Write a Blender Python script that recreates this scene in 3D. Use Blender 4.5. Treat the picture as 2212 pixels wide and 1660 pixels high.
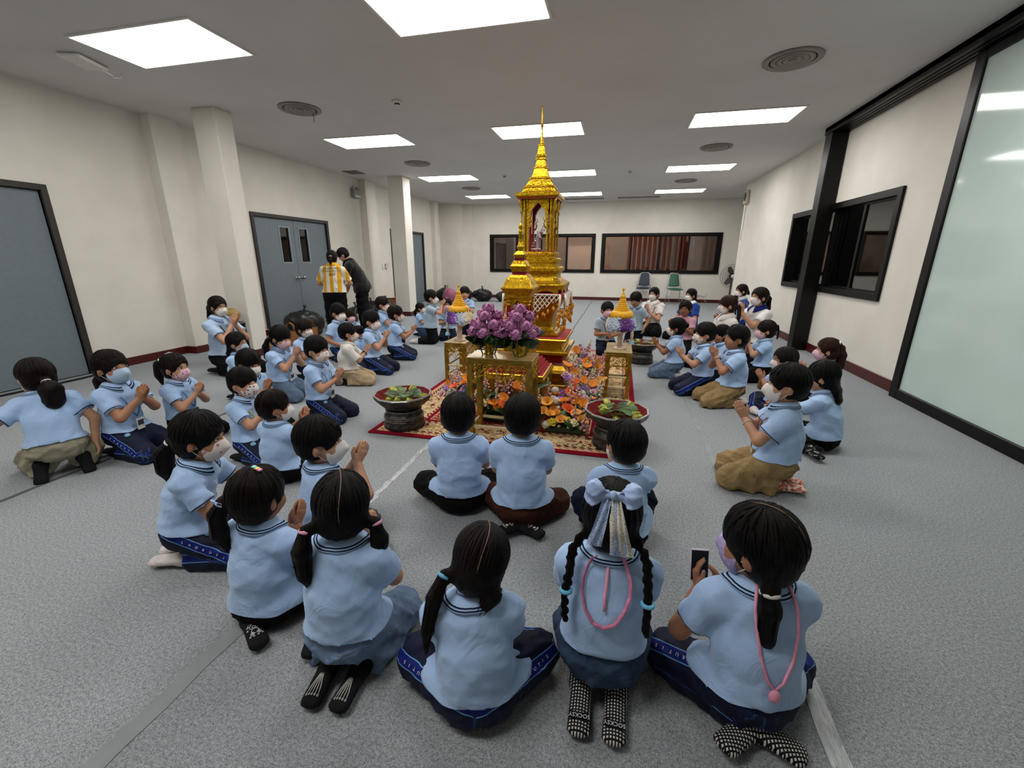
import bpy, bmesh, math, random
import numpy as np
from mathutils import Vector, Matrix
random.seed(7); np.random.seed(7)
for o in list(bpy.data.objects): bpy.data.objects.remove(o, do_unlink=True)
SC = bpy.context.scene
COL = SC.collection
PI = math.pi

# ------------------------------------------------------------------ camera
CAM_H = 1.305
def make_camera():
    t, y, r = math.radians(16.38), math.radians(13.66), math.radians(0.2)
    fw = Vector((-math.sin(y)*math.cos(t), math.cos(y)*math.cos(t), -math.sin(t)))
    rt = Vector((math.cos(y), math.sin(y), 0)); up = rt.cross(fw)
    rt2 = rt*math.cos(r) + up*math.sin(r); up2 = rt2.cross(fw)
    cd = bpy.data.cameras.new('camera'); cam = bpy.data.objects.new('camera', cd)
    COL.objects.link(cam)
    cd.sensor_width = 36.0; cd.lens = 925.5/2212*36.0
    cd.clip_start = 0.05; cd.clip_end = 100
    m = Matrix((rt2, up2, -fw)).transposed().to_4x4(); m.translation = (0, 0, CAM_H)
    cam.matrix_world = m
    SC.camera = cam
make_camera()
# ------------------------------------------------------------------ world, exposure
w = bpy.data.worlds.new('world'); SC.world = w; w.use_nodes = True
w.node_tree.nodes['Background'].inputs[0].default_value = (.55, .6, .65, 1)
w.node_tree.nodes['Background'].inputs[1].default_value = 0.15
SC.view_settings.view_transform = 'Standard'; SC.view_settings.look = 'None'
SC.view_settings.exposure = 0.0; SC.view_settings.gamma = 1.0
SC.view_settings.use_curve_mapping = False
LIGHT_STRENGTH = 17.0        # the ceiling panels are the room's only lamps

# ------------------------------------------------------------------ helpers
def lin(h):
    if isinstance(h, (tuple, list)): return tuple(h[:3]) + (1,)
    h = h.lstrip('#'); c = [int(h[i:i+2], 16)/255 for i in (0, 2, 4)]
    return tuple((x/12.92 if x <= .04045 else ((x+.055)/1.055)**2.4) for x in c) + (1,)

MATS = {}
class NT:
    """thin wrapper that builds shader nodes"""
    def __init__(s, name):
        s.m = bpy.data.materials.new(name); s.m.use_nodes = True
        s.t = s.m.node_tree; s.t.nodes.clear()
        s.out = s.n('ShaderNodeOutputMaterial')
    def n(s, typ, **kw):
        nd = s.t.nodes.new(typ)
        for k, v in kw.items(): setattr(nd, k, v)
        return nd
    def l(s, a, b): s.t.links.new(a, b)
    def put(s, sock, v):
        if isinstance(v, bpy.types.NodeSocket): s.l(v, sock)
        elif v is not None: sock.default_value = v
    def bsdf(s, color, rough=.6, metal=0., spec=.5, **kw):
        b = s.n('ShaderNodeBsdfPrincipled')
        s.put(b.inputs['Base Color'], lin(color) if isinstance(color, (str, tuple, list)) else color)
        s.put(b.inputs['Roughness'], rough); s.put(b.inputs['Metallic'], metal)
        s.put(b.inputs['Specular IOR Level'], spec)
        for k, v in kw.items(): s.put(b.inputs[k], v)
        s.l(b.outputs[0], s.out.inputs[0]); return b
    def coord(s, which='Object'):
        return s.n('ShaderNodeTexCoord').outputs[which]
    def attr(s, name, out='Fac'):
        return s.n('ShaderNodeAttribute', attribute_name=name).outputs[out]
    def mapping(s, vec, scale=(1,1,1), loc=(0,0,0), rot=(0,0,0)):
        m = s.n('ShaderNodeMapping'); s.l(vec, m.inputs[0])
        m.inputs['Scale'].default_value = scale; m.inputs['Location'].default_value = loc
        m.inputs['Rotation'].default_value = rot; return m.outputs[0]
    def noise(s, vec=None, scale=5, detail=3, rough=.55, dist=0.):
        n = s.n('ShaderNodeTexNoise')
        if vec is not None: s.l(vec, n.inputs['Vector'])
        n.inputs['Scale'].default_value = scale; n.inputs['Detail'].default_value = detail
        n.inputs['Roughness'].default_value = rough; n.inputs['Distortion'].default_value = dist
        return n.outputs[0]
    def ramp(s, fac, stops, interp='LINEAR'):
        r = s.n('ShaderNodeValToRGB'); s.l(fac, r.inputs[0]); cr = r.color_ramp
        cr.interpolation = interp
        while len(cr.elements) < len(stops): cr.elements.new(.5)
        for e, (p, c) in zip(cr.elements, stops):
            e.position = p; e.color = lin(c)
        return r.outputs[0]
    def math(s, op, a, b=None, c=None, clamp=False):
        m = s.n('ShaderNodeMath', operation=op, use_clamp=clamp)
        for i, v in enumerate((a, b, c)):
            if v is not None: s.put(m.inputs[i], v)
        return m.outputs[0]
    def mix(s, fac, a, b, blend='MIX'):
        m = s.n('ShaderNodeMix', data_type='RGBA', blend_type=blend)
        s.put(m.inputs[0], fac)
        s.put(m.inputs[6], lin(a) if isinstance(a, (str, tuple)) else a)
        s.put(m.inputs[7], lin(b) if isinstance(b, (str, tuple)) else b)
        return m.outputs[2]
    def band(s, v, lo, hi):
        return s.math('MULTIPLY', s.math('GREATER_THAN', v, lo), s.math('LESS_THAN', v, hi))
    def bump(s, b, height, strength=.3, dist=.01):
        n = s.n('ShaderNodeBump'); n.inputs['Strength'].default_value = strength
        n.inputs['Distance'].default_value = dist
        s.l(height, n.inputs['Height']); s.l(n.outputs[0], b.inputs['Normal'])
    def sep(s, vec):
        n = s.n('ShaderNodeSeparateXYZ'); s.l(vec, n.inputs[0]); return n.outputs

def simple(name, color, rough=.6, metal=0., spec=.5, nscale=0, namt=.12, bump=0, bdist=.003, **kw):
    """plain procedural material: colour, a little noise variation, fine relief"""
    if name in MATS: return MATS[name]
    t = NT(name)
    co = t.coord()
    if nscale:
        nz = t.noise(co, nscale, 4)
        c = lin(color)
        d = tuple(max(0, x*(1-namt)) for x in c[:3]); e = tuple(min(1, x*(1+namt)) for x in c[:3])
        colr = t.ramp(nz, [(.3, d), (.7, e)])
        b = t.bsdf(colr, rough, metal, spec, **kw)
        if bump: t.bump(b, nz, bump, bdist)
    else:
        b = t.bsdf(color, rough, metal, spec, **kw)
    MATS[name] = t.m
    return t.m

def link(o, parent=None):
    COL.objects.link(o)
    if parent is not None: o.parent = parent
    return o
def tag(o, label=None, cat=None, group=None, kind=None):
    if label: o['label'] = label
    if cat: o['category'] = cat
    if group: o['group'] = group
    if kind: o['kind'] = kind
    return o
def thing(name, label, cat, loc=(0,0,0), rz=0, group=None):
    o = bpy.data.objects.new(name, None); o.empty_display_size = .05
    o.location = loc; o.rotation_euler = (0, 0, rz)
    link(o); return tag(o, label, cat, group)
def struct(name, loc=(0,0,0)):
    o = bpy.data.objects.new(name, None); o.location = loc
    link(o); o['kind'] = 'structure'; return o
def copy_tree(o, parent=None):
    c = o.copy(); COL.objects.link(c); c.parent = parent
    for ch in o.children: copy_tree(ch, c)
    return c

def mesh_np(name, V, F, mats, parent=None, smooth=True, attrs=None, midx=None):
    """object from numpy arrays; F (n,4) quads or list of polygons"""
    me = bpy.data.meshes.new(name)
    V = np.asarray(V, np.float32)
    if isinstance(F, np.ndarray):
        n, k = F.shape
        me.vertices.add(len(V)); me.vertices.foreach_set('co', V.ravel())
        me.loops.add(n*k); me.loops.foreach_set('vertex_index', F.astype(np.int32).ravel())
        me.polygons.add(n)
        me.polygons.foreach_set('loop_start', np.arange(0, n*k, k, dtype=np.int32))
        me.update(calc_edges=True)
    else:
        me.from_pydata([tuple(v) for v in V], [], F)
    if smooth: me.polygons.foreach_set('use_smooth', np.ones(len(me.polygons), dtype=bool))
    if midx is not None: me.polygons.foreach_set('material_index', np.asarray(midx, np.int32))
    for m in (mats if isinstance(mats, (list, tuple)) else [mats]): me.materials.append(m)
    if attrs:
        for k, v in attrs.items():
            a = me.attributes.new(k, 'FLOAT', 'POINT'); a.data.foreach_set('value', np.asarray(v, np.float32))
    me.update()
    o = bpy.data.objects.new(name, me); return link(o, parent)

class MB:
    """collects shapes, builds ONE mesh object"""
    def __init__(s): s.v = []; s.f = []; s.sm = []; s.mi = []; s.cur = 0
    def add(s, vs, fs, smooth=False):
        b = len(s.v); s.v += [tuple(v) for v in vs]
        s.f += [tuple(i+b for i in f) for f in fs]; s.sm += [smooth]*len(fs); s.mi += [s.cur]*len(fs); return s
    def box(s, lo, hi, bev=0.):
        x0,y0,z0 = lo; x1,y1,z1 = hi
        if bev <= 0:
            vs = [(x0,y0,z0),(x1,y0,z0),(x1,y1,z0),(x0,y1,z0),(x0,y0,z1),(x1,y0,z1),(x1,y1,z1),(x0,y1,z1)]
            return s.add(vs, [(0,3,2,1),(4,5,6,7),(0,1,5,4),(1,2,6,5),(2,3,7,6),(3,0,4,7)])
        b = min(bev, .45*min(x1-x0, y1-y0, z1-z0))
        def ring(i, z): return [(x0+i,y0+b,z),(x0+b,y0+i,z),(x1-b,y0+i,z),(x1-i,y0+b,z),(x1-i,y1-b,z),(x1-b,y1-i,z),(x0+b,y1-i,z),(x0+i,y1-b,z)]
        def ring2(z):
            return [(x0+b,y0+b,z),(x0+b,y0+b,z),(x1-b,y0+b,z),(x1-b,y0+b,z),(x1-b,y1-b,z),(x1-b,y1-b,z),(x0+b,y1-b,z),(x0+b,y1-b,z)]
        R = [ring2(z0), ring(0, z0+b), ring(0, z1-b), ring2(z1)]
        vs = sum(R, []); fs = []
        for k in range(3):
            for i in range(8):
                j = (i+1) % 8; fs.append((k*8+i, k*8+j, k*8+8+j, k*8+8+i))
        fs += [(7,6,5,4,3,2,1,0), tuple(range(24,32))]
        return s.add(vs, fs)
    def obox(s, c, sx, sy, sz, M):
        vs = []
        for z in (-sz/2, sz/2):
            for x, y in ((-sx/2,-sy/2),(sx/2,-sy/2),(sx/2,sy/2),(-sx/2,sy/2)):
                vs.append(tuple(Vector(c) + M @ Vector((x,y,z))))
        return s.add(vs, [(0,3,2,1),(4,5,6,7),(0,1,5,4),(1,2,6,5),(2,3,7,6),(3,0,4,7)])
    def tube(s, pts, r, n=8, cap=True, smooth=True, flat=1.0, closed=False):
        """sweep a circle (radius r or list) along pts; flat<1 squashes to ribbon"""
        pts = [Vector(p) for p in pts]; N = len(pts)
        rs = r if isinstance(r, (list, tuple)) else [r]*N
        ref = None; vs = []
        for i, p in enumerate(pts):
            if closed: t = pts[(i+1) % N]-pts[i-1]
            else: t = pts[min(i+1, N-1)]-pts[max(i-1, 0)]
            if t.length < 1e-9: t = Vector((0,0,1))
            t.normalize()
            if ref is None:
                ref = Vector((0,0,1)) if abs(t.z) < .9 else Vector((1,0,0))
            a = ref - t*ref.dot(t)
            if a.length < 1e-6: a = t.orthogonal()
            a.normalize(); ref = a; b = t.cross(a)
            for k in range(n):
                an = 2*PI*k/n; vs.append(p + a*math.cos(an)*rs[i]*flat + b*math.sin(an)*rs[i])
        fs = []
        for i in range(N if closed else N-1):
            j = (i+1) % N
            for k in range(n):
                l = (k+1) % n; fs.append((i*n+k, i*n+l, j*n+l, j*n+k))
        if cap and not closed: fs += [tuple(range(n-1,-1,-1)), tuple((N-1)*n+k for k in range(n))]
        return s.add(vs, fs, smooth)
    def lathe(s, prof, n=24, c=(0,0,0), cap=True, smooth=True, phase=0., sq=None):
        """prof: [(r,z)...]; sq: None round, else list of (ux,uy) unit outline"""
        out = sq or [(math.cos(2*PI*k/n+phase), math.sin(2*PI*k/n+phase)) for k in range(n)]
        n = len(out); vs = []; fs = []
        for r, z in prof:
            for ux, uy in out: vs.append((c[0]+ux*r, c[1]+uy*r, c[2]+z))
        for i in range(len(prof)-1):
            for k in range(n):
                l = (k+1) % n; fs.append((i*n+k, i*n+l, i*n+n+l, i*n+n+k))
        if cap: fs += [tuple(range(n-1,-1,-1)), tuple((len(prof)-1)*n+k for k in range(n))]
        return s.add(vs, fs, smooth)
    def ellipsoid(s, c, rx, ry, rz, n=12, m=8, M=None):
        vs = []; fs = []
        for i in range(m+1):
            th = PI*i/m
            for k in range(n):
                ph = 2*PI*k/n
                v = Vector((rx*math.sin(th)*math.cos(ph), ry*math.sin(th)*math.sin(ph), rz*math.cos(th)))
                if M is not None: v = M @ v
                vs.append(Vector(c)+v)
        for i in range(m):
            for k in range(n):
                l = (k+1) % n; fs.append((i*n+k, i*n+n+k, i*n+n+l, i*n+l))
        return s.add(vs, fs, True)
    def prism(s, pts, d, M=None, org=(0,0,0)):
        """extrude 2-D outline (x,y) by +-d/2 in z, transformed by M and org"""
        n = len(pts); vs = []
        for z in (-d/2, d/2):
            for x, y in pts:
                v = Vector((x,y,z)); v = M @ v if M is not None else v
                vs.append(Vector(org)+v)
        fs = [tuple(range(n-1,-1,-1)), tuple(range(n, 2*n))]
        for i in range(n):
            j = (i+1) % n; fs.append((i, j, n+j, n+i))
        return s.add(vs, fs)
    def build(s, name, mat, parent=None):
        me = bpy.data.meshes.new(name); me.from_pydata(s.v, [], s.f)
        me.polygons.foreach_set('use_smooth', s.sm); me.polygons.foreach_set('material_index', s.mi)
        for m in (mat if isinstance(mat, (list, tuple)) else [mat]): me.materials.append(m)
        me.update()
        o = bpy.data.objects.new(name, me); return link(o, parent)
def inst(o, parent, loc=(0,0,0), rot=(0,0,0), scale=(1,1,1)):
    c = bpy.data.objects.new(o.name.split('.')[0], o.data); link(c, parent)
    c.location = loc; c.rotation_euler = rot; c.scale = scale; return c
def text_mesh(s, size, name, mat, parent=None, extrude=.0004, align='CENTER'):
    """flat lettering turned into a mesh in the xy plane"""
    cu = bpy.data.curves.new('lettering', 'FONT'); cu.body = s; cu.size = size
    cu.align_x = align; cu.align_y = 'CENTER'; cu.extrude = extrude; cu.resolution_u = 2
    ob = bpy.data.objects.new('lettering', cu); COL.objects.link(ob)
    bpy.context.view_layer.update()
    dg = bpy.context.evaluated_depsgraph_get()
    me = bpy.data.meshes.new_from_object(ob.evaluated_get(dg))
    bpy.data.objects.remove(ob); bpy.data.curves.remove(cu)
    me.name = name; me.materials.clear(); me.materials.append(mat)
    return link(bpy.data.objects.new(name, me), parent)
# ================================================================== room shell
XL, XR, YB, ZC, YF = -5.87, 2.777, 14.436, 2.99, -3.2
def m_carpet():
    t = NT('carpet_grey'); co = t.coord()
    n1 = t.noise(t.mapping(co, (1,1,1)), 260, 2, .7); n2 = t.noise(co, 95, 4, .7); n3 = t.noise(co, 1.3, 3)
    c1 = t.ramp(n1, [(.38, '#505558'), (.63, '#bdc1c4')])
    c2 = t.ramp(n2, [(.36, '#6a6f72'), (.64, '#b6babd')])
    c = t.mix(.5, c1, c2); c = t.mix(t.math('MULTIPLY', n3, .16), c, '#5f666a')
    b = t.bsdf(c, .95, spec=.1); t.bump(b, t.math('ADD', n1, n2), .5, .004); return t.m
def m_wall():
    t = NT('wall_paint'); co = t.coord(); n = t.noise(co, 2.2, 4); f = t.noise(co, 160, 2)
    b = t.bsdf(t.ramp(n, [(.3, '#d8d3c9'), (.7, '#e2ddd4')]), .75, spec=.25); t.bump(b, f, .08, .002); return t.m
def m_ceil():
    t = NT('ceiling_paint'); co = t.coord(); n = t.noise(co, 1.1, 3)
    t.bsdf(t.ramp(n, [(.3, '#cfccc9'), (.7, '#d6d3d0')]), .9, spec=.1); return t.m
M_CARPET, M_WALL, M_CEIL = m_carpet(), m_wall(), m_ceil()
M_BASE = simple('baseboard_maroon', '#4a1210', .4, nscale=30)
M_BLACK = simple('black_frame', '#080706', .4, spec=.25, nscale=40)
M_DFRAME = simple('door_frame_dark', '#2a2622', .45, nscale=30)
M_DOOR = simple('door_grey', '#6d7880', .5, nscale=18, namt=.05)
M_STEEL = simple('brushed_steel', '#b8b8b8', .3, 1.)
M_WHITEP = simple('white_plastic', '#dcdad4', .45, nscale=20, namt=.04)

def sbox(name, lo, hi, mat, kind='structure', parent=None, bev=0):
    o = MB().box(lo, hi, bev).build(name, mat, parent)
    if parent is None: o['kind'] = kind
    return o
sbox('floor', (XL-.2, YF-.2, -.12), (6.4, YB+3.2, 0), M_CARPET)
sbox('ceiling', (XL-.2, YF-.2, ZC), (6.4, YB+3.2, ZC+.15), M_CEIL)

def holed(name, axis, pos, thick, a0, a1, holes, mat):
    """wall slab in plane axis=pos with rectangular holes [(a0,a1,z0,z1)]"""
    mb = MB(); cuts = sorted(holes)
    def put(u0, u1, z0, z1):
        if u1-u0 < 1e-4 or z1-z0 < 1e-4: return
        lo, hi = ((pos, u0, z0), (pos+thick, u1, z1)) if axis == 'x' else ((u0, pos, z0), (u1, pos+thick, z1))
        mb.box(tuple(min(a,b) for a,b in zip(lo,hi)), tuple(max(a,b) for a,b in zip(lo,hi)))
    u = a0
    for h0, h1, z0, z1 in cuts:
        put(u, h0, 0, ZC); put(h0, h1, 0, z0); put(h0, h1, z1, ZC); u = h1
    put(u, a1, 0, ZC)
    o = mb.build(name, mat); o['kind'] = 'structure'; return o
W1 = (-4.26, -.833, .881, 2.033); W2 = (-.604, 2.849, .881, 2.033); W3 = (5.59, 8.565, .883, 2.008)
D1 = (2.3, 3.50, 0, 1.96); D2 = (6.24, 8.08, 0, 1.955); D3 = (10.75, 12.62, 0, 1.97)
holed('wall_left', 'x', XL, -.16, YF, YB, [D1, D2, D3], M_WALL)
holed('wall_back', 'y', YB, .16, XL, 6.2, [W1, W2], M_WALL)
holed('wall_right', 'x', XR, .16, 4.86, 12.05, [W3], M_WALL)
sbox('wall_recess', (XR+.16, 11.89, 0), (6.2, 12.05, ZC), M_WALL)
sbox('wall_recess_side', (4.6, 12.05, 0), (4.75, YB, ZC), M_WALL)
sbox('wall_front', (XL-.16, YF-.16, 0), (XR+.3, YF, ZC), M_WALL)
# rooms seen through the glass
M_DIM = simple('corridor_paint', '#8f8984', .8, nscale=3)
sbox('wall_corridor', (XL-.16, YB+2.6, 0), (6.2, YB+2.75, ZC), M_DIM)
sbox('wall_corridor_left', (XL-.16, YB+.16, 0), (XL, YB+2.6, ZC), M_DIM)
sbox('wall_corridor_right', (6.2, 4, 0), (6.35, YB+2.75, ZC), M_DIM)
sbox('wall_side_room', (XR+.16, 3.9, 0), (6.2, 4.05, ZC), M_DIM)
# columns, pilasters
def column(x0, x1, y0, y1):
    o = struct('column', ((x0+x1)/2, (y0+y1)/2, 0))
    a, b = (x1-x0)/2, (y1-y0)/2
    MB().box((-a,-b,0), (a,b,ZC), .008).build('shaft', M_WALL, o)
    MB().box((-a-.012,-b-.012,0), (a+.012,b+.012,.1), .004).build('baseboard', M_BASE, o)
column(-5.06, -4.73, 4.70, 4.95)
column(-5.02, -4.66, 9.18, 9.52)
n_trim = 0
def pilaster(lo, hi):
    global n_trim; n_trim += 1
    sbox('trim_%d' % n_trim, lo, hi, M_WALL)
pilaster((XL, 4.70, 0), (XL+.16, 5.08, ZC)); pilaster((XL, 9.42, 0), (XL+.16, 9.85, ZC))
pilaster((XL, 13.3, 0), (XL+.14, 13.6, ZC)); pilaster((XL, YB-.42, 0), (-5.18, YB, ZC)); pilaster((-5.18, YB-.12, 0), (-4.86, YB, ZC))
# baseboards
def baseb(name, segs):
    mb = MB()
    for lo, hi in segs: mb.box(lo, hi, .004)
    o = mb.build(name, M_BASE); o['kind'] = 'structure'
t_, h_ = .014, .1
baseb('baseboard_left', [((XL, YF, 0), (XL+t_, 2.24, h_)), ((XL, 3.56, 0), (XL+t_, 4.70, h_)), ((XL, 4.686, 0), (XL+.16+t_, 5.094, h_)),
      ((XL, 5.09, 0), (XL+t_, 6.18, h_)), ((XL, 8.14, 0), (XL+t_, 9.41, h_)), ((XL, 9.406, 0), (XL+.16+t_, 9.864, h_)),
      ((XL, 9.86, 0), (XL+t_, 10.69, h_)), ((XL, 12.68, 0), (XL+t_, 13.29, h_)), ((XL, 13.286, 0), (XL+.14+t_, 13.614, h_)), ((XL, 13.61, 0), (XL+t_, YB-.42, h_))])
baseb('baseboard_back', [((-4.86, YB-t_, 0), (4.6, YB, h_)), ((-5.18, YB-.12-t_, 0), (-4.86+t_, YB-.12, h_)), ((XL, YB-.42-t_, 0), (-5.18+t_, YB-.42, h_))])
baseb('baseboard_right', [((XR-t_, 4.87, 0), (XR, 12.05+t_, h_+.02)), ((XR, 12.05, 0), (4.6, 12.05+t_, h_+.02))])
# doors -------------------------------------------------------------
def knob(parent, loc, sx=1):
    mb = MB(); mb.lathe([(.0,0),(.03,0),(.03,.008),(.012,.012),(.012,.03),(.024,.036),(.03,.05),(.024,.064),(0,.07)], 14)
    o = mb.build('door_knob', M_STEEL, parent); o.location = loc; o.rotation_euler = (0, PI/2*sx, 0); return o
def door_frame(mb, y0, y1, zt, w=.06):
    for a, b in ((y0-w, y0), (y1, y1+w)): mb.box((XL-.1, a, 0), (XL+.03, b, zt+w), .004)
    mb.box((XL-.1, y0, zt), (XL+.03, y1, zt+w), .004)
def make_door(n, d, leaves, glass=False):
    y0, y1, _, zt = d; o = struct('door_%d' % n, (0,0,0))
    mb = MB(); door_frame(mb, y0, y1, zt); mb.build('door_frame', M_DFRAME, o)
    k = leaves; wd = (y1-y0)/k
    for i in range(k):
        a, b = y0+i*wd+.004, y0+(i+1)*wd-.004
        if glass:
            g0, g1 = (b-.36, b-.12) if i == 0 else (a+.12, a+.36)
            mb = MB(); x0, x1 = XL-.06, XL-.015
            mb.box((x0,a,.012),(x1,g0,zt-.005)); mb.box((x0,g1,.012),(x1,b,zt-.005))
            mb.box((x0,g0,.012),(x1,g1,1.22)); mb.box((x0,g0,1.82),(x1,g1,zt-.005))
            lf = mb.build('door_leaf', M_DOOR, o)
            MB().box((XL-.045,g0,1.22),(XL-.035,g1,1.82)).build('pane', M_GLASS, lf)
            mb = MB()
            for u0,u1,v0,v1 in ((g0-.015,g0+.012,1.2,1.84),(g1-.012,g1+.015,1.2,1.84),(g0,g1,1.2,1.225),(g0,g1,1.815,1.84)):
                mb.box((XL-.018,u0,v0),(XL-.008,u1,v1))
            mb.build('pane_frame', M_DOOR_L, lf)
        else:
            lf = MB().box((XL-.06,a,.012),(XL-.015,b,zt-.005)).build('door_leaf', M_DOOR, o)
        if k == 2: knob(lf, (XL-.015, b-.07 if i == 0 else a+.07, .94))
        if k == 1: knob(lf, (XL-.015, a+.08, .95))
    return o
M_DOOR_L = simple('door_grey_trim', '#8a949a', .5, nscale=18, namt=.05)
def m_glass(name, tint, refl=.16, op=0.):
    t = NT(name); fr = t.n('ShaderNodeFresnel'); fr.inputs[0].default_value = 1.5
    tr = t.n('ShaderNodeBsdfTransparent'); tr.inputs[0].default_value = lin(tint)
    gl = t.n('ShaderNodeBsdfGlossy'); gl.inputs['Roughness'].default_value = .03
    mx = t.n('ShaderNodeMixShader'); t.l(t.math('ADD', t.math('MULTIPLY', fr.outputs[0], .9), refl), mx.inputs[0])
    t.l(tr.outputs[0], mx.inputs[1]); t.l(gl.outputs[0], mx.inputs[2]); t.l(mx.outputs[0], t.out.inputs[0]); return t.m
M_GLASS = m_glass('window_glass_smoked', '#b6aca6', .1)
make_door(1, D1, 1); make_door(2, D2, 2, True); make_door(3, D3, 2)
for n, d in ((2, D2), (3, D3), (1, D1)):   # dim lobby behind the leaves
    sbox('wall_lobby_%d' % n, (XL-1.2, d[0]-.3, 0), (XL-1.1, d[1]+.3, ZC), simple('lobby_brown', '#4a3a34', .8, nscale=4))
# windows -------------------------------------------------------------
def make_window(n, axis, pos, u0, u1, z0, z1, parts, inner):
    """frame, sliding sashes with their panes; axis 'y': wall_back, 'x': wall_right"""
    o = struct('window_%d' % n)
    def bx(mb, a0, a1, b0, b1, d0, d1):
        if axis == 'y': mb.box((a0, pos+d0, b0), (a1, pos+d1, b1))
        else: mb.box((pos+d0, a0, b0), (pos+d1, a1, b1))
    mb = MB(); f = .055
    for a in ((u0-.02, u0+f, z0-.02, z1+.02), (u1-f, u1+.02, z0-.02, z1+.02), (u0+f, u1-f, z0-.02, z0+f), (u0+f, u1-f, z1-f, z1+.02)):
        bx(mb, *a, -.03, .13)
    mb.build('window_frame', M_BLACK, o)
    for i, (a, b, fw, dp) in enumerate(parts):
        mb = MB()
        for q in ((a, a+fw, z0+f, z1-f), (b-fw, b, z0+f, z1-f), (a+fw, b-fw, z0+f, z0+f+fw*.5), (a+fw, b-fw, z1-f-fw*.5, z1-f)):
            bx(mb, *q, dp, dp+.04)
        s = mb.build('sash', M_BLACK, o)
        mb = MB(); bx(mb, a+fw, b-fw, z0+f+fw*.5, z1-f-fw*.5, dp+.016, dp+.022); mb.build('pane', M_GLASS, s)
def quarters(u0, u1, fw=(.05,.05,.05,.05)):
    u0 += .055; u1 -= .055; w = (u1-u0)/4
    return [(u0+i*w-.02*(i>0), u0+(i+1)*w+.02*(i<3), fw[i], (.02, .07)[i % 2]) for i in range(4)]
make_window(1, 'y', YB, *W1[:2], *W1[2:], quarters(W1[0], W1[1]), None)
make_window(2, 'y', YB, *W2[:2], *W2[2:], quarters(W2[0], W2[1]), None)
make_window(3, 'x', XR, *W3[:2], *W3[2:], quarters(W3[0], W3[1]), None)
# vertical blinds hanging behind window 2, panels behind windows 1 and 3
def m_blind():
    t = NT('blind_salmon'); n = t.noise(t.coord(), 10, 2); c = t.ramp(n, [(.3, '#c47a5c'), (.7, '#d48e70')])
    d = t.n('ShaderNodeBsdfDiffuse'); e = t.n('ShaderNodeBsdfTranslucent'); m = t.n('ShaderNodeMixShader'); m.inputs[0].default_value = .5
    t.l(c, d.inputs[0]); t.l(c, e.inputs[0]); t.l(d.outputs[0], m.inputs[1]); t.l(e.outputs[0], m.inputs[2]); t.l(m.outputs[0], t.out.inputs[0]); return t.m
M_BLIND = m_blind()
def blinds(x0, x1, y, step=.1, ang=.5, lab=''):
    b = thing('vertical_blind', lab, 'blind', ((x0+x1)/2, y, 0))
    MB().box((x0-(x0+x1)/2, -.03, 2.1), (x1-(x0+x1)/2, .03, ZC-.001)).build('head_rail', M_WHITEP, b)
    src = None; n = int((x1-x0)/step)
    for i in range(n+1):
        if src is None: src = MB().box((-.055, -.001, .03), (.055, .001, 2.1)).build('slat', M_BLIND, b); s = src
        else: s = inst(src, b)
        s.location = (x0+i*step-(x0+x1)/2, 0, 0); s.rotation_euler = (0, 0, ang + .1*math.sin(i*1.7))
blinds(.25, 2.95, YB+.26, .15, .15, 'salmon vertical blind hanging behind the right back window')
MBx = MB(); MBx.box((-2.0, YB+2.5, .9), (-.95, YB+2.58, 1.75)); o = MBx.build('whiteboard', simple('board_white', '#c9c4bd', .4, nscale=4)); tag(o, 'pale whiteboard on corridor wall seen through the left back window', 'whiteboard')
o = MB().box((-4.35, YB+2.48, 0), (-3.4, YB+2.58, 2.0)).build('corridor_door', simple('door_brown', '#5a4a48', .5, nscale=10)); tag(o, 'brown door in the corridor behind the left back window', 'door')
o = MB().box((4.6, 6.1, 0), (4.8, 6.75, ZC)).build('curtain_panel', simple('dark_green_cloth', '#28302c', .8, nscale=14)); tag(o, 'dark green panel standing behind the right side window', 'panel')
o = MB().box((6.08, 5.2, .85), (6.19, 9.6, 1.9)).build('dark_wall_panel', simple('dark_glass_panel', '#2b2422', .2, nscale=4)); tag(o, 'dark panel on the far wall behind the right side window', 'panel')
# sliding partition on the right ----------------------------------------
def m_frost():
    t = NT('frosted_glass_aqua'); n = t.noise(t.coord(), 2., 2)
    t.bsdf(t.ramp(n, [(.3, '#bdd1ca'), (.7, '#c4d6cf')]), .07, spec=.6); return t.m
part = struct('partition_track', (0,0,0))
mb = MB()
for a, b in ((2.56, 2.6), (2.615, 2.65), (2.665, 2.70), (2.715, 2.77)): mb.box((a, YF, ZC-.085), (b, 7.32, ZC))
mb.box((2.56, YF, ZC-.05), (2.77, 7.32, ZC)); mb.build('rail', M_BLACK, part)
post = MB().box((2.57, 7.12, 0), (2.765, 7.31, ZC-.085), .006).build('post', M_BLACK, part)
M_FROST = m_frost()
for k, (y1, y0) in enumerate(((4.86, 1.9), (1.88, -1.0))):
    o = struct('partition_door', (0, 0, 0)); x0, x1 = 2.69, 2.765
    mb = MB(); zt = ZC-.085
    mb.box((x0,y1-.11,0),(x1,y1,zt),.006); mb.box((x0,y0,0),(x1,y0+.11,zt),.006)
    mb.box((x0,y0+.11,0),(x1,y1-.11,.1),.006); mb.box((x0,y0+.11,zt-.07),(x1,y1-.11,zt),.006)
    mb.build('door_frame', M_BLACK, o)
    MB().box((x0+.02,y0+.105,.095),(x1-.02,y1-.105,zt-.065)).build('pane', M_FROST, o)
sbox('wall_right_near', (XR+.02, YF, 0), (XR+.16, 4.86, ZC), M_WALL)
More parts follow.
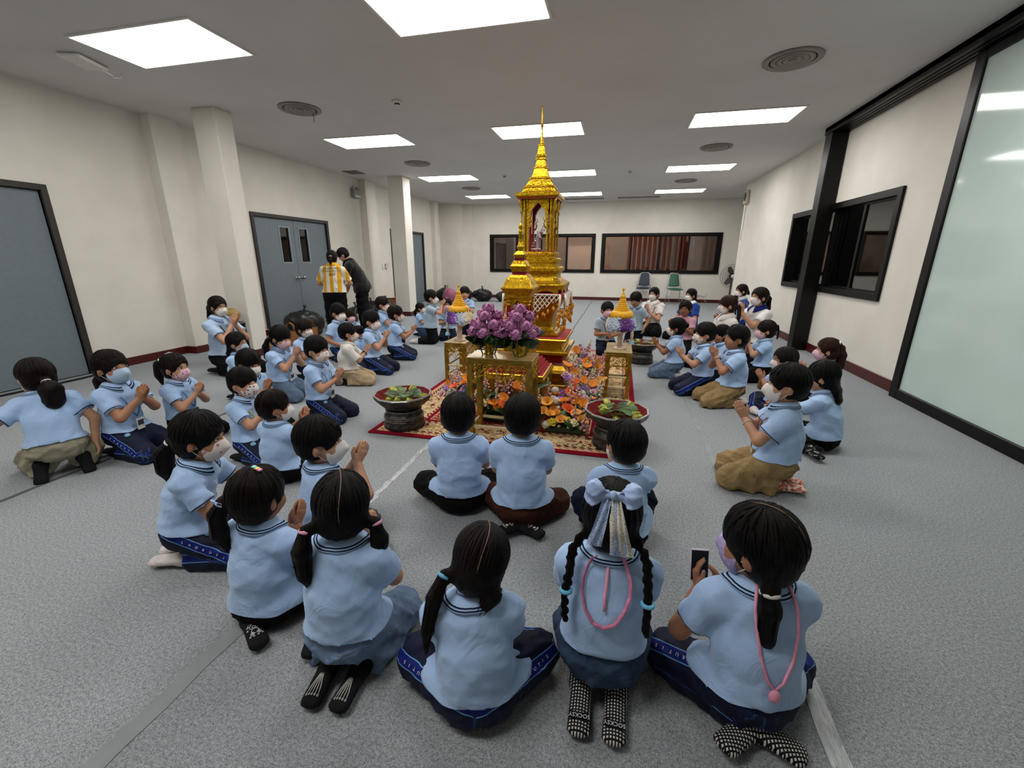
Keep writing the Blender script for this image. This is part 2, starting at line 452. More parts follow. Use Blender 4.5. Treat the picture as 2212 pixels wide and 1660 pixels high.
# ------------------------------------------------------------------ ceiling fixtures
def m_emit(name, c, s):
    t = NT(name); e = t.n('ShaderNodeEmission'); e.inputs[0].default_value = lin(c); e.inputs[1].default_value = s
    t.l(e.outputs[0], t.out.inputs[0]); return t.m
M_PANEL = m_emit('led_diffuser', '#fffcf8', LIGHT_STRENGTH)
LX = (-4.40, -1.815, .748); LY = (0.0, 3.09, 6.22, 9.38, 12.40)
rows = ['behind the camera', 'nearest row', 'second row', 'third row', 'back row']; cols = ['left', 'middle', 'right']
lsrc = None
for j, y in enumerate(LY):
    for i, x in enumerate(LX):
        if j == 0 and i == 2: continue
        lab = 'white square-edged ceiling light panel, %s, %s column' % (rows[j], cols[i])
        l = thing('ceiling_light', lab, 'light', (x+.598, y+.304, ZC), group='ceiling light panels')
        if lsrc is None:
            mb = MB()
            for q in (((-.612,-.318),(.612,-.297)),((-.612,.297),(.612,.318)),((-.612,-.297),(-.591,.297)),((.591,-.297),(.612,.297))):
                mb.box((q[0][0],q[0][1],-.012),(q[1][0],q[1][1],.0))
            a = mb.build('frame', M_WHITEP, l)
            b = MB().box((-.591,-.297,-.008),(.591,.297,-.001)).build('diffuser', M_PANEL, l); lsrc = (a, b)
        else:
            for s in lsrc: inst(s, l)
o = thing('ceiling_light', 'added unseen corridor light brightening the blinds beyond the back windows', 'light', (-1, YB+1.3, ZC))
MB().box((-2,-.15,-.01),(2,.15,0)).build('diffuser', m_emit('added_corridor_fill', '#fff0e6', 80), o)  # unseen lamp, added to brighten the blinds and the back panes
o = thing('ceiling_light', 'small ceiling light in the room behind the right window', 'light', (4.9, 8.2, ZC))
MB().box((-.3,-1.2,-.01),(.3,1.2,0)).build('diffuser', m_emit('side_lamp', '#f3efe8', 3.0), o)
M_VENT = simple('vent_enamel', '#8d867e', .5, nscale=20)
M_VENTD = simple('vent_dark', '#2a2623', .7, nscale=10)
vsrc = None
for x, y, w in ((1.34, 4.86, 'right of the tall shrine, nearest'), (-3.8, 5.0, 'above the left column, nearest'), (1.33, 8.03, 'right side, second row'), (-3.79, 8.11, 'left side, second row'), (1.29, 11.13, 'right side, third row'), (-3.79, 11.16, 'left side, farthest')):
    v = thing('ceiling_vent', 'round grey ceiling air vent, ' + w, 'vent', (x, y, ZC), group='round ceiling vents')
    if vsrc is None:
        vsrc = [MB().lathe([(.0,-.004),(.2,-.004),(.2,-.001),(0,-.001)], 36).build('backing', M_VENTD, v)]
        for r in (.235, .172, .125, .078):
            vsrc.append(MB().lathe([(r-.042 if r<.2 else r-.05,-.012),(r-.012,-.022),(r,-.014),(r,-.002),(r-.006,-.003)], 36, cap=False).build('ring', M_VENT, v))
        vsrc.append(MB().lathe([(0,-.026),(.03,-.022),(.036,-.012),(0,-.004)], 20).build('hub', M_VENT, v))
    else:
        for s in vsrc: inst(s, v)
def grille(x0, x1, y0, y1, lab):
    v = thing('ceiling_grille', lab, 'vent', ((x0+x1)/2, (y0+y1)/2, ZC)); a, b = (x1-x0)/2, (y1-y0)/2
    mb = MB()
    for q in ((-a,-b,a,-b+.025),(-a,b-.025,a,b),(-a,-b,-a+.025,b),(a-.025,-b,a,b)): mb.box((q[0],q[1],-.012),(q[2],q[3],0))
    mb.build('frame', M_VENT, v); MB().box((-a+.02,-b+.02,-.003),(a-.02,b-.02,-.001)).build('backing', M_VENTD, v)
    n = 8; src = None
    for i in range(n):
        yy = -b+.04+(2*b-.08)*i/(n-1)
        if src is None: src = MB().box((-a+.025,-.008,-.01),(a-.025,.004,-.006)).build('slat', M_VENT, v); s = src
        else: s = inst(src, v)
        s.location = (0, yy, 0)
grille(-5.62, -5.3, 8.45, 8.8, 'square dark ceiling grille near the left wall')
grille(-.22, .95, 13.6, 13.85, 'long ceiling grille beside the back wall, right one')
grille(-1.75, -.6, 13.6, 13.85, 'long ceiling grille beside the back wall, left one')
for x, y, lab in ((-2.56, 5.03, 'small white smoke detector left of the shrine spire'), (-2.52, 9.64, 'small smoke detector among the far left ceiling panels'), (.06, 9.71, 'small smoke detector among the far right ceiling panels')):
    d = thing('smoke_detector', lab, 'detector', (x, y, ZC))
    MB().lathe([(0,-.045),(.022,-.043),(.03,-.025),(.05,-.02),(.056,-.002),(0,-.001)], 20).build('housing', M_WHITEP, d)
    MB().lathe([(.024,-.04),(.031,-.03),(.031,-.026),(.024,-.026)], 16, cap=False).build('sensor_slot', M_VENTD, d)
d = thing('router', 'white oblong wireless box with dangling cable on the ceiling', 'device', (-4.78, 3.44, ZC), .3)
MB().box((-.1,-.16,-.035),(.1,.16,0),.015).build('housing', M_WHITEP, d)
MB().tube([(.05,.1,-.034),(.1,.17,-.06),(.08,.2,-.07),(.11,.26,-.05),(.1,.3,-.001)], .004, 6).build('cable', M_WHITEP, d)
mbx = MB(); mbx.tube([(-3.72,5.12,ZC-.02),(-3.715,5.125,ZC-.06),(-3.71,5.12,ZC-.12)], .003, 5); o = mbx.build('loose_wire', M_VENTD); tag(o, 'thin dark wire hanging from the near left ceiling vent', 'wire')
# wall fittings
e = thing('emergency_light', 'grey twin emergency light box high on the left wall', 'light', (XL, 9.2, 2.58))
MB().box((0,-.13,0),(.1,.13,.17),.01).build('housing', simple('steel_grey', '#8b8d8c', .45, .5, nscale=15), e)
MB().box((.1,-.1,.012),(.105,.1,.045)).build('label_strip', M_WHITEP, e)
for s in (-1,1): MB().lathe([(0,0),(.04,.004),(.045,.03),(.025,.06),(0,.062)], 14).build('lamp_head', M_STEEL, e).location = (.05, s*.07, .17)
for y, z, lab in ((10.2,1.02,'white light switch group on left wall, nearest to the pilaster'), (10.34,1.02,'brown switch plate on left wall beside the double door'), (10.48,1.06,'small white notice plate beside the far left door')):
    s = thing('light_switch', lab, 'switch', (XL, y, z))
    MB().box((0,-.045,0),(.012,.045,.13),.003).build('plate', M_WHITEP if 'white' in lab else simple('plate_brown','#7d6a45',.5,nscale=9), s)
    for k in range(2): MB().box((.012,-.03,.02+.05*k),(.018,.03,.06+.05*k),.002).build('rocker', M_WHITEP, s)
sp = thing('wall_speaker', 'cream wall speaker with dangling cord high on the right wall end', 'speaker', (XR, 11.78, 2.53))
MB().box((-.07,-.15,0),(0,.15,.3),.02).build('housing', simple('cream_plastic', '#b9b09a', .5, nscale=12), sp)
MB().lathe([(0,0),(.09,0),(.1,.006),(.08,.012),(0,.014)], 20).build('grille', M_VENTD, sp).matrix_local = Matrix.Translation((-.07,0,.17)) @ Matrix.Rotation(-PI/2, 4, 'Y')
MB().tube([(-.02,.02,0),(-.012,.05,-.25),(-.012,.03,-.5),(-.015,.09,-.62),(-.012,.1,-.8)], .004, 6).build('cord', M_VENTD, sp)
# tape strips and seams on the carpet
def m_tape():
    t = NT('clear_tape_painted_shine'); co = t.coord(); n = t.noise(t.mapping(co, (40, 6, 1)), 3, 4, .7, 1.)
    t.bsdf(t.ramp(n, [(.4, '#7f8486'), (.62, '#c3c6c6')]), t.ramp(n, [(.3, (.25,)*3), (.7, (.6,)*3)]), spec=.6); return t.m  # pale streaks paint the tape's white shine into its colour
M_TAPE = m_tape(); M_TAPE2 = simple('dull_tape', '#85898b', .5, nscale=9, namt=.14); M_SEAM = simple('carpet_seam', '#4f5558', .9, nscale=30)
def tape(x, y0, y1, w, lab, mat):
    n = 40; vs = []; fs = []
    for i in range(n+1):
        y = y0+(y1-y0)*i/n; dx = .004*math.sin(i*1.3)+.003*math.sin(i*.37)
        vs += [(x-w/2+dx, y, .0005), (x-w/2+dx, y, .0022), (x+w/2+dx, y, .0022), (x+w/2+dx, y, .0005)]
        if i:
            a = 4*(i-1); fs += [(a+k, a+k+1, a+k+5, a+k+4) for k in range(3)]
    o = MB().add(vs, fs).build('floor_tape', mat); tag(o, lab, 'tape')
tape(.675, -1.5, 1.62, .055, 'shiny clear tape strip beside the girl with the phone, near part', M_TAPE)
tape(.70, 2.1, 4.6, .035, 'worn tape strip running toward the boy with the watch', M_TAPE2)
tape(-1.265, -1.0, 1.25, .06, 'dull tape strip under the front left girls', M_TAPE2)
tape(-1.265, 1.75, 2.70, .035, 'short tape strip leading to the rug edge', M_TAPE)
tape(-3.25, -2.0, 3.2, .03, 'dark carpet seam on the far left floor', M_SEAM)
tape(-.8, 7.2, 14.2, .02, 'dark carpet seam behind the shrine', M_SEAM)
mbx = MB(); mbx.tube([(XL+.12, 1.9, .012),(XL+.14,2.6,.012),(XL+.16,3.3,.012),(XL+.13,3.52,.012)], .009, 6); o = mbx.build('power_cable', M_BLACK); tag(o, 'black cable along the foot of the left grey door', 'cable')
# ================================================================== altar group
def m_gold(name, c, hi, rough=.36, scale=70, metal=.8, bump=.5):
    t = NT(name); co = t.coord(); v_ = t.n('ShaderNodeTexVoronoi'); t.l(co, v_.inputs['Vector']); v_.inputs['Scale'].default_value = scale
    n = t.noise(co, 22, 3); f = t.math('ADD', t.math('MULTIPLY', v_.outputs['Distance'], .6), t.math('MULTIPLY', n, .5))
    b = t.bsdf(t.ramp(f, [(.25, hi), (.75, c)]), rough, metal, .5); t.bump(b, v_.outputs['Distance'], bump, .006); return t.m  # the hi tone paints glitter highlights into the gold's base colour
M_GOLD = m_gold('shrine_gold_leaf', '#a07a08', '#d8ad1a'); M_GOLDS = m_gold('gold_smooth', '#ad861a', '#d6ac34', .3, 30, .85, .12)
M_GOLDT = m_gold('table_gold_paint', '#8f6f22', '#b8923a', .32, 18, .75, .08); M_GOLDC = simple('table_top_champagne', '#c3ab7c', .22, .45, nscale=6, namt=.1)
M_GOLDP = simple('table_cream_wood', '#cbb98e', .5, nscale=12, namt=.1)
M_RED = simple('shrine_red_lacquer', '#8c0f1a', .35, nscale=25, namt=.2); M_REDT = simple('shrine_red_felt', '#a3242f', .8, nscale=120, namt=.25, bump=.2)
SQ = [(1,1),(-1,1),(-1,-1),(1,-1)]
def chsq(c): return [(1,c),(c,1),(-c,1),(-1,c),(-1,-c),(-c,-1),(c,-1),(1,-c)]
def redent(c, d):
    q = [(1,c-d),(1-d*.0,c)]; out = []
    for sx, sy, fl in ((1,1,0),(-1,1,1),(-1,-1,0),(1,-1,1)):
        pts = [(1,c),(1-d,c),(1-d,1-d),(c,1-d),(c,1)]
        if fl: pts = pts[::-1]
        out += [(x*sx, y*sy) for x, y in pts]
    return out
def tier(root, name, prof, mat, sq, c=(0,0,0)): return MB().lathe(prof, sq=sq, c=c, smooth=False).build(name, mat, root)
# ---- rug
def m_rug():
    t = NT('rug_red_cream'); co = t.coord(); s = t.sep(co); RX, RY = 1.0175, 1.785
    dx = t.math('SUBTRACT', RX, t.math('ABSOLUTE', s[0])); dy = t.math('SUBTRACT', RY, t.math('ABSOLUTE', s[1])); d = t.math('MINIMUM', dx, dy)
    n1 = t.noise(co, 15, 3, .55, .6); n2 = t.noise(t.mapping(co, (1,1,1), (3.1,1.7,0)), 24, 2, .5, .8); n3 = t.noise(t.mapping(co, (1,1,1), (7.1,2.7,0)), 9, 3, .6, 1.2)
    wv = t.math('FRACT', t.math('MULTIPLY', t.math('ADD', s[0], s[1]), 18)); tri = t.math('ABSOLUTE', t.math('SUBTRACT', wv, .5))
    cream, red, dark, pink = '#cdb088', '#7c0c20', '#2b1a15', '#b0705c'
    flor = t.mix(t.math('GREATER_THAN', n1, .56), cream, '#a98f5c'); flor = t.mix(t.math('GREATER_THAN', n2, .6), flor, '#6d1c22'); flor = t.mix(t.band(n1, .35, .395), flor, '#4d4a2c')
    fld = t.mix(t.band(n3, .47, .53), red, '#c59d7a'); fld = t.mix(t.band(n2, .38, .42), fld, '#b98a66')
    c = fld
    def lay(lo, hi, colr):
        nonlocal c; c = t.mix(t.band(d, lo, hi), c, colr)
    lay(-1, .05, red); lay(.05, .095, t.mix(t.math('GREATER_THAN', tri, t.math('MULTIPLY', t.math('SUBTRACT', d, .05), 11)), pink, cream))
    lay(.095, .115, t.mix(t.math('GREATER_THAN', tri, .17), cream, dark)); lay(.115, .30, flor)
    lay(.30, .325, t.mix(t.math('GREATER_THAN', tri, .25), '#c9a782', '#7a2b2a')); lay(.325, .36, red); lay(.36, .368, cream)
    f = t.noise(co, 500, 2); b = t.bsdf(c, .95, spec=.08); t.bump(b, f, .35, .003); return t.m
rug = MB().box((-1.0175,-1.785,0),(1.0175,1.785,.011),.004).build('rug', m_rug()); rug.location = (-.7975, 4.515, 0)
tag(rug, 'patterned red and cream rug under the golden shrine', 'rug')
# ---- main shrine
sh = thing('shrine', 'tall golden shrine with tapering spire standing on red rug', 'shrine', (-.8, 4.45, .011))
Z = -.011
def tz(pr): return [(r, z+Z) for r, z in pr]
tier(sh, 'plinth', [(.352,.0),(.352,.07),(.342,.08),(.338,.1),(.338,.185),(.386,.192),(.386,.204),(.35,.225),(.318,.266)], M_GOLDS, SQ)
tier(sh, 'red_neck', tz([(.312,.265),(.304,.285),(.298,.3),(.298,.36),(.318,.376),(.33,.388)]), M_RED, SQ)
tier(sh, 'ledge', tz([(.345,.386),(.356,.392),(.356,.415),(.35,.424),(.325,.426),(.318,.43)]), M_GOLDS, SQ)
tier(sh, 'gold_neck', tz([(.305,.428),(.292,.445),(.29,.495),(.31,.515)]), M_GOLD, SQ)
tier(sh, 'ledge', tz([(.326,.514),(.338,.52),(.338,.533),(.33,.541)]), M_GOLDS, SQ)
tier(sh, 'red_top', tz([(.322,.541),(.322,.549)]), M_REDT, SQ)
tier(sh, 'waist_base', tz([(.235,.549),(.245,.556),(.245,.575),(.24,.592),(.215,.6),(.2,.607)]), M_GOLDS, chsq(.93))
tier(sh, 'waist', tz([(.19,.606),(.172,.64),(.168,.70),(.178,.755),(.205,.81),(.25,.875),(.28,.93)]), M_GOLD, chsq(.9))
tier(sh, 'red_rim', tz([(.286,.929),(.29,.935),(.29,.972),(.28,.98)]), M_RED, chsq(.93))
def lotus_skirt():
    mb = MB(); out = chsq(.80)
    mb.lathe(tz([(.262,.995),(.282,1.03),(.291,1.056),(.287,1.066),(.262,1.078),(.236,1.095),(.21,1.119)]), sq=out, smooth=False)
    for k in range(4):     # hanging scalloped valance on each side
        M = Matrix.Rotation(k*PI/2, 3, 'Z'); pts = []
        for i in range(13):
            x = -.235+.47*i/12; q = abs(x)/.235; zz = .98+.045*(1-abs(math.cos(q*PI*1.0)))*.9 - .012*(q > .95)
            pts.append((x, zz+Z))
        pts += [(.235, 1.05+Z), (-.235, 1.05+Z)]
        mb.prism(pts, .012, M @ Matrix(((1,0,0),(0,0,-1),(0,1,0))), M @ Vector((0,-.268,0)))
    return mb
lotus_skirt().build('lotus_tier', M_GOLD, sh)
tier(sh, 'upper_neck', tz([(.206,1.118),(.2,1.135),(.2,1.155),(.222,1.178)]), M_GOLD, chsq(.8))
tier(sh, 'upper_tier', tz([(.228,1.178),(.234,1.188),(.234,1.212),(.222,1.222),(.192,1.226),(.19,1.26)]), M_GOLD, chsq(.8))
tier(sh, 'upper_tier', tz([(.196,1.262),(.205,1.272),(.205,1.296),(.192,1.304),(.172,1.31),(.17,1.326)]), M_GOLD, chsq(.82))
tier(sh, 'upper_tier', tz([(.176,1.326),(.184,1.334),(.184,1.35),(.172,1.36),(.165,1.366)]), M_GOLD, chsq(.84))
tier(sh, 'pavilion_floor', tz([(.155,1.366),(.155,1.371)]), M_RED, SQ)
pb = MB(); 
for dx, dy, w in ((0,0,.026),(.024,-.0,.014),(0,.024,.014),(-.03,.0,.013),(0,-.03,.013)): pb.box((dx-w/2,dy-w/2,1.371+Z),(dx+w/2,dy+w/2,1.85+Z),.002)
psrc = pb.build('pillar', M_GOLD, sh); psrc.location = (.128, -.128, 0)
for k in range(1, 4): 
    a = k*PI/2; p = inst(psrc, sh, (.128*math.cos(a)+.128*math.sin(a), .128*math.sin(a)-.128*math.cos(a), 0), (0,0,a))
def arch_pts(s):
    L = [(-.1,1.371),(-.1,1.85),(.1,1.85),(.1,1.371),(.084,1.371),(.084,1.62),(.078,1.66),(.07,1.69),(.072,1.72),(.055,1.755),(.03,1.785),(0,1.815),(-.03,1.785),(-.055,1.755),(-.072,1.72),(-.07,1.69),(-.078,1.66),(-.084,1.62),(-.084,1.371)]
    return [(x, z+Z) for x, z in L]
for k in range(4):
    M = Matrix.Rotation(k*PI/2, 3, 'Z'); R3 = M @ Matrix(((1,0,0),(0,0,-1),(0,1,0)))
    ar = MB().prism(arch_pts(1), .012, R3, M @ Vector((0,-.142,0))).build('arch', M_GOLD, sh)
    MB().prism(arch_pts(1), .03, R3, M @ Vector((0,-.12,0))).build('arch_lining', M_RED, ar)
    for s in (-1, 1):      # curled flame ornaments on the jambs
        pts = [M @ Vector((s*(.084-q[0]), -.15, q[1]+Z)) for q in ((0,1.58),(.014,1.6),(.022,1.625),(.012,1.64),(.016,1.655),(.03,1.668),(.022,1.69))]
        MB().tube(pts, [.009,.009,.008,.006,.007,.005,.002], 6).build('flame_ornament', M_GOLD, ar)
        pts = [M @ Vector((s*q[0], -q[1], q[2]+Z)) for q in ((.15,.15,1.70),(.16,.16,1.73),(.152,.155,1.76),(.168,.168,1.80),(.18,.18,1.862))]
        if s > 0: MB().tube(pts, [.003,.012,.008,.012,.007], 6).build('eave_bracket', M_GOLD, sh)
    for s in (-1, 1):
        MB().lathe([(0,0),(.012,.006),(.006,.02),(.013,.03),(.006,.045),(.014,.058),(.007,.075),(.015,.09),(.015,.11)], 10).build('pendant', M_GOLD, sh).location = M @ Vector((s*.1,-.152,1.74+Z))
tier(sh, 'eave', tz([(.185,1.848),(.202,1.862),(.205,1.868),(.205,1.89),(.195,1.896)]), M_GOLD, SQ)
MB().box((-.19,-.19,1.843+Z),(.19,.19,1.85+Z)).build('eave_underside', M_RED, sh)
for pr in ([(.182,1.895),(.162,1.914),(.142,1.942),(.148,1.948),(.148,1.96),(.138,1.966)], [(.132,1.965),(.114,1.995),(.096,2.022),(.102,2.028),(.102,2.038),(.09,2.044)],
           [(.084,2.043),(.074,2.07),(.062,2.112),(.059,2.12),(.066,2.126),(.066,2.135),(.056,2.14)], [(.052,2.139),(.048,2.165),(.042,2.195),(.049,2.202),(.049,2.214),(.04,2.219)],
           [(.042,2.219),(.046,2.232),(.046,2.242),(.038,2.247),(.033,2.28),(.025,2.318),(.03,2.323),(.03,2.33),(.02,2.336)]):
    tier(sh, 'roof_tier', tz(pr), M_GOLD, redent(.72, .12))
MB().lathe(tz([(.022,2.334),(.026,2.342),(.017,2.352),(.023,2.36),(.015,2.37),(.02,2.378),(.012,2.39),(.015,2.4),(.010,2.412),(.012,2.425),(.008,2.436),(.009,2.478),(.017,2.49),(.017,2.496),(.006,2.506),(.010,2.525),(.007,2.6),(.004,2.618),(.009,2.63),(.007,2.643),(.001,2.656)]), 14).build('spire', M_GOLDS, sh)
# crystal relic stand inside the pavilion
def m_crystal():
    t = NT('crystal'); t.bsdf('#e6d3da', .04, 0, .8, **{'Transmission Weight': .6, 'IOR': 1.45}); return t.m
M_CRYST = m_crystal(); M_ROSEG = simple('rose_silver', '#a78a8c', .25, .8, nscale=60)
cs = thing('crystal_stand', 'sparkling crystal relic stand inside the shrine pavilion', 'relic stand', (-.82, 4.43, 1.372))
MB().lathe([(.05,0),(.055,.008),(.03,.014),(.022,.02)], 16).build('base', M_ROSEG, cs)
MB().lathe([(.02,.018),(.012,.04),(.02,.06),(.01,.09),(.024,.12),(.012,.16),(.006,.19)], 14).build('stem', M_CRYST, cs)
for k, (x, y, z, r) in enumerate(((-.03,0,.07,.02),(-.02,.01,.11,.018),(.0,0,.13,.019),(.02,-.01,.15,.02),(.035,0,.175,.019),(.05,.01,.2,.02),(.03,.02,.12,.016),(.06,0,.225,.018),(-.035,-.02,.045,.018))):
    MB().ellipsoid((x,y,z), r, r, r, 12, 8).build('crystal_ball', M_CRYST if k % 2 else M_ROSEG, cs)
MB().tube([(-.055,-.11,.012),(-.02,-.125,.018),(.03,-.125,.016),(.05,-.11,.012)], .009, 8).build('bead_strand', M_ROSEG, cs)
# ---- jasmine net garlands hung from the rim
M_JAS = simple('jasmine_white', '#d9d3c2', .8, nscale=180, namt=.14, bump=.4); M_BUD = simple('champak_orange', '#d98a0e', .55, nscale=40, namt=.2); M_GREENB = simple('calyx_green', '#4d5a2a', .6, nscale=40)
bud0 = None
def net(root, M, half, ztop, drop, step, r=.0052):
    """open diamond net on the local plane y=0 (x across, z up), clipped to a V"""
    def low(x): return ztop-drop*(1-abs(x)/half)**.9-.035
    mb = MB(); n = int(2*half/step)
    for s in (-1, 1):
        for k in range(-n-4, n+5):
            pts = []
            for j in range(0, 40):
                z = ztop-j*step*.25; x = k*step+s*(ztop-z)*.8
                if abs(x) <= half and z >= low(x): pts.append(M @ Vector((x, 0.002*s, z)))
            if len(pts) > 1: mb.tube(pts, r, 5)
    mb.tube([M @ Vector((-half,0,ztop)), M @ Vector((half,0,ztop))], r*1.3, 6)
    return mb, low
def hang_buds(root, M, pts):
    global bud0
    for x, y, z, L, sc in pts:
        loc = M @ Vector((x, y, z))
        if bud0 is None:
            b = MB(); b.tube([(0,0,0),(0,0,-.03)], .0035, 5); b.build('string', M_JAS, root)
            q = MB(); q.cur = 0; q.lathe([(.001,-.03),(.006,-.034),(.007,-.04)], 8); q.cur = 1; q.lathe([(.006,-.038),(.0115,-.05),(.012,-.062),(.008,-.078),(.001,-.086)], 10)
            bud0 = q.build('hanging_bud', [M_GREENB, M_BUD], root); o = bud0
        else: o = inst(bud0, root)
        o.location = loc; o.scale = (sc, sc, sc); o.rotation_euler = (random.uniform(-.12,.12), random.uniform(-.12,.12), random.uniform(0,6))
rg = random.Random(3)
for k, nm in ((0,'front'), (1,'right'), (3,'left')):
    M = Matrix.Translation((-.8, 4.45, 0)) @ Matrix.Rotation(k*PI/2, 4, 'Z') @ Matrix.Translation((0, -.298, 0))
    g = thing('jasmine_garland', 'white jasmine net garland with orange buds on the %s of the shrine' % nm, 'garland', (0,0,0), group='jasmine net garlands')
    mb, low = net(g, M, .265, .968, .165, .045); mb.build('net', M_JAS, g)
    pts = []
    for i in range(11):
        x = -.25+.05*i; z = low(x)+.012; pts.append((x, -.004, z, .03, 1.0))
        if i % 2: pts.append((x+.012, -.02, z-.012, .03, .9))
    for s in (-1, 1):
        for j in range(9): pts.append((s*(.255+rg.uniform(-.02,.025)), rg.uniform(-.03,.01), .9-j*.022, .03, rg.uniform(.95,1.25)))
    hang_buds(g, M, pts)
    for s in (-1, 1): MB().tube([M @ Vector((s*.262,-.01,.97)), M @ Vector((s*.262,-.016,.9)), M @ Vector((s*.258,-.012,.73))], [.012,.01,.006], 7).build('corner_strand', M_JAS, g)
# ---- small shrine on stepped red pedestal
ss = thing('small_shrine', 'small golden spirit shrine with red columns in front of the tall shrine', 'shrine', (-.8, 3.572, .011)); 
tier(ss, 'plinth', [(.262,0),(.262,.05),(.25,.06),(.25,.3),(.265,.325),(.265,.345)], M_GOLDS, SQ)
for a, z0, z1 in ((.243,.334,.371),(.218,.371,.395),(.196,.395,.424),(.176,.424,.448)): tier(ss, 'red_step', [(a-.004,z0),(a,z0+.004),(a,z1-.003),(a-.003,z1)], M_REDT, SQ)
tier(ss, 'ledge', [(.232,.345),(.25,.352),(.25,.366),(.244,.37)], M_GOLDS, SQ)
tier(ss, 'gold_neck', [(.15,.448),(.125,.48),(.118,.56),(.12,.62),(.14,.672)], M_GOLD, chsq(.9))
tier(ss, 'ledge', [(.145,.67),(.158,.68),(.158,.7),(.15,.708)], M_GOLDS, SQ); tier(ss, 'red_top', [(.148,.708),(.148,.716)], M_REDT, SQ)
tier(ss, 'floor_slab', [(.12,.716),(.12,.73),(.11,.738)], M_GOLD, SQ)
cb = MB().box((-.018,-.018,.736),(.018,.018,.955),.003); csrc = cb.build('column', M_RED, ss); csrc.location = (.076,-.076,0)
for q in ((-.076,-.076),(.076,.076),(-.076,.076)): inst(csrc, ss, (q[0],q[1],0))
for q in ((.076,-.076),(-.076,-.076),(.076,.076),(-.076,.076)):
    MB().lathe([(.02,.915),(.026,.925),(.02,.935),(.03,.95),(.024,.96),(.034,.975)], sq=SQ, smooth=False, c=(q[0],q[1],0)).build('capital', M_GOLD, ss)
for k in range(4):
    M = Matrix.Rotation(k*PI/2, 3, 'Z'); L = [(-.056,.975),(.056,.975),(.056,.86),(.045,.9),(.04,.925),(.02,.945),(0,.962),(-.02,.945),(-.04,.925),(-.045,.9),(-.056,.86)]
    MB().prism(L, .01, M @ Matrix(((1,0,0),(0,0,-1),(0,1,0))), M @ Vector((0,-.088,0))).build('arch', M_GOLD, ss)
tier(ss, 'eave', [(.098,.97),(.104,.985),(.104,1.0),(.112,1.02),(.13,1.048),(.138,1.058),(.136,1.066)], M_GOLD, chsq(.93))
tier(ss, 'roof_dome', [(.128,1.066),(.118,1.085),(.106,1.115),(.09,1.145),(.072,1.163)], M_GOLD, chsq(.9))
tier(ss, 'red_neck', [(.064,1.163),(.058,1.172),(.062,1.188)], M_RED, chsq(.85))
tier(ss, 'roof_tier', [(.058,1.186),(.066,1.208),(.076,1.226),(.077,1.232),(.064,1.246),(.05,1.274)], M_GOLD, chsq(.85))
tier(ss, 'red_neck', [(.044,1.273),(.04,1.281),(.043,1.293)], M_RED, chsq(.85))
tier(ss, 'roof_tier', [(.038,1.292),(.045,1.306),(.051,1.317),(.051,1.323),(.04,1.333),(.028,1.35)], M_GOLD, chsq(.85))
MB().lathe([(.024,1.349),(.022,1.358),(.026,1.366),(.032,1.38),(.032,1.386),(.022,1.396),(.018,1.43),(.014,1.488),(.02,1.494),(.02,1.503),(.012,1.51),(.018,1.528),(.019,1.54),(.012,1.556),(.001,1.566)], 16).build('finial', M_GOLD, ss)
g = thing('jasmine_garland', 'small jasmine net garland hanging inside the small shrine', 'garland', (0,0,0), group='jasmine net garlands')
M = Matrix.Translation((-.8, 3.49, 0)); mb, low = net(g, M, .045, .93, .07, .024, .0042); mb.build('net', M_JAS, g); hang_buds(g, M, [(0,0,.845,.03,.7)])
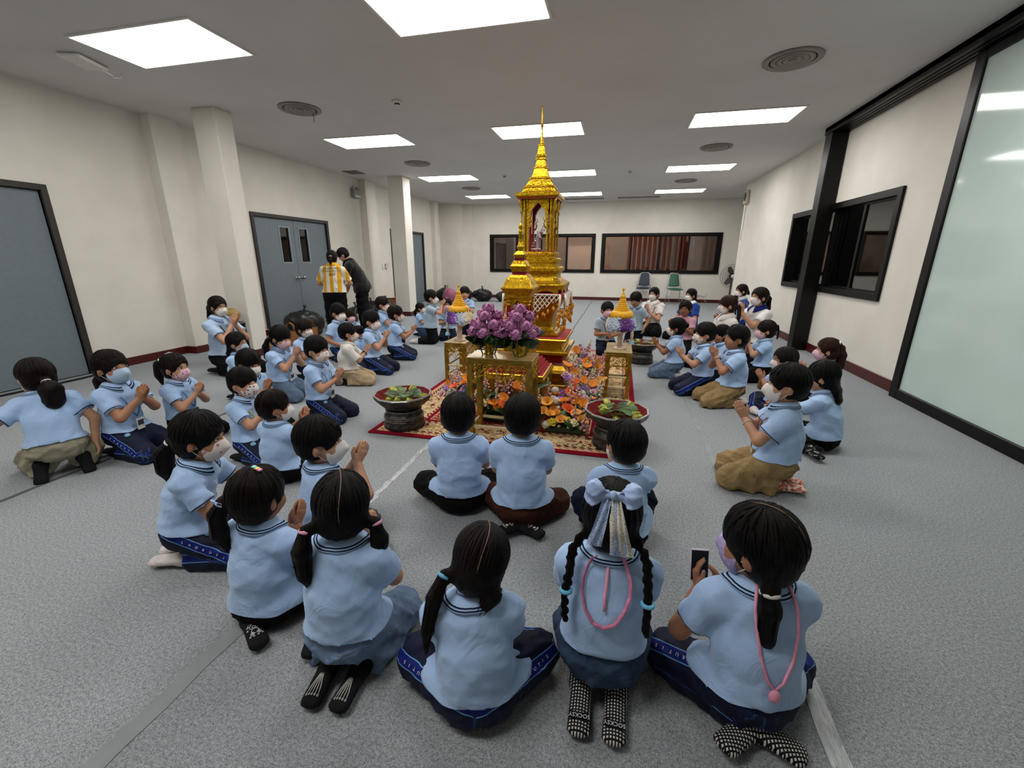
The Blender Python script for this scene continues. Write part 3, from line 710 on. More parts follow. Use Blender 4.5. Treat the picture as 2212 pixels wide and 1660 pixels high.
# ---- gold tables
def curl(mb, c, s, flip, ax, nrmv, r):
    """one scroll of the carved apron in the plane (ax, z)"""
    pts = []
    for i in range(15):
        t = i/14; a = flip*(t*5.2)+.4; rad = s*(1-.78*t); pts.append(c+ax*(math.cos(a)*rad)+Vector((0,0,1))*(math.sin(a)*rad)+nrmv*(.004*math.sin(t*3)))
    mb.tube(pts, [r*(1-.4*i/14) for i in range(15)], 5)
def gold_table(name, label, x0, x1, y0, y1, zt, z0=.011, leg=.042):
    cx, cy = (x0+x1)/2, (y0+y1)/2; t = thing(name, label, 'table', (cx, cy, z0)); a, b, h = (x1-x0)/2, (y1-y0)/2, zt-z0
    mb = MB()
    mb.box((-a,-b,h-.006),(a,b,h),.002); mb.build('table_top', M_GOLDC, t)
    mb = MB()
    for k, i in enumerate((0,.004,.0,.006,.002)): mb.box((-a+i,-b+i,h-.006-.0085*(k+1)),(a-i,b-i,h-.006-.0085*k),.0015)
    mb.build('moulding', M_GOLDT, t); hh = h-.05
    lg = MB().box((-leg/2,-leg/2,0),(leg/2,leg/2,hh),.003)
    for q in (-.012, 0, .012): lg.box((q-.003,-leg/2-.002,.0),(q+.003,leg/2+.002,hh)); lg.box((-leg/2-.002,q-.003,.0),(leg/2+.002,q+.003,hh))
    src = None
    for sx in (-1,1):
        for sy in (-1,1):
            loc = (sx*(a-leg/2-.003), sy*(b-leg/2-.003), 0)
            if src is None: src = lg.build('leg', M_GOLDT, t); src.location = loc
            else: inst(src, t, loc)
    for z in ((.075,) if h > .55 else (.11, .21)):
        for sy in (-1,1): MB().box((-a+leg*.9,sy*(b-leg/2)-.01,z-.01),(a-leg*.9,sy*(b-leg/2)+.01,z+.01),.002).build('stretcher', M_GOLDP, t)
        for sx in (-1,1): MB().box((sx*(a-leg/2)-.01,-b+leg*.9,z-.01),(sx*(a-leg/2)+.01,b-leg*.9,z+.01),.002).build('stretcher', M_GOLDP, t)
    for ax, nv, half, off in ((Vector((1,0,0)),Vector((0,-1,0)),a-leg,b-.008),(Vector((1,0,0)),Vector((0,1,0)),a-leg,b-.008),(Vector((0,1,0)),Vector((1,0,0)),b-leg,a-.008),(Vector((0,1,0)),Vector((-1,0,0)),b-leg,a-.008)):
        mb = MB(); n = max(3, int(2*half/.038)); o = nv*off
        for i in range(n):
            u = -half+2*half*(i+.5)/n; e = abs(u)/half; rows = 3+int(e > .8)*2+int(e < .2 and half > .12)
            if half < .09: rows = 3+(1 if e > .3 else 0)
            for j in range(rows):
                s = .0195-.002*(j % 2); curl(mb, o+ax*(u+(.006 if j % 2 else -.006))+Vector((0,0,hh-.016-.027*j)), s, 1 if (i+j) % 2 else -1, ax, nv, .0058)
        mb.tube([o+ax*(-half)+Vector((0,0,hh-.15)), o+ax*(-half*.86)+Vector((0,0,hh-.1)), o+ax*(-half*.5)+Vector((0,0,hh-.072)), o+ax*(-half*.25)+Vector((0,0,hh-.085)), o+Vector((0,0,hh-.115)), o+ax*(half*.25)+Vector((0,0,hh-.085)), o+ax*(half*.5)+Vector((0,0,hh-.072)), o+ax*(half*.86)+Vector((0,0,hh-.1)), o+ax*half+Vector((0,0,hh-.15))], .005, 6)
        mb.build('carved_apron', M_GOLDS, t)
    for sx in (-1,1):
        for sy in (-1,1): MB().ellipsoid((sx*(a-leg/2-.003), sy*(b-leg/2-.003), .008), leg*.62, leg*.62, .009, 10, 6).build('foot', M_GOLDP, t)
    return t
gold_table('gold_table', 'carved gold table holding two vases of pink lotus, nearest the camera', -1.035, -.548, 2.846, 3.11, .621)
gold_table('offering_stand', 'carved gold stand left of the shrine under a yellow cone offering', -1.725, -1.49, 4.09, 4.56, .466, leg=.034)
gold_table('offering_stand', 'narrow carved gold stand right of the shrine under a yellow cone offering', -.078, .165, 4.03, 4.53, .466, leg=.034)
# ---- flower shapes (meshes shared by every blossom of a kind)
def petal(mb, L, w, a0, lift, curl_, z0=0., r0=.0, n=5, thick=.0008):
    """one petal leaving the axis at angle a0, curving outward then by curl_"""
    ca, sa = math.cos(a0), math.sin(a0); vs = []; fs = []
    for i in range(n+1):
        t = i/n; an = lift-curl_*t; rr = r0+L*(t*math.cos(lift-curl_*t*.5)); zz = z0+L*t*math.sin(lift-curl_*t*.5); ww = w*math.sin(PI*min(.97, .12+.86*t))**.7
        for j in (-1, 0, 1):
            d = -.25*ww*(1-abs(j)) ; x, y = rr+(d*math.sin(an) if j == 0 else 0), j*ww/2
            vs.append((x*ca-y*sa, x*sa+y*ca, zz-(d*math.cos(an) if j == 0 else 0)*1.0))
    for i in range(n):
        for j in (0, 1): fs.append((i*3+j, i*3+j+1, i*3+j+4, i*3+j+3))
    mb.add(vs, fs, True)
FC = {k: simple('petal_'+k, c, .6, nscale=30, namt=.16) for k, c in dict(orange='#e08416', deep='#d9590f', apricot='#e6a03a', pink='#dba4a4', rose='#d29ab2', purple='#54206f', violet='#7a4aa3', white='#d8d2c0', cream='#d9cfa0', yellow='#c9b52a', blue='#a9bdd3', green='#6f8a3a', lotus='#b0719c', lotusd='#93527f').items()}
M_LEAF = simple('leaf_dark_green', '#1f3d18', .4, nscale=18, namt=.35); M_LEAF2 = simple('leaf_mid_green', '#3d5f2c', .45, nscale=14, namt=.3); M_STEMG = simple('stem_olive', '#7b7a2e', .6, nscale=20); M_STEMB = simple('stem_brown', '#6d5630', .7, nscale=20, namt=.4)
FL = {}
def proto(key, fn, mats):
    mb = MB(); fn(mb); me = mb.build('flower', mats).data
    o = bpy.data.objects['flower'] if 'flower' in bpy.data.objects else None
    for ob in [q for q in bpy.data.objects if q.data == me]: bpy.data.objects.remove(ob)
    FL[key] = me
def f_calla(mb):
    mb.cur = 0; n = 14; vs = []; fs = []
    for i in range(6):
        t = i/5
        for k in range(n):
            a = 2*PI*k/n; tip = max(0, math.cos(a)); r = (.006+.032*t**1.4)*(1+.35*tip*t); z = .045*t+.022*tip*t*t-.012*(1-tip)*t*t
            vs.append((r*math.cos(a), r*math.sin(a), z))
    for i in range(5):
        for k in range(n): l = (k+1) % n; fs.append((i*n+k, i*n+l, i*n+n+l, i*n+n+k))
    mb.add(vs, fs, True); mb.cur = 1; mb.tube([(0,0,.005),(.004,0,.035)], .0035, 6); mb.cur = 2; mb.tube([(0,0,.004),(-.004,0,-.05)], .004, 6)
def f_rose(mb):
    mb.cur = 0
    for k in range(5): petal(mb, .034, .036, k*1.257, .35, .5, 0, .004)
    for k in range(5): petal(mb, .03, .03, k*1.257+.6, .85, .3, .004, .002)
    for k in range(4): petal(mb, .024, .022, k*1.57+.2, 1.25, .2, .008, .001)
    mb.ellipsoid((0,0,.016), .009, .009, .014, 8, 6); mb.cur = 1; mb.tube([(0,0,0),(0,0,-.05)], .003, 5)
def f_snap(mb):
    mb.cur = 1; mb.tube([(0,0,-.08),(0,0,.12)], .004, 5); rr = random.Random(5); mb.cur = 0
    for i in range(16):
        z = -.02+.115*i/15; a = i*2.4; r = .018*(1-.55*i/15)+.004; M = Matrix.Rotation(a, 3, 'Z')
        mb.ellipsoid(M @ Vector((r,0,z)), .016*(1-.5*i/15), .014*(1-.5*i/15), .012*(1-.4*i/15), 7, 5)
    mb.cur = 2; mb.ellipsoid((0,0,.122), .007, .007, .022, 7, 5)
def f_hyd(mb):
    mb.cur = 0; rr = random.Random(9)
    for i in range(26):
        u = rr.uniform(0,1); a = i*2.4; th = math.acos(1-u*1.2); d = Vector((math.sin(th)*math.cos(a), math.sin(th)*math.sin(a), math.cos(th))); c = d*.032
        M = d.to_track_quat('Z','Y').to_matrix()
        for k in range(4):
            an = k*PI/2; vs = [M @ Vector(q)+c for q in ((0,0,0),(.011*math.cos(an-.5),.011*math.sin(an-.5),.003),(.016*math.cos(an),.016*math.sin(an),.001),(.011*math.cos(an+.5),.011*math.sin(an+.5),.003))]
            mb.add(vs, [(0,1,2,3)], True)
    mb.ellipsoid((0,0,-.004), .026, .026, .024, 8, 6); mb.cur = 1; mb.tube([(0,0,-.02),(0,0,-.07)], .004, 5)
def f_orchid(mb):
    mb.cur = 0
    for k in range(6): petal(mb, .034, .02, k*1.047, .5, .5, 0, .002)
    mb.cur = 1; mb.tube([(0,0,.0),(0,0,.016)], .004, 6)
def f_small(mb):
    mb.cur = 0
    for k in range(5): petal(mb, .015, .014, k*1.257, .45, .4, 0, .001, 3)
    mb.cur = 1; mb.ellipsoid((0,0,.003), .003, .003, .003, 6, 4)
def f_leaf(mb):
    mb.cur = 0; petal(mb, .14, .06, 0, .9, .8, 0, 0, 7)
def f_lotus(mb):
    mb.cur = 0; mb.lathe([(.004,-.006),(.024,0),(.036,.014),(.037,.028),(.029,.043),(.014,.053),(.001,.058)], 12)
    for k in range(6): petal(mb, .055, .044, k*1.047, .8, -.85, -.002, .018, 6)
    for k in range(5): petal(mb, .036, .036, k*1.257+.3, .5, -.1, -.002, .02, 5)
    mb.cur = 1
    for k in range(5): petal(mb, .034, .03, k*1.257+.9, 1.0, -.9, .02, .02, 4)
    mb.cur = 2; mb.tube([(0,0,-.004),(.004,0,-.06),(0,.004,-.16)], .0045, 6)
for nm, c, cd in (('calla_o','orange','yellow'),('calla_d','deep','orange'),('calla_a','apricot','yellow')): proto(nm, f_calla, [FC[c], FC[cd], M_STEMG])
for c in ('rose','yellow','cream','pink'): proto('rose_'+c, f_rose, [FC[c], M_STEMG])
proto('snap', f_snap, [FC['pink'], M_STEMG, FC['cream']]); proto('snapw', f_snap, [FC['white'], M_STEMG, FC['green']])
proto('hyd', f_hyd, [FC['white'], M_STEMG]); proto('hydc', f_hyd, [FC['cream'], M_STEMG])
proto('orch', f_orchid, [FC['purple'], FC['yellow']]); proto('orch2', f_orchid, [FC['violet'], FC['white']])
for c in ('blue','white','cream','purple','violet'): proto('sm_'+c, f_small, [FC[c], FC['yellow']])
proto('leaf', f_leaf, [M_LEAF]); proto('leaf2', f_leaf, [M_LEAF2]); proto('lotus', f_lotus, [FC['lotus'], FC['lotusd'], M_STEMG])
NAMES = {'calla':'calla_flower','rose':'rose_flower','snap':'snapdragon_spike','snapw':'snapdragon_spike','hyd':'white_flower_head','hydc':'white_flower_head','orch':'orchid_flower','orch2':'orchid_flower','sm':'small_blossom','leaf':'leaf','leaf2':'leaf','lotus':'lotus_flower'}
def put(key, parent, loc, direction, sc=1., spin=None):
    o = bpy.data.objects.new(NAMES[key.split('_')[0]], FL[key]); link(o, parent)
    q = Vector(direction).normalized().to_track_quat('Z', 'Y').to_matrix().to_4x4()
    o.matrix_local = Matrix.Translation(loc) @ q @ Matrix.Rotation(random.uniform(0, 6.28) if spin is None else spin, 4, 'Z') @ Matrix.Scale(sc, 4); return o
def arrangement(label, x0, x1, y0, y1, n, hfun, seed, lean, kinds):
    rr = random.Random(seed); random.seed(seed); a = thing('flower_arrangement', label, 'flowers', ((x0+x1)/2, (y0+y1)/2, .011), group='flower arrangements round the shrine'); cx, cy = (x0+x1)/2, (y0+y1)/2
    MB().box((x0-cx+.02, y0-cy+.02, 0), (x1-cx-.02, y1-cy-.02, .06), .02).build('foam_base', simple('foam_green', '#2b3a22', .9, nscale=40), a)
    pts = []
    tries = 0
    while len(pts) < n and tries < n*60:
        tries += 1; x, y = rr.uniform(x0, x1), rr.uniform(y0, y1); h = hfun(x, y)*rr.uniform(.75, 1.08)
        if all((x-p[0])**2+(y-p[1])**2+(h-p[2])**2 > .046**2 for p in pts): pts.append((x, y, h))
    for i, (x, y, h) in enumerate(pts):
        k = kinds[i % len(kinds)] if isinstance(kinds, list) else kinds(x, y, h, rr)
        d = (lean[0]+(x-cx)*1.2+rr.uniform(-.3,.3), lean[1]+(y-cy)*.8+rr.uniform(-.3,.3), 1.0 if 'snap' not in k else 2.2)
        put(k, a, (x-cx, y-cy, h), d, rr.uniform(.9, 1.2))
    for i in range(int(n*.5)):
        x, y = rr.uniform(x0, x1), rr.uniform(y0, y1); h = hfun(x, y)*rr.uniform(.35, .8); an = rr.uniform(0, 6.28)
        put('leaf' if i % 3 else 'leaf2', a, (x-cx, y-cy, h), (math.cos(an)*.5+lean[0]*.5, math.sin(an)*.5+lean[1]*.5, 1), rr.uniform(.5, 1.0))
    return a
K1 = ['calla_o','hyd','calla_a','leaf2','rose_yellow','calla_d','sm_white','hydc','calla_o','snap','rose_cream','calla_a','sm_cream','hyd']
K2 = ['orch','rose_rose','orch2','snap','calla_o','hyd','orch','snap','rose_pink','calla_o','snapw','hyd','orch2','calla_d']
K3 = ['calla_o','hyd','snapw','calla_a','hydc','snap','calla_o','hyd','orch','rose_rose','snap','calla_d']
arrangement('orange calla and white flowers under the gold table', -1.06, -.54, 3.14, 3.22, 30, lambda x, y: .08+.11*(y-3.1)/.2+.05, 11, (0,-.5), K1)
arrangement('pink snapdragons behind the gold table', -1.04, -.56, 3.245, 3.29, 12, lambda x, y: .26, 12, (0,-.2), ['snap','leaf','snap','calla_o','leaf','snap'])
arrangement('orange calla, yellow rose and purple orchid bunch at front right of shrine', -.50, -.16, 3.02, 3.40, 46, lambda x, y: .05+.2*(y-3.0)/.4+.02, 13, (.1,-.6), lambda x,y,h,rr: rr.choice(K1) if y < 3.24 else rr.choice(K2))
arrangement('mixed flower bank along the right side of the shrine', -.40, -.10, 3.44, 4.0, 56, lambda x, y: .30-.42*(x+.40)+.0*y, 14, (.35,-.25), lambda x,y,h,rr: rr.choice(K2) if y < 3.62 else rr.choice(K3))
arrangement('mixed flower bank at the rear right of the shrine', -.40, -.10, 4.05, 4.9, 52, lambda x, y: .34-.5*(x+.40), 15, (.35,-.2), lambda x,y,h,rr: rr.choice(K3) if y < 4.35 or y > 4.72 else rr.choice(['orch','rose_rose','orch','rose_pink','orch2']))
arrangement('mixed flower bank along the left side of the shrine', -1.46, -1.22, 3.35, 4.05, 40, lambda x, y: .16+.3*(x+1.46), 16, (-.35,-.25), K2)
arrangement('purple orchid bunch left of the gold table', -1.24, -1.09, 3.1, 3.3, 14, lambda x, y: .2, 17, (-.3,-.4), ['orch','orch2','orch','leaf','hyd'])
# ---- lotus vases on the gold table
def lotus_vase(label, x, y, seed):
    rr = random.Random(seed); random.seed(seed); z0 = .621; t = thing('lotus_vase', label, 'vase', (x, y, z0), group='vases of pink lotus')
    MB().lathe([(.0,0),(.036,0),(.037,.006),(.03,.012),(.029,.03),(.034,.04),(.028,.046),(.04,.056),(.047,.072),(.047,.088),(.042,.094),(.036,.09),(.0,.085)], 24).build('vase', M_GOLDS, t)
    lay = [(0,0,.31)]+[(.058*math.cos(a), .058*math.sin(a), .262) for a in (.4,2.5,4.6)]+[(.085*math.cos(a), .085*math.sin(a), .205) for a in (1.2,3.3,4.25,5.4)]+[(.105*math.cos(a), .105*math.sin(a), .152) for a in (3.75,4.7,5.7,.4,2.2)]
    for px, py, pz in lay: put('lotus', t, (px, py, pz), (px*4, py*4, 1), 1.12)
    for i in range(26):
        a = i*2.4; h = .085+.035*(i % 3); put('leaf', t, (.02*math.cos(a), .02*math.sin(a), h), (math.cos(a)*1.0, math.sin(a)*1.0, .15+.25*(i % 2)), rr.uniform(.9, 1.25), rr.uniform(-.3,.3))
    return t
lotus_vase('left vase of folded pink lotus on the gold table', -.905, 2.99, 21); lotus_vase('right vase of folded pink lotus on the gold table', -.668, 2.985, 22)
# ---- yellow cone offerings on pedestal dishes
M_WAX = simple('wax_yellow', '#dca30c', .5, nscale=25, namt=.08); M_CERAM = simple('ceramic_pink_white', '#cdb3a2', .35, nscale=26, namt=.14)
def cone_offering(label, x, y, zt, tail_side, sgn):
    t = thing('cone_offering', label, 'offering', (x, y, zt), group='yellow cone offerings')
    MB().lathe([(0,0),(.062,0),(.064,.006),(.058,.014),(.03,.02),(.026,.03)], 28).build('foot', M_CERAM, t)
    MB().lathe([(.026,.028),(.03,.036),(.022,.046),(.024,.09),(.03,.098),(.022,.108),(.024,.132),(.034,.146)], 20).build('stem', M_CERAM, t)
    MB().lathe([(.03,.144),(.06,.158),(.088,.178),(.094,.19),(.086,.192),(0,.188)], 28).build('dish', M_CERAM, t)
    mb = MB(); n = 48; vs = []; fs = []; pr = [(.088,.29),(.099,.3),(.104,.318),(.101,.34),(.09,.358),(.076,.368)]
    for i, (r, z) in enumerate(pr):
        for k in range(n):
            a = 2*PI*k/n; lob = 1+.045*abs(math.sin(a*7))*(1 if 0 < i < 5 else .3); vs.append((r*lob*math.cos(a), r*lob*math.sin(a), z))
    for i in range(len(pr)-1):
        for k in range(n): l = (k+1) % n; fs.append((i*n+k, i*n+l, i*n+n+l, i*n+n+k))
    fs += [tuple(range(n-1,-1,-1)), tuple((len(pr)-1)*n+k for k in range(n))]; mb.add(vs, fs, True); mb.build('petal_dome', M_WAX, t)
    r, z = .074, .366
    for k in range(7): MB().lathe([(r*.86,z),(r,z+.005),(r,z+.012),(r*.88,z+.0175)], 24).build('ring', M_WAX, t); z += .0175; r *= .845
    MB().lathe([(r*1.15,z-.002),(r*.9,z+.016),(.011,z+.034),(.006,z+.05),(.006,z+.062),(.012,z+.068),(.013,z+.078),(.008,z+.088),(.001,z+.094)], 16).build('finial', M_WAX, t)
    MB().lathe([(.05,.19),(.095,.2),(.108,.23),(.108,.27),(.09,.292),(.04,.293)], 24).build('flower_core', FC['cream'], t)
    rr = random.Random(int(x*100)); random.seed(int(x*100)+500)
    for i in range(130):
        a = i*2.39996; z = .198+.09*((i*.7548) % 1); k = ((a % (2*PI))/(2*PI)+tail_side) % 1
        c = 'sm_cream' if k < .42 else ('sm_blue' if k < .6 else ('sm_purple' if k < .71 else ('sm_violet' if k < .77 else ('sm_blue' if k < .87 else ('sm_white' if k < .92 else 'sm_cream')))))
        rad = .112+.018*math.sin((z-.19)/.1*PI); put(c, t, (rad*math.cos(a), rad*math.sin(a), z), (math.cos(a), math.sin(a), .25), 2.0)
    s = sgn; dx = s*.118*.83; dy = -.118*.56
    MB().tube([(dx,dy,.22),(dx*1.08,dy*1.1,.16),(dx*1.08,dy*1.1,.1)], [.012,.014,.013], 8).build('tassel_strand', FC['cream'], t)
    mb = MB()
    for k in range(9): petal(mb, .05, .022, k*.7, -1.05, .2, .105, .006)
    MB.build(mb, 'tassel_tip', simple('petal_aqua', '#7fb7c9', .6, nscale=30), t).location = (dx*1.08, dy*1.1, 0)
    return t
cone_offering('yellow wax cone offering ringed with blossoms on left gold stand', -1.60, 4.24, .466, .0, -1); cone_offering('yellow wax cone offering ringed with blossoms on right gold stand', .045, 4.22, .466, .87, 1)
# ---- bronze drum bowls with lotus buds
def m_bronze():
    t = NT('bronze_drum'); co = t.coord(); n = t.noise(co, 30, 4); v_ = t.n('ShaderNodeTexVoronoi', feature='DISTANCE_TO_EDGE'); t.l(co, v_.inputs['Vector']); v_.inputs['Scale'].default_value = 30
    b = t.bsdf(t.ramp(n, [(.3, '#23211f'), (.6, '#4a4845'), (.8, '#6a6764')]), .38, .7); t.bump(b, t.math('ADD', v_.outputs['Distance'], t.math('MULTIPLY', n, .4)), .6, .006); return t.m
M_BRONZE = m_bronze(); M_BOWLRED = simple('bowl_red_lacquer', '#660709', .75, spec=.2, nscale=12); M_BRONZEL = simple('bronze_light', '#8a8783', .35, .8, nscale=60, namt=.2)
budme = None
def drum_bowl(label, x, y, full, rot, text=True, z0=.0, seed=1, where=''):
    N = 12; rr = random.Random(seed); ph = rot; t = thing('drum_bowl', label, 'bowl', (x, y, z0), group='bronze drum bowls')
    out = [(math.cos(2*PI*k/N+ph), math.sin(2*PI*k/N+ph)) for k in range(N)]
    MB().lathe([(.156,0),(.162,.006),(.158,.03),(.15,.075),(.155,.088),(.154,.1),(.138,.115),(.134,.13),(.14,.142),(.13,.155)], 40).build('drum_foot', M_BRONZE, t)
    MB().lathe([(.12,.15),(.14,.163),(.175,.19),(.208,.222),(.222,.245),(.226,.262)], sq=out, smooth=False, cap=False).build('bowl', M_BRONZE, t)
    MB().lathe([(.226,.258),(.23,.264),(.226,.27),(.214,.27),(.212,.264)], sq=out, smooth=False, cap=False).build('rim', M_BRONZEL, t)
    MB().lathe([(.01,.2),(.12,.202),(.17,.225),(.213,.267)], sq=out, smooth=False, cap=False).build('lining', M_BOWLRED, t)
    for z, r in ((.09,.1555),(.103,.153),(.145,.14)): MB().tube([(r*math.cos(a), r*math.sin(a), z) for a in np.linspace(0, 2*PI, 40, endpoint=False)], .003, 6, closed=True).build('band', M_BRONZEL, t)
    mb = MB()
    for k in range(12):
        a0 = 2*PI*k/12
        for s in (-1, 1):
            pts = []
            for i in range(10):
                u = i/9; an = s*u*5; rd = .017*(1-.75*u); aa = a0+s*.1+math.cos(an)*rd/.155*s; pts.append((.1575*math.cos(aa), .1575*math.sin(aa), .036+math.sin(an)*rd))
            mb.tube(pts, .0017, 4)
    mb.build('scroll_relief', M_BRONZEL, t)
    if text:
        mb = MB(); an = -PI/2-.95
        while an < -PI/2+.55:      # raised row of small looped characters
            w_ = rr.uniform(.035, .06); q = [(0,0),(0,.009),(.4,.011),(1,.009),(1,0)] if rr.random() < .6 else [(.2,.009),(.2,0),(.9,.001),(.9,.01)]
            mb.tube([(.1535*math.cos(an+w_*.8*u), .1535*math.sin(an+w_*.8*u), .066+h) for u, h in q], .0014, 4)
            if rr.random() < .35: mb.tube([(.1535*math.cos(an+w_*u), .1535*math.sin(an+w_*u), .081+h) for u, h in ((0,0),(.5,.004),(.8,0))], .0012, 4)
            an += w_*1.25
        mb.build('inscription', simple('inscription_gold', '#a59b7c', .5, nscale=40), t)
    # buds, leaves and stems lie in the bowl: things of their own
    global budme
    if budme is None:
        mb = MB(); mb.cur = 0; mb.lathe([(.004,0),(.016,.006),(.0235,.022),(.022,.04),(.012,.058),(.001,.07)], 10)
        for k in range(5): petal(mb, .06, .034, k*1.257, 1.02, -.6, .0, .012, 6)
        mb.cur = 1; mb.tube([(0,0,.004),(.002,0,-.05),(.01,.004,-.15)], .0042, 6)
        q = mb.build('tmp', [simple('lotus_bud_green', '#a9b04e', .55, nscale=18, namt=.2), M_STEMG]); budme = q.data; bpy.data.objects.remove(q)
    rows = ['nearest rim side', 'left side', 'middle', 'right side', 'far side', 'topmost', 'lowest', 'tucked under a leaf']
    for i in range(full):
        a = rr.uniform(0, 2*PI) if i > 4 else i*1.3+rot*3; r = rr.uniform(.06, .15); xx, yy = r*math.cos(a), r*math.sin(a); d = Vector((math.cos(a)*1.0+rr.uniform(-.4,.4), math.sin(a)+rr.uniform(-.4,.4), .28))
        b = thing('lotus_bud', 'pale green lotus bud lying in the %s bowl, %s' % (where, rows[i % 8]), 'lotus bud', (x+xx, y+yy, z0+.236+.012*(i % 3)), group='lotus buds in the %s bowl' % where)
        o = bpy.data.objects.new('bud', budme); link(o, b); o.matrix_local = d.normalized().to_track_quat('Z', 'Y').to_matrix().to_4x4() @ Matrix.Scale(1.05, 4)
    for i in range(4 if full > 4 else 2):
        a = i*1.7+rot*2+.4; xx, yy = .085*math.cos(a), .085*math.sin(a)
        l = thing('lotus_leaf', 'round dark green lotus leaf in the %s bowl, %s' % (where, rows[i]), 'leaf', (x+xx, y+yy, z0+.262+.006*i), group='lotus leaves in the %s bowl' % where)
        mb = MB(); n = 16; vs = [(0,0,0)]+[((.062+.008*math.sin(k*3))*math.cos(2*PI*k/n), (.056+.006*math.cos(k*2))*math.sin(2*PI*k/n), .01*math.sin(2*PI*k/n*2)) for k in range(n)]
        mb.add(vs, [(0, 1+k, 1+(k+1) % n) for k in range(n)], True); mb.add([(q[0],q[1],q[2]-.0015) for q in vs], [(0, 1+(k+1) % n, 1+k) for k in range(n)], True)
        mb.build('blade', M_LEAF2 if i % 2 else M_LEAF, l); MB().tube([(.05,0,.002),(.0,.0,.002),(-.06,0,.003)], .0016, 5).build('midrib', M_STEMG, l)
        MB().tube([(-.05,.01,-.003),(-.1,.0,-.022),(-.17,-.02,-.02)], .0036, 6).build('stalk', M_STEMB, l)
        if full > 4: MB().tube([(.02,.03,-.02),(-.06,.05,-.028),(-.15,.06,-.024)], .0034, 6).build('stalk', M_STEMG, l)
        l.rotation_euler = (rr.uniform(-.35,.35), rr.uniform(-.35,.35), a)
drum_bowl('bronze drum bowl of lotus buds on front left corner of rug', -1.60, 2.93, 8, .1, True, .011, 4, 'front left'); drum_bowl('bronze drum bowl of lotus buds behind the boy, front right', .045, 2.96, 8, .25, False, .011, 5, 'front right')
drum_bowl('bronze drum bowl beyond the right offering stand', .34, 5.72, 4, .2, False, .0, 6, 'rear right'); drum_bowl('bronze drum bowl partly hidden behind the lotus vases', -1.42, 4.95, 4, .3, False, .011, 7, 'rear left')
# ================================================================== people: skeleton
def V3(*a): return np.array(a, float)
def nrm(v):
    v = np.asarray(v, float); return v/max(1e-9, np.linalg.norm(v))
def rotm(ax, ang):
    ax = nrm(ax); c, s = math.cos(ang), math.sin(ang); x, y, z = ax
    return np.array([[c+x*x*(1-c), x*y*(1-c)-z*s, x*z*(1-c)+y*s], [y*x*(1-c)+z*s, c+y*y*(1-c), y*z*(1-c)-x*s], [z*x*(1-c)-y*s, z*y*(1-c)+x*s, c+z*z*(1-c)]])
CHILD = dict(hx=.071, hy=.087, hz=.1, neck=.04, nr=.034, sh=.108, torso=.305, crx=.098, cry=.07, wrx=.092, wry=.073, prx=.104, pry=.086,
             ua=.175, fa=.155, hand=.118, r=(.036, .029, .0205), thigh=.235, shin=.24, tr=(.062, .047), sr=(.043, .029), foot=.15)
ADULT = dict(hx=.074, hy=.092, hz=.11, neck=.06, nr=.045, sh=.155, torso=.45, crx=.135, cry=.095, wrx=.12, wry=.09, prx=.155, pry=.115,
             ua=.265, fa=.225, hand=.165, r=(.045, .036, .026), thigh=.39, shin=.38, tr=(.085, .062), sr=(.056, .038), foot=.21)
def ik(S, W, a, b, pole):
    d = W-S; L = np.linalg.norm(d)
    if L > (a+b)*.995: W = S+d/L*(a+b)*.995; d = W-S; L = np.linalg.norm(d)
    u = d/L; x = (a*a-b*b+L*L)/(2*L); h = math.sqrt(max(0, a*a-x*x))
    p = pole-u*np.dot(pole, u); p = nrm(p)
    return S+u*x+p*h, W
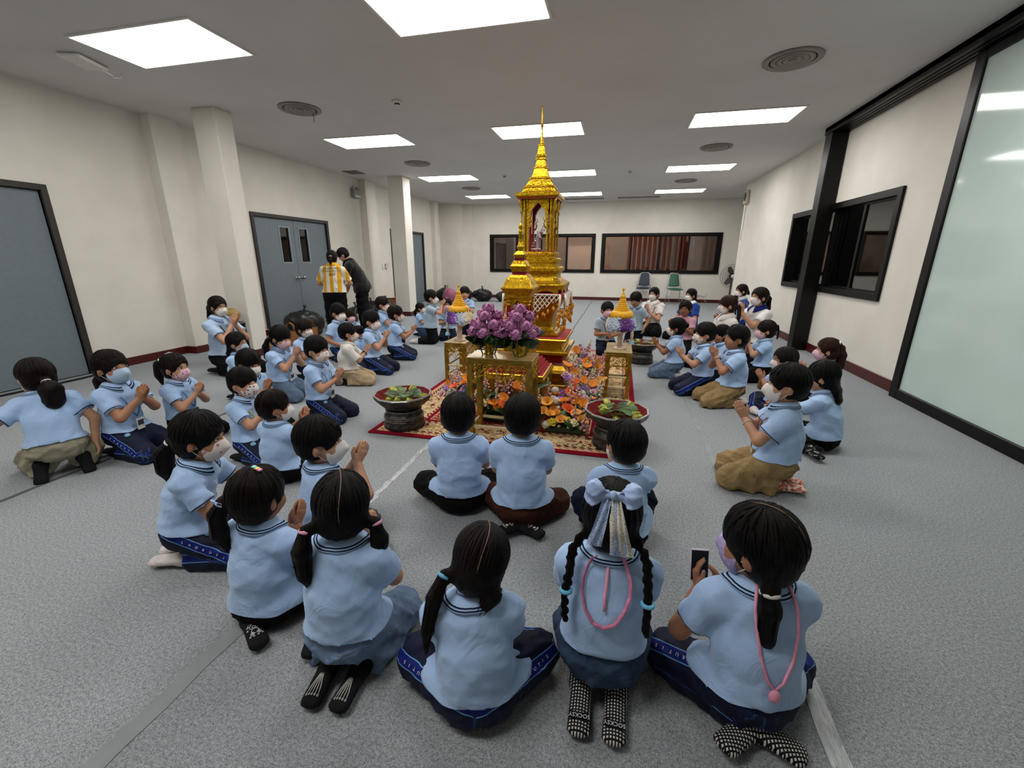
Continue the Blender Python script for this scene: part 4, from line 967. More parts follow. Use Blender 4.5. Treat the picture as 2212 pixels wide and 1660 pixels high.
def skeleton(pose='seiza', s=1.06, adult=False, lean=(0.05, 0), twist=0., head=(0, 0, 0), arms=None, legs=None, bulk=1.0, zoff=0.):
    """joints in the person's own frame: x right, y forward, z up, origin on the floor"""
    B = {k: (tuple(q*s for q in v) if isinstance(v, tuple) else v*s) for k, v in (ADULT if adult else CHILD).items()}
    for k in ('crx', 'cry', 'wrx', 'wry', 'prx', 'pry'): B[k] *= bulk
    T, S_ = B['thigh'], B['shin']; J = dict(B=B, s=s, adult=adult)
    fr = B['sr'][1]*1.05+.004
    if pose == 'seiza':
        P = V3(0, 0, B['sr'][0]*2.1+B['pry']*.95)
        kn = [V3(sx*B['prx']*.95, T*.955, B['tr'][1]*1.12) for sx in (-1, 1)]
        an = [V3(sx*B['prx']*.55, T*.955-S_, fr*1.15) for sx in (-1, 1)]
        toe = [a+V3(-sx*.02*s, -B['foot']*.86, -fr*.25) for a, sx in zip(an, (-1, 1))]
        out = [V3(sx, 0, .25) for sx in (-1, 1)]
    elif pose == 'cross':
        P = V3(0, 0, B['pry']*1.02)
        kn = [V3(sx*T*.86, T*.52, B['tr'][1]*1.9) for sx in (-1, 1)]
        an = [V3(-sx*T*.18, T*.72+ (.05*s if sx > 0 else -.035*s), fr*1.25) for sx in (-1, 1)]
        toe = [a+V3(-sx*B['foot']*.75, -B['foot']*.25, -fr*.2) for a, sx in zip(an, (-1, 1))]
        out = [V3(sx*.5, -.6, .5) for sx in (-1, 1)]
    elif pose == 'tuck':                      # knees apart, feet crossed under the bottom
        P = V3(0, 0, B['pry']*1.0+fr*1.2)
        kn = [V3(sx*T*.8, T*.6, B['tr'][1]*1.3) for sx in (-1, 1)]
        an = [V3(-sx*T*.02, -.055*s, fr*1.1) for sx in (-1, 1)]
        toe = [a+V3(-sx*B['foot']*.62, -B['foot']*.42, -fr*.2+(.012*s if sx > 0 else 0)) for a, sx in zip(an, (-1, 1))]
        out = [V3(sx*.8, 0, .5) for sx in (-1, 1)]
    elif pose in ('side_r', 'side_l'):
        q = 1 if pose == 'side_r' else -1     # feet swept to that side
        P = V3(0, 0, B['pry']*1.04)
        kn = [V3(-q*T*.55 - sx*.0, T*.78, B['tr'][1]*1.15) if sx == -q else V3(q*T*.35, T*.9, B['tr'][1]*1.9) for sx in (-1, 1)]
        an = [V3(q*S_*.3, T*.35, fr*1.2) if sx == -q else V3(q*S_*.95, T*.15, fr*1.3) for sx in (-1, 1)]
        toe = [a+V3(q*B['foot']*.55, -B['foot']*.62, -fr*.2) for a in an]
        out = [V3(sx*.6, 0, .8) for sx in (-1, 1)]
    elif pose == 'kneel':
        P = V3(0, 0, T*.97+B['tr'][1]*1.05)
        kn = [V3(sx*B['prx']*.75, .03*s, B['tr'][1]*1.05) for sx in (-1, 1)]
        an = [V3(sx*B['prx']*.65, .03*s-S_, fr*1.1) for sx in (-1, 1)]
        toe = [a+V3(0, -B['foot']*.8, -fr*.1) for a in an]
        out = [V3(sx, 0, 0) for sx in (-1, 1)]
    elif pose == 'squat':                     # bottom on the floor, knees drawn up
        P = V3(0, 0, B['pry']*1.04)
        kn = [V3(sx*T*.62, T*.55, T*.78) for sx in (-1, 1)]
        an = [V3(sx*T*.42, T*.98, fr*1.2) for sx in (-1, 1)]
        toe = [a+V3(sx*.03*s, B['foot']*.8, -fr*.15) for a, sx in zip(an, (-1, 1))]
        out = [V3(sx, 0, .2) for sx in (-1, 1)]
    elif pose == 'crouch':                    # on the toes, bottom on the heels
        P = V3(0, 0, B['foot']*.9+B['pry']*.75)
        kn = [V3(sx*B['prx']*1.25, T*.93, B['tr'][1]*1.6) for sx in (-1, 1)]
        an = [V3(sx*B['prx']*.9, T*.9-S_*.95, B['foot']*.62) for sx in (-1, 1)]
        toe = [a+V3(sx*.015*s, -B['foot']*.42, -B['foot']*.55) for a, sx in zip(an, (-1, 1))]
        out = [V3(sx, 0, .3) for sx in (-1, 1)]
    else:                                     # stand
        P = V3(0, 0, T+S_+fr*1.6)
        kn = [V3(sx*B['prx']*.6, .012, S_+fr*1.6) for sx in (-1, 1)]
        an = [V3(sx*B['prx']*.58, -.01, fr*1.6) for sx in (-1, 1)]
        toe = [a+V3(sx*.02, B['foot']*.72, -fr*.8) for a, sx in zip(an, (-1, 1))]
        out = [V3(sx, 0, 0) for sx in (-1, 1)]
    if legs:
        for k, v in legs.items():
            i = 0 if k[-1] == 'L' else 1
            {'k': kn, 'a': an, 't': toe}[k[0]][i] = V3(*v)*s
    P = P+V3(0, 0, zoff)
    Rl = rotm((0, 0, 1), twist) @ rotm((0, 1, 0), lean[1]) @ rotm((1, 0, 0), -lean[0])
    tr, tf, tu = Rl @ V3(1, 0, 0), Rl @ V3(0, 1, 0), Rl @ V3(0, 0, 1)
    Ch = P+tu*B['torso']*1.0
    Mid = P+(tu*.9+V3(0, 0, .1))*B['torso']*.5 - tf*.012*s
    hips = [P+V3(sx*B['prx']*.5, .0, 0) for sx in (-1, 1)]
    sho = [Ch+tr*sx*B['sh'] - tu*.034*B['torso']/.305 for sx in (-1, 1)]
    Nb = Ch+tu*.012*s
    yw, pt, rl = [math.radians(q) for q in head]
    # head turns on top of a mostly upright neck
    base = np.stack([nrm(tr), nrm(tf), nrm(tu)], 1)
    Rb = rotm((0, 0, 1), twist) @ rotm((0, 1, 0), lean[1]*.3) @ rotm((1, 0, 0), -lean[0]*.3)
    Rh = Rb @ rotm((0, 0, 1), yw) @ rotm((1, 0, 0), pt) @ rotm((0, 1, 0), rl)
    hr, hf, hu = Rh[:, 0], Rh[:, 1], Rh[:, 2]
    nk = nrm(tu*.6+hu*.4+hf*.12)
    Hd = Nb+nk*B['neck']+hu*B['hz']*.83
    J.update(P=P, Ch=Ch, Mid=Mid, tr=tr, tf=tf, tu=tu, hips=hips, sho=sho, Nb=Nb, Hd=Hd, hr=hr, hf=hf, hu=hu, kn=kn, an=an, toe=toe, out=out, pose=pose)
    # arms; wrist targets are given in the torso frame relative to mid shoulders, unit child size
    A = arms or {'mode': 'wai'}
    u = (B['torso']/.305)
    el, wr, hd = [], [], []
    for i, sx in enumerate((-1, 1)):
        S0 = sho[i]; key = 'LR'[i]
        if key in A:
            spec = A[key]; w = spec[0]; W = Ch+(tr*w[0]+tf*w[1]+tu*w[2])*u
            pole = Rl @ V3(*(spec[2] if len(spec) > 2 and spec[2] else (sx*.7, -.3, -.8)))
            f = Rl @ nrm(V3(*spec[1])); n = Rl @ nrm(V3(*(spec[3] if len(spec) > 3 else (-sx, 0, 0))))
        else:
            h = A.get('h', 0.); fw_ = A.get('f', 0.); tl = math.radians(A.get('tilt', 28)); xo = A.get('x', 0.)
            W = Ch+(tr*(sx*.0145+xo)+tf*(.165+fw_)+tu*(-.075+h))*u
            pole = Rl @ V3(sx*A.get('out', .9), -.35, -.85)
            f = Rl @ nrm(V3(-sx*.02, math.sin(tl), math.cos(tl))); n = Rl @ V3(-sx, 0, 0)
        E_, W = ik(S0, W, B['ua'], B['fa'], pole)
        n = nrm(n-f*np.dot(n, f))
        t = np.cross(n, f)*(-sx)                 # thumb side
        if np.dot(t, -tf*1.0+tu*.4) < 0 and key not in A: t = -t
        el.append(E_); wr.append(W); hd.append((f, n, t, A.get('curl', .12) if key not in A else (A[key][4] if len(A[key]) > 4 else .5)))
    J.update(el=el, wr=wr, hd=hd)
    return J
# ================================================================== people: implicit surfaces
def smin(a, b, k):
    h = np.clip(.5+.5*(b-a)/k, 0, 1); return b*(1-h)+a*h-k*h*(1-h)
def d_cap(p, a, b, ra, rb):
    ab = b-a; t = np.clip(((p-a) @ ab)/max(1e-9, ab @ ab), 0, 1)
    return np.linalg.norm(p-a-t[..., None]*ab, axis=-1)-(ra+(rb-ra)*t)
def d_ell(p, c, r, M=None):
    q = p-c
    if M is not None: q = q @ M
    r = np.asarray(r, float); k0 = np.linalg.norm(q/r, axis=-1); k1 = np.linalg.norm(q/(r*r), axis=-1)
    return k0*(k0-1)/np.maximum(k1, 1e-6)
def d_tub(p, a, b, r0, r1, xd):
    """flattened tapered capsule: radii (across, deep) at both ends, xd = across direction"""
    ax = b-a; L = np.linalg.norm(ax); z = ax/max(L, 1e-9); x = nrm(xd-z*np.dot(xd, z)); y = np.cross(z, x)
    q = p-a; w = q @ z; t = np.clip(w/max(L, 1e-9), 0, 1)
    rx = r0[0]+(r1[0]-r0[0])*t; ry = r0[1]+(r1[1]-r0[1])*t; rz = np.minimum(rx, ry)
    u, v, w = q @ x, q @ y, w-t*L
    k0 = np.sqrt((u/rx)**2+(v/ry)**2+(w/rz)**2); k1 = np.sqrt((u/rx**2)**2+(v/ry**2)**2+(w/rz**2)**2)
    return k0*(k0-1)/np.maximum(k1, 1e-6)
class Field:
    def __init__(s, res): s.res = res; s.ops = []
    def cap(s, a, b, ra, rb, k=.02, op='+'): s.ops.append(('c', (V3(*a), V3(*b), ra, rb), k, op)); return s
    def ell(s, c, r, M=None, k=.02, op='+'): s.ops.append(('e', (V3(*c), r, M), k, op)); return s
    def tub(s, a, b, r0, r1, xd, k=.02, op='+', cut=None): s.ops.append(('t', (V3(*a), V3(*b), r0, r1, xd), k, op, cut)); return s
    def ccap(s, a, b, ra, rb, cut, k=.02, op='+'): s.ops.append(('c', (V3(*a), V3(*b), ra, rb), k, op, cut)); return s
    def plane(s, pt, n, k=.004): s.ops.append(('p', (V3(*pt), nrm(n)), k, 'i')); return s   # keep the side n points AWAY from
    def bounds(s, o):
        t, a = o[0], o[1]
        if t == 'c': r = max(a[2], a[3]); return np.minimum(a[0], a[1])-r, np.maximum(a[0], a[1])+r
        if t == 'e': r = max(a[1]); return a[0]-r, a[0]+r
        r = max(max(a[2]), max(a[3])); return np.minimum(a[0], a[1])-r, np.maximum(a[0], a[1])+r
    def mesh(s, wr=None, wamp=0.):
        res = s.res; lo = V3(9, 9, 9); hi = -lo
        for o in s.ops:
            if o[3] == '+': a, b = s.bounds(o); lo = np.minimum(lo, a); hi = np.maximum(hi, b)
        lo = lo-2.6*res-wamp; hi = hi+2.6*res+wamp
        n = np.ceil((hi-lo)/res).astype(int)+1
        D = np.full(n, .06, np.float32); g = [lo[i]+res*np.arange(n[i]) for i in range(3)]
        for o in s.ops:
            if o[3] == 'i':
                pt, nn = o[1]
                d = ((g[0]-pt[0])*nn[0])[:, None, None]+((g[1]-pt[1])*nn[1])[None, :, None]+((g[2]-pt[2])*nn[2])[None, None, :]
                D = -smin(-D, -d, o[2]); continue
            a, b = s.bounds(o); m = .05
            i0 = np.clip(np.floor((a-m-lo)/res).astype(int), 0, n); i1 = np.clip(np.ceil((b+m-lo)/res).astype(int)+1, 0, n)
            if (i1 <= i0).any(): continue
            sl = tuple(slice(i0[k], i1[k]) for k in range(3))
            p = np.stack(np.meshgrid(g[0][sl[0]], g[1][sl[1]], g[2][sl[2]], indexing='ij'), -1)
            d = {'c': d_cap, 'e': d_ell, 't': d_tub}[o[0]](p, *o[1])
            if len(o) > 4 and o[4] is not None:
                for q, nn in o[4]: d = np.maximum(d, (p-q) @ nn)
            D[sl] = smin(D[sl], d, o[2]) if o[3] == '+' else -smin(-D[sl], d, o[2])
        if wr is not None:
            p = np.stack(np.meshgrid(*g, indexing='ij'), -1); near = np.abs(D) < .03
            D[near] += wr(p[near]).astype(np.float32)
        return s.nets(D, lo, res)
    def at(s, p):
        D = np.full(len(p), .06)
        for o in s.ops:
            if o[3] == 'i': D = -smin(-D, -((p-o[1][0]) @ o[1][1]), o[2]); continue
            d = {'c': d_cap, 'e': d_ell, 't': d_tub}[o[0]](p, *o[1])
            if len(o) > 4 and o[4] is not None:
                for q, nn in o[4]: d = np.maximum(d, (p-q) @ nn)
            D = smin(D, d, o[2]) if o[3] == '+' else -smin(-D, d, o[2])
        return D
    @staticmethod
    def nets(D, lo, res):
        S = D < 0
        c = [S[x:S.shape[0]-1+x, y:S.shape[1]-1+y, z:S.shape[2]-1+z] for x in (0, 1) for y in (0, 1) for z in (0, 1)]
        cnt = sum(q.astype(np.int8) for q in c); I = np.argwhere((cnt > 0) & (cnt < 8))
        off = np.array([(x, y, z) for x in (0, 1) for y in (0, 1) for z in (0, 1)])
        val = np.stack([D[I[:, 0]+o[0], I[:, 1]+o[1], I[:, 2]+o[2]] for o in off], 1).astype(float)
        acc = np.zeros((len(I), 3)); num = np.zeros(len(I))
        for i in range(8):
            for j in range(i+1, 8):
                if abs(off[i]-off[j]).sum() != 1: continue
                a, b = val[:, i], val[:, j]; m = (a < 0) != (b < 0)
                t = np.where(m, a/np.where(m, a-b, 1), 0)
                acc += np.where(m[:, None], off[i]+(off[j]-off[i])*t[:, None], 0); num += m
        V = lo+res*(I+acc/np.maximum(num, 1)[:, None])
        idx = np.full(np.array(D.shape)-1, -1, np.int32); idx[I[:, 0], I[:, 1], I[:, 2]] = np.arange(len(I))
        F = []
        for ax in range(3):
            u, v = [(1, 2), (2, 0), (0, 1)][ax]
            sl0 = [slice(None)]*3; sl1 = [slice(None)]*3; sl0[ax] = slice(0, -1); sl1[ax] = slice(1, None)
            A, Bq = S[tuple(sl0)], S[tuple(sl1)]
            E = np.argwhere(A != Bq); E = E[(E[:, u] > 0) & (E[:, v] > 0) & (E[:, u] < D.shape[u]-1) & (E[:, v] < D.shape[v]-1)]
            if not len(E): continue
            du = np.zeros(3, int); du[u] = 1; dv = np.zeros(3, int); dv[v] = 1
            q = np.stack([idx[tuple((E-du*a-dv*b).T)] for a, b in ((0, 0), (1, 0), (1, 1), (0, 1))], 1)
            flip = ~A[tuple(E.T)]; q[flip] = q[flip][:, ::-1]; F.append(q)
        F = np.concatenate(F); F = F[(F >= 0).all(1)]
        return V, F
def folds(seed, amp, freq=26., dirs=3, zw=1.):
    rg = np.random.RandomState(seed); ks = []
    for _ in range(dirs):
        d = nrm(rg.normal(size=3)*V3(1, 1, zw)); ks.append((d*freq*rg.uniform(.7, 1.5), rg.uniform(0, 6.3), nrm(rg.normal(size=3))*freq*.45, rg.uniform(0, 6.3)))
    def f(p):
        r = 0
        for k, ph, k2, ph2 in ks:
            s_ = np.sin(p @ k+ph+1.9*np.sin(p @ k2+ph2)); r = r+(1-np.abs(s_))**2-.3
        return -amp*r/dirs
    return f

# ------------------------------------------------------------------ people: materials
def m_skin(name, c):
    if name in MATS: return MATS[name]
    t = NT(name); co = t.coord(); n = t.noise(co, 18, 3); f = t.noise(co, 320, 2)
    cc = lin(c); d = tuple(x*.88 for x in cc[:3]); e = tuple(min(1, x*1.1) for x in cc[:3])
    b = t.bsdf(t.ramp(n, [(.3, d), (.7, e)]), .55, spec=.35, **{'Subsurface Weight': .12, 'Subsurface Radius': (.012, .005, .003), 'Subsurface Scale': .6})
    t.bump(b, f, .05, .001); MATS[name] = t.m; return t.m
def m_shirt(name, c, trim='#141a33', stripes=None, rough=.85):
    if name in MATS: return MATS[name]
    t = NT(name); co = t.coord(); n = t.noise(co, 9, 3); f = t.noise(co, 420, 2)
    cc = lin(c); d = tuple(x*.92 for x in cc[:3]); e = tuple(min(1, x*1.06) for x in cc[:3])
    col = t.ramp(n, [(.3, d), (.7, e)])
    if stripes:
        x = t.math('FRACT', t.math('ADD', t.math('MULTIPLY', t.sep(co)[0], stripes[1]), stripes[2]))
        col = t.mix(t.band(x, 0, .5), col, stripes[0])
    if trim:
        a = t.attr('trim'); col = t.mix(t.band(a, .0035, .0085), col, trim)
    b = t.bsdf(col, rough, spec=.15, **{'Sheen Weight': .25, 'Sheen Roughness': .5}); cr = t.noise(co, 11, 2, .5, 1.6); t.bump(b, t.math('ADD', t.math('MULTIPLY', f, .08), cr), .5, .014); MATS[name] = t.m; return t.m
def m_collar(name, c, trim='#141a33'):
    if name in MATS: return MATS[name]
    t = NT(name); a = t.attr('trim'); f = t.noise(t.coord(), 380, 2)
    col = t.mix(t.math('ADD', t.band(a, .66, .76), t.band(a, .86, .95)), c, trim)
    b = t.bsdf(col, .85, spec=.15); t.bump(b, f, .2, .0015); MATS[name] = t.m; return t.m
def m_track(name):
    if name in MATS: return MATS[name]
    t = NT(name); a = t.attr('side'); n = t.noise(t.coord(), 12, 3); ab = t.math('ABSOLUTE', a)
    col = t.ramp(n, [(.3, '#0b1026'), (.7, '#11183a')])
    col = t.mix(t.math('LESS_THAN', ab, .017), col, '#0e1f6e'); col = t.mix(t.band(ab, .0155, .0185), col, '#6fa3d8')
    b = t.bsdf(col, .7, spec=.25); t.bump(b, t.noise(t.coord(), 300, 2), .12, .0015); MATS[name] = t.m; return t.m
def m_cloth(name, c, namt=.18, ns=14, rough=.85, bump=.18, stretch=None):
    if name in MATS: return MATS[name]
    t = NT(name); co = t.coord(); n = t.noise(co, ns, 4); f = t.noise(co, 360, 2)
    cc = lin(c); d = tuple(x*(1-namt) for x in cc[:3]); e = tuple(min(1, x*(1+namt)) for x in cc[:3])
    b = t.bsdf(t.ramp(n, [(.3, d), (.7, e)]), rough, spec=.15); cr = t.noise(co, 15, 2, .5, 1.8); t.bump(b, t.math('ADD', t.math('MULTIPLY', f, .08), cr), .55, .016); MATS[name] = t.m; return t.m
def m_hair(name, c='#0a0605'):
    if name in MATS: return MATS[name]
    t = NT(name); a = t.n('ShaderNodeAttribute', attribute_name='strand').outputs['Fac']
    co = t.coord(); v = t.n('ShaderNodeCombineXYZ'); t.l(t.math('MULTIPLY', a, 60), v.inputs[0])
    t.l(t.math('MULTIPLY', t.sep(co)[2], 5), v.inputs[1])
    n = t.noise(v.outputs[0], 3.2, 4, .6); n2 = t.noise(co, 30, 3)
    cc = lin(c); col = t.ramp(n, [(.3, tuple(x*.55 for x in cc[:3])), (.75, tuple(min(1, x*1.6) for x in cc[:3]))])
    b = t.bsdf(col, .45, spec=.14); t.bump(b, t.math('ADD', n, t.math('MULTIPLY', n2, .3)), .7, .004); MATS[name] = t.m; return t.m
def m_mask(name, base, dots=None, sc=60):
    if name in MATS: return MATS[name]
    t = NT(name); co = t.coord(); col = lin(base)
    f = t.noise(co, 200, 2)
    if dots:
        v = t.n('ShaderNodeTexVoronoi'); t.l(co, v.inputs['Vector']); v.inputs['Scale'].default_value = sc
        n = t.noise(co, 40, 2)
        col = t.mix(t.math('LESS_THAN', v.outputs['Distance'], .28), base, t.ramp(n, [(.42, dots[0]), (.58, dots[1])], 'CONSTANT'))
    b = t.bsdf(col, .8, spec=.15); t.bump(b, f, .1, .001); MATS[name] = t.m; return t.m
SK = {'a': m_skin('skin_light', '#bd8d70'), 'b': m_skin('skin_tan', '#a87659'), 'c': m_skin('skin_deep', '#8f5d42')}
M_SCALP = simple('scalp', '#7d5f50', .6, nscale=60)
M_EYEW = simple('eye_white', '#cfcac4', .25); M_EYED = simple('eye_dark', '#120c0a', .15); M_LIP = simple('lip', '#8f4a44', .5, nscale=40)
M_BROW = simple('brow_hair', '#17100c', .8)
POLO = m_shirt('polo_sky_blue', '#a5c2e8'); COLLAR = m_collar('collar_sky_blue', '#a8c5ea')
SHIRTS = {'polo': (POLO, COLLAR), 'grey': (m_shirt('polo_faded', '#a3b6c6'), m_collar('collar_faded', '#93a9bb', '#27324a')),
          'teacher': (m_shirt('polo_pale_blue', '#a9c0da', '#4d6a93'), m_collar('collar_pale_blue', '#a5bedb', '#5a7aa6')),
          'white': (m_shirt('tee_white', '#d3cfc7', None), m_collar('collar_white', '#d3cfc7', '#c4c0b8')),
          'blouse': (m_shirt('blouse_white', '#e0d9d4', None), m_collar('collar_blouse', '#e4deda', '#d9d2cc')),
          'royal': (m_shirt('polo_royal_blue', '#123a86', None), m_collar('collar_royal', '#dfe3ea', '#cfd6e2')),
          'navywhite': (m_shirt('blouse_white_navy', '#d9d8d8', None), m_collar('collar_navy', '#1b2a6b', '#1b2a6b')),
          'stripe': (m_shirt('jersey_yellow_white', '#d9d6cc', None, ('#d39a12', 9.2, .25)), m_collar('collar_jersey', '#d8a31c', '#d8a31c')),
          'black': (m_shirt('jacket_black', '#0e0c0c', None), m_collar('collar_black', '#100e0e', '#100e0e')),
          'pink': (m_shirt('top_pink', '#c796a8', None), m_collar('collar_pink', '#c796a8', '#b5879a'))}
PANTS = {'track': m_track('track_pants_navy'), 'black': m_cloth('trousers_black', '#0b0a0b'), 'navy': m_cloth('trousers_navy', '#0f1426'),
         'khaki': m_cloth('trousers_khaki', '#937b55'), 'beige': m_cloth('trousers_beige', '#b09b7c'), 'sage': m_cloth('trousers_pale_khaki', '#9a9480'), 'grey': m_cloth('trousers_grey', '#57534f'),
         'brown': m_cloth('trousers_brown', '#3f2117'), 'denim': m_cloth('denim_blue', '#33445c', .3, 30), 'jean': m_cloth('denim_grey_blue', '#5c6f86', .16, 30), 'paledenim': m_cloth('denim_pale', '#6a7f9b', .2, 26)}
MASKS = {'white': m_mask('mask_white', '#ded9d4'), 'blue': m_mask('mask_blue', '#a9c3da'), 'pinkprint': m_mask('mask_pink_print', '#dcb6bd', ('#8f3f63', '#6a4b86'), 55),
         'print': m_mask('mask_white_print', '#dcd2ca', ('#4a4468', '#8b4250'), 50), 'floral': m_mask('mask_floral', '#e0d2cc', ('#b77a74', '#a98aa6'), 42), 'pink': m_mask('mask_pink', '#dcb3bf'),
         'purple': m_mask('mask_lilac', '#a99bc7', ('#c9bfe0', '#8574b0'), 60), 'clearwhite': m_mask('mask_pale', '#cfc6c6')}
HAIRM = {'k': m_hair('hair_black', '#0a0706'), 'b': m_hair('hair_dark_brown', '#120a07'), 'r': m_hair('hair_chestnut', '#2c140d')}
M_SOCKW = m_cloth('sock_white', '#cfc6c4', .08); M_SOCKD = m_cloth('sock_dark', '#17171a', .2)
def m_dotsock():
    t = NT('sock_grip_dots'); co = t.coord(); s = t.sep(t.mapping(co, (115, 115, 115)))
    fx = [t.math('ABSOLUTE', t.math('SUBTRACT', t.math('FRACT', q), .5)) for q in (s[0], s[1])]
    d = t.math('LESS_THAN', t.math('MAXIMUM', fx[0], fx[1]), .27)
    b = t.bsdf(t.mix(d, '#101012', '#c9c6bf'), .8, spec=.2); return t.m
M_DOT = m_dotsock()
def m_printsock():
    t = NT('sock_white_print'); co = t.coord(); v = t.n('ShaderNodeTexVoronoi'); t.l(co, v.inputs['Vector']); v.inputs['Scale'].default_value = 44
    n = t.noise(co, 26, 2); d = v.outputs['Distance']
    f = t.math('MULTIPLY', t.math('ADD', t.band(d, .3, .4), t.math('LESS_THAN', d, .14)), t.math('GREATER_THAN', n, .5))
    t.bsdf(t.mix(f, '#1a1a1d', '#c9c6bf'), .85, spec=.15); return t.m
M_PRINTSOCK = m_printsock()
def m_bubble():
    t = NT('sock_orange'); t.bsdf(t.ramp(t.noise(t.coord(), 60, 2), [(.4, '#b04a26'), (.6, '#d9cbbf')]), .85); return t.m
SOCKS = {'white': M_SOCKW, 'dark': M_SOCKD, 'dot': M_DOT, 'print': M_PRINTSOCK, 'orange': m_bubble()}
LAN = {k: simple('lanyard_'+k, c, .6, nscale=60, namt=.3) for k, c in dict(blue='#2b6aa0', navy='#1a2a45', yellow='#b7b548', pink='#c77a9c', red='#7a1218', black='#131214').items()}

# ------------------------------------------------------------------ people: one figure
def hand_field(F, W, f, n, t, curl, hs, thumb=1.):
    """palm and five fingers; f finger direction, n palm normal, t thumb side"""
    k = .004*hs; s = hs
    F.tub(W-f*.012*s, W+f*.052*s, (.0175*s, .0125*s), (.0255*s, .0105*s), t, k)
    for o, L, r in ((.0195, .043, .0068), (.0065, .0485, .007), (-.0065, .045, .0068), (-.0185, .035, .006)):
        b = W+f*.052*s+t*o*s; d1 = nrm(f+n*curl+t*o*1.5); m = b+d1*L*.52*s; d2 = nrm(f+n*curl*2.3+t*o*1.0)
        F.cap(b, m, r*s, r*.95*s, k); F.cap(m, m+d2*L*.48*s, r*.95*s, r*.8*s, k*.6)
    b = W+f*.012*s+t*.017*s; d1 = nrm(f*.75+t*.62*thumb+n*.25); m = b+d1*.03*s; d2 = nrm(f*1.0+t*.25*thumb+n*.25)
    F.cap(b, m, .0098*s, .008*s, k); F.cap(m, m+d2*.025*s, .008*s, .0062*s, k*.6)

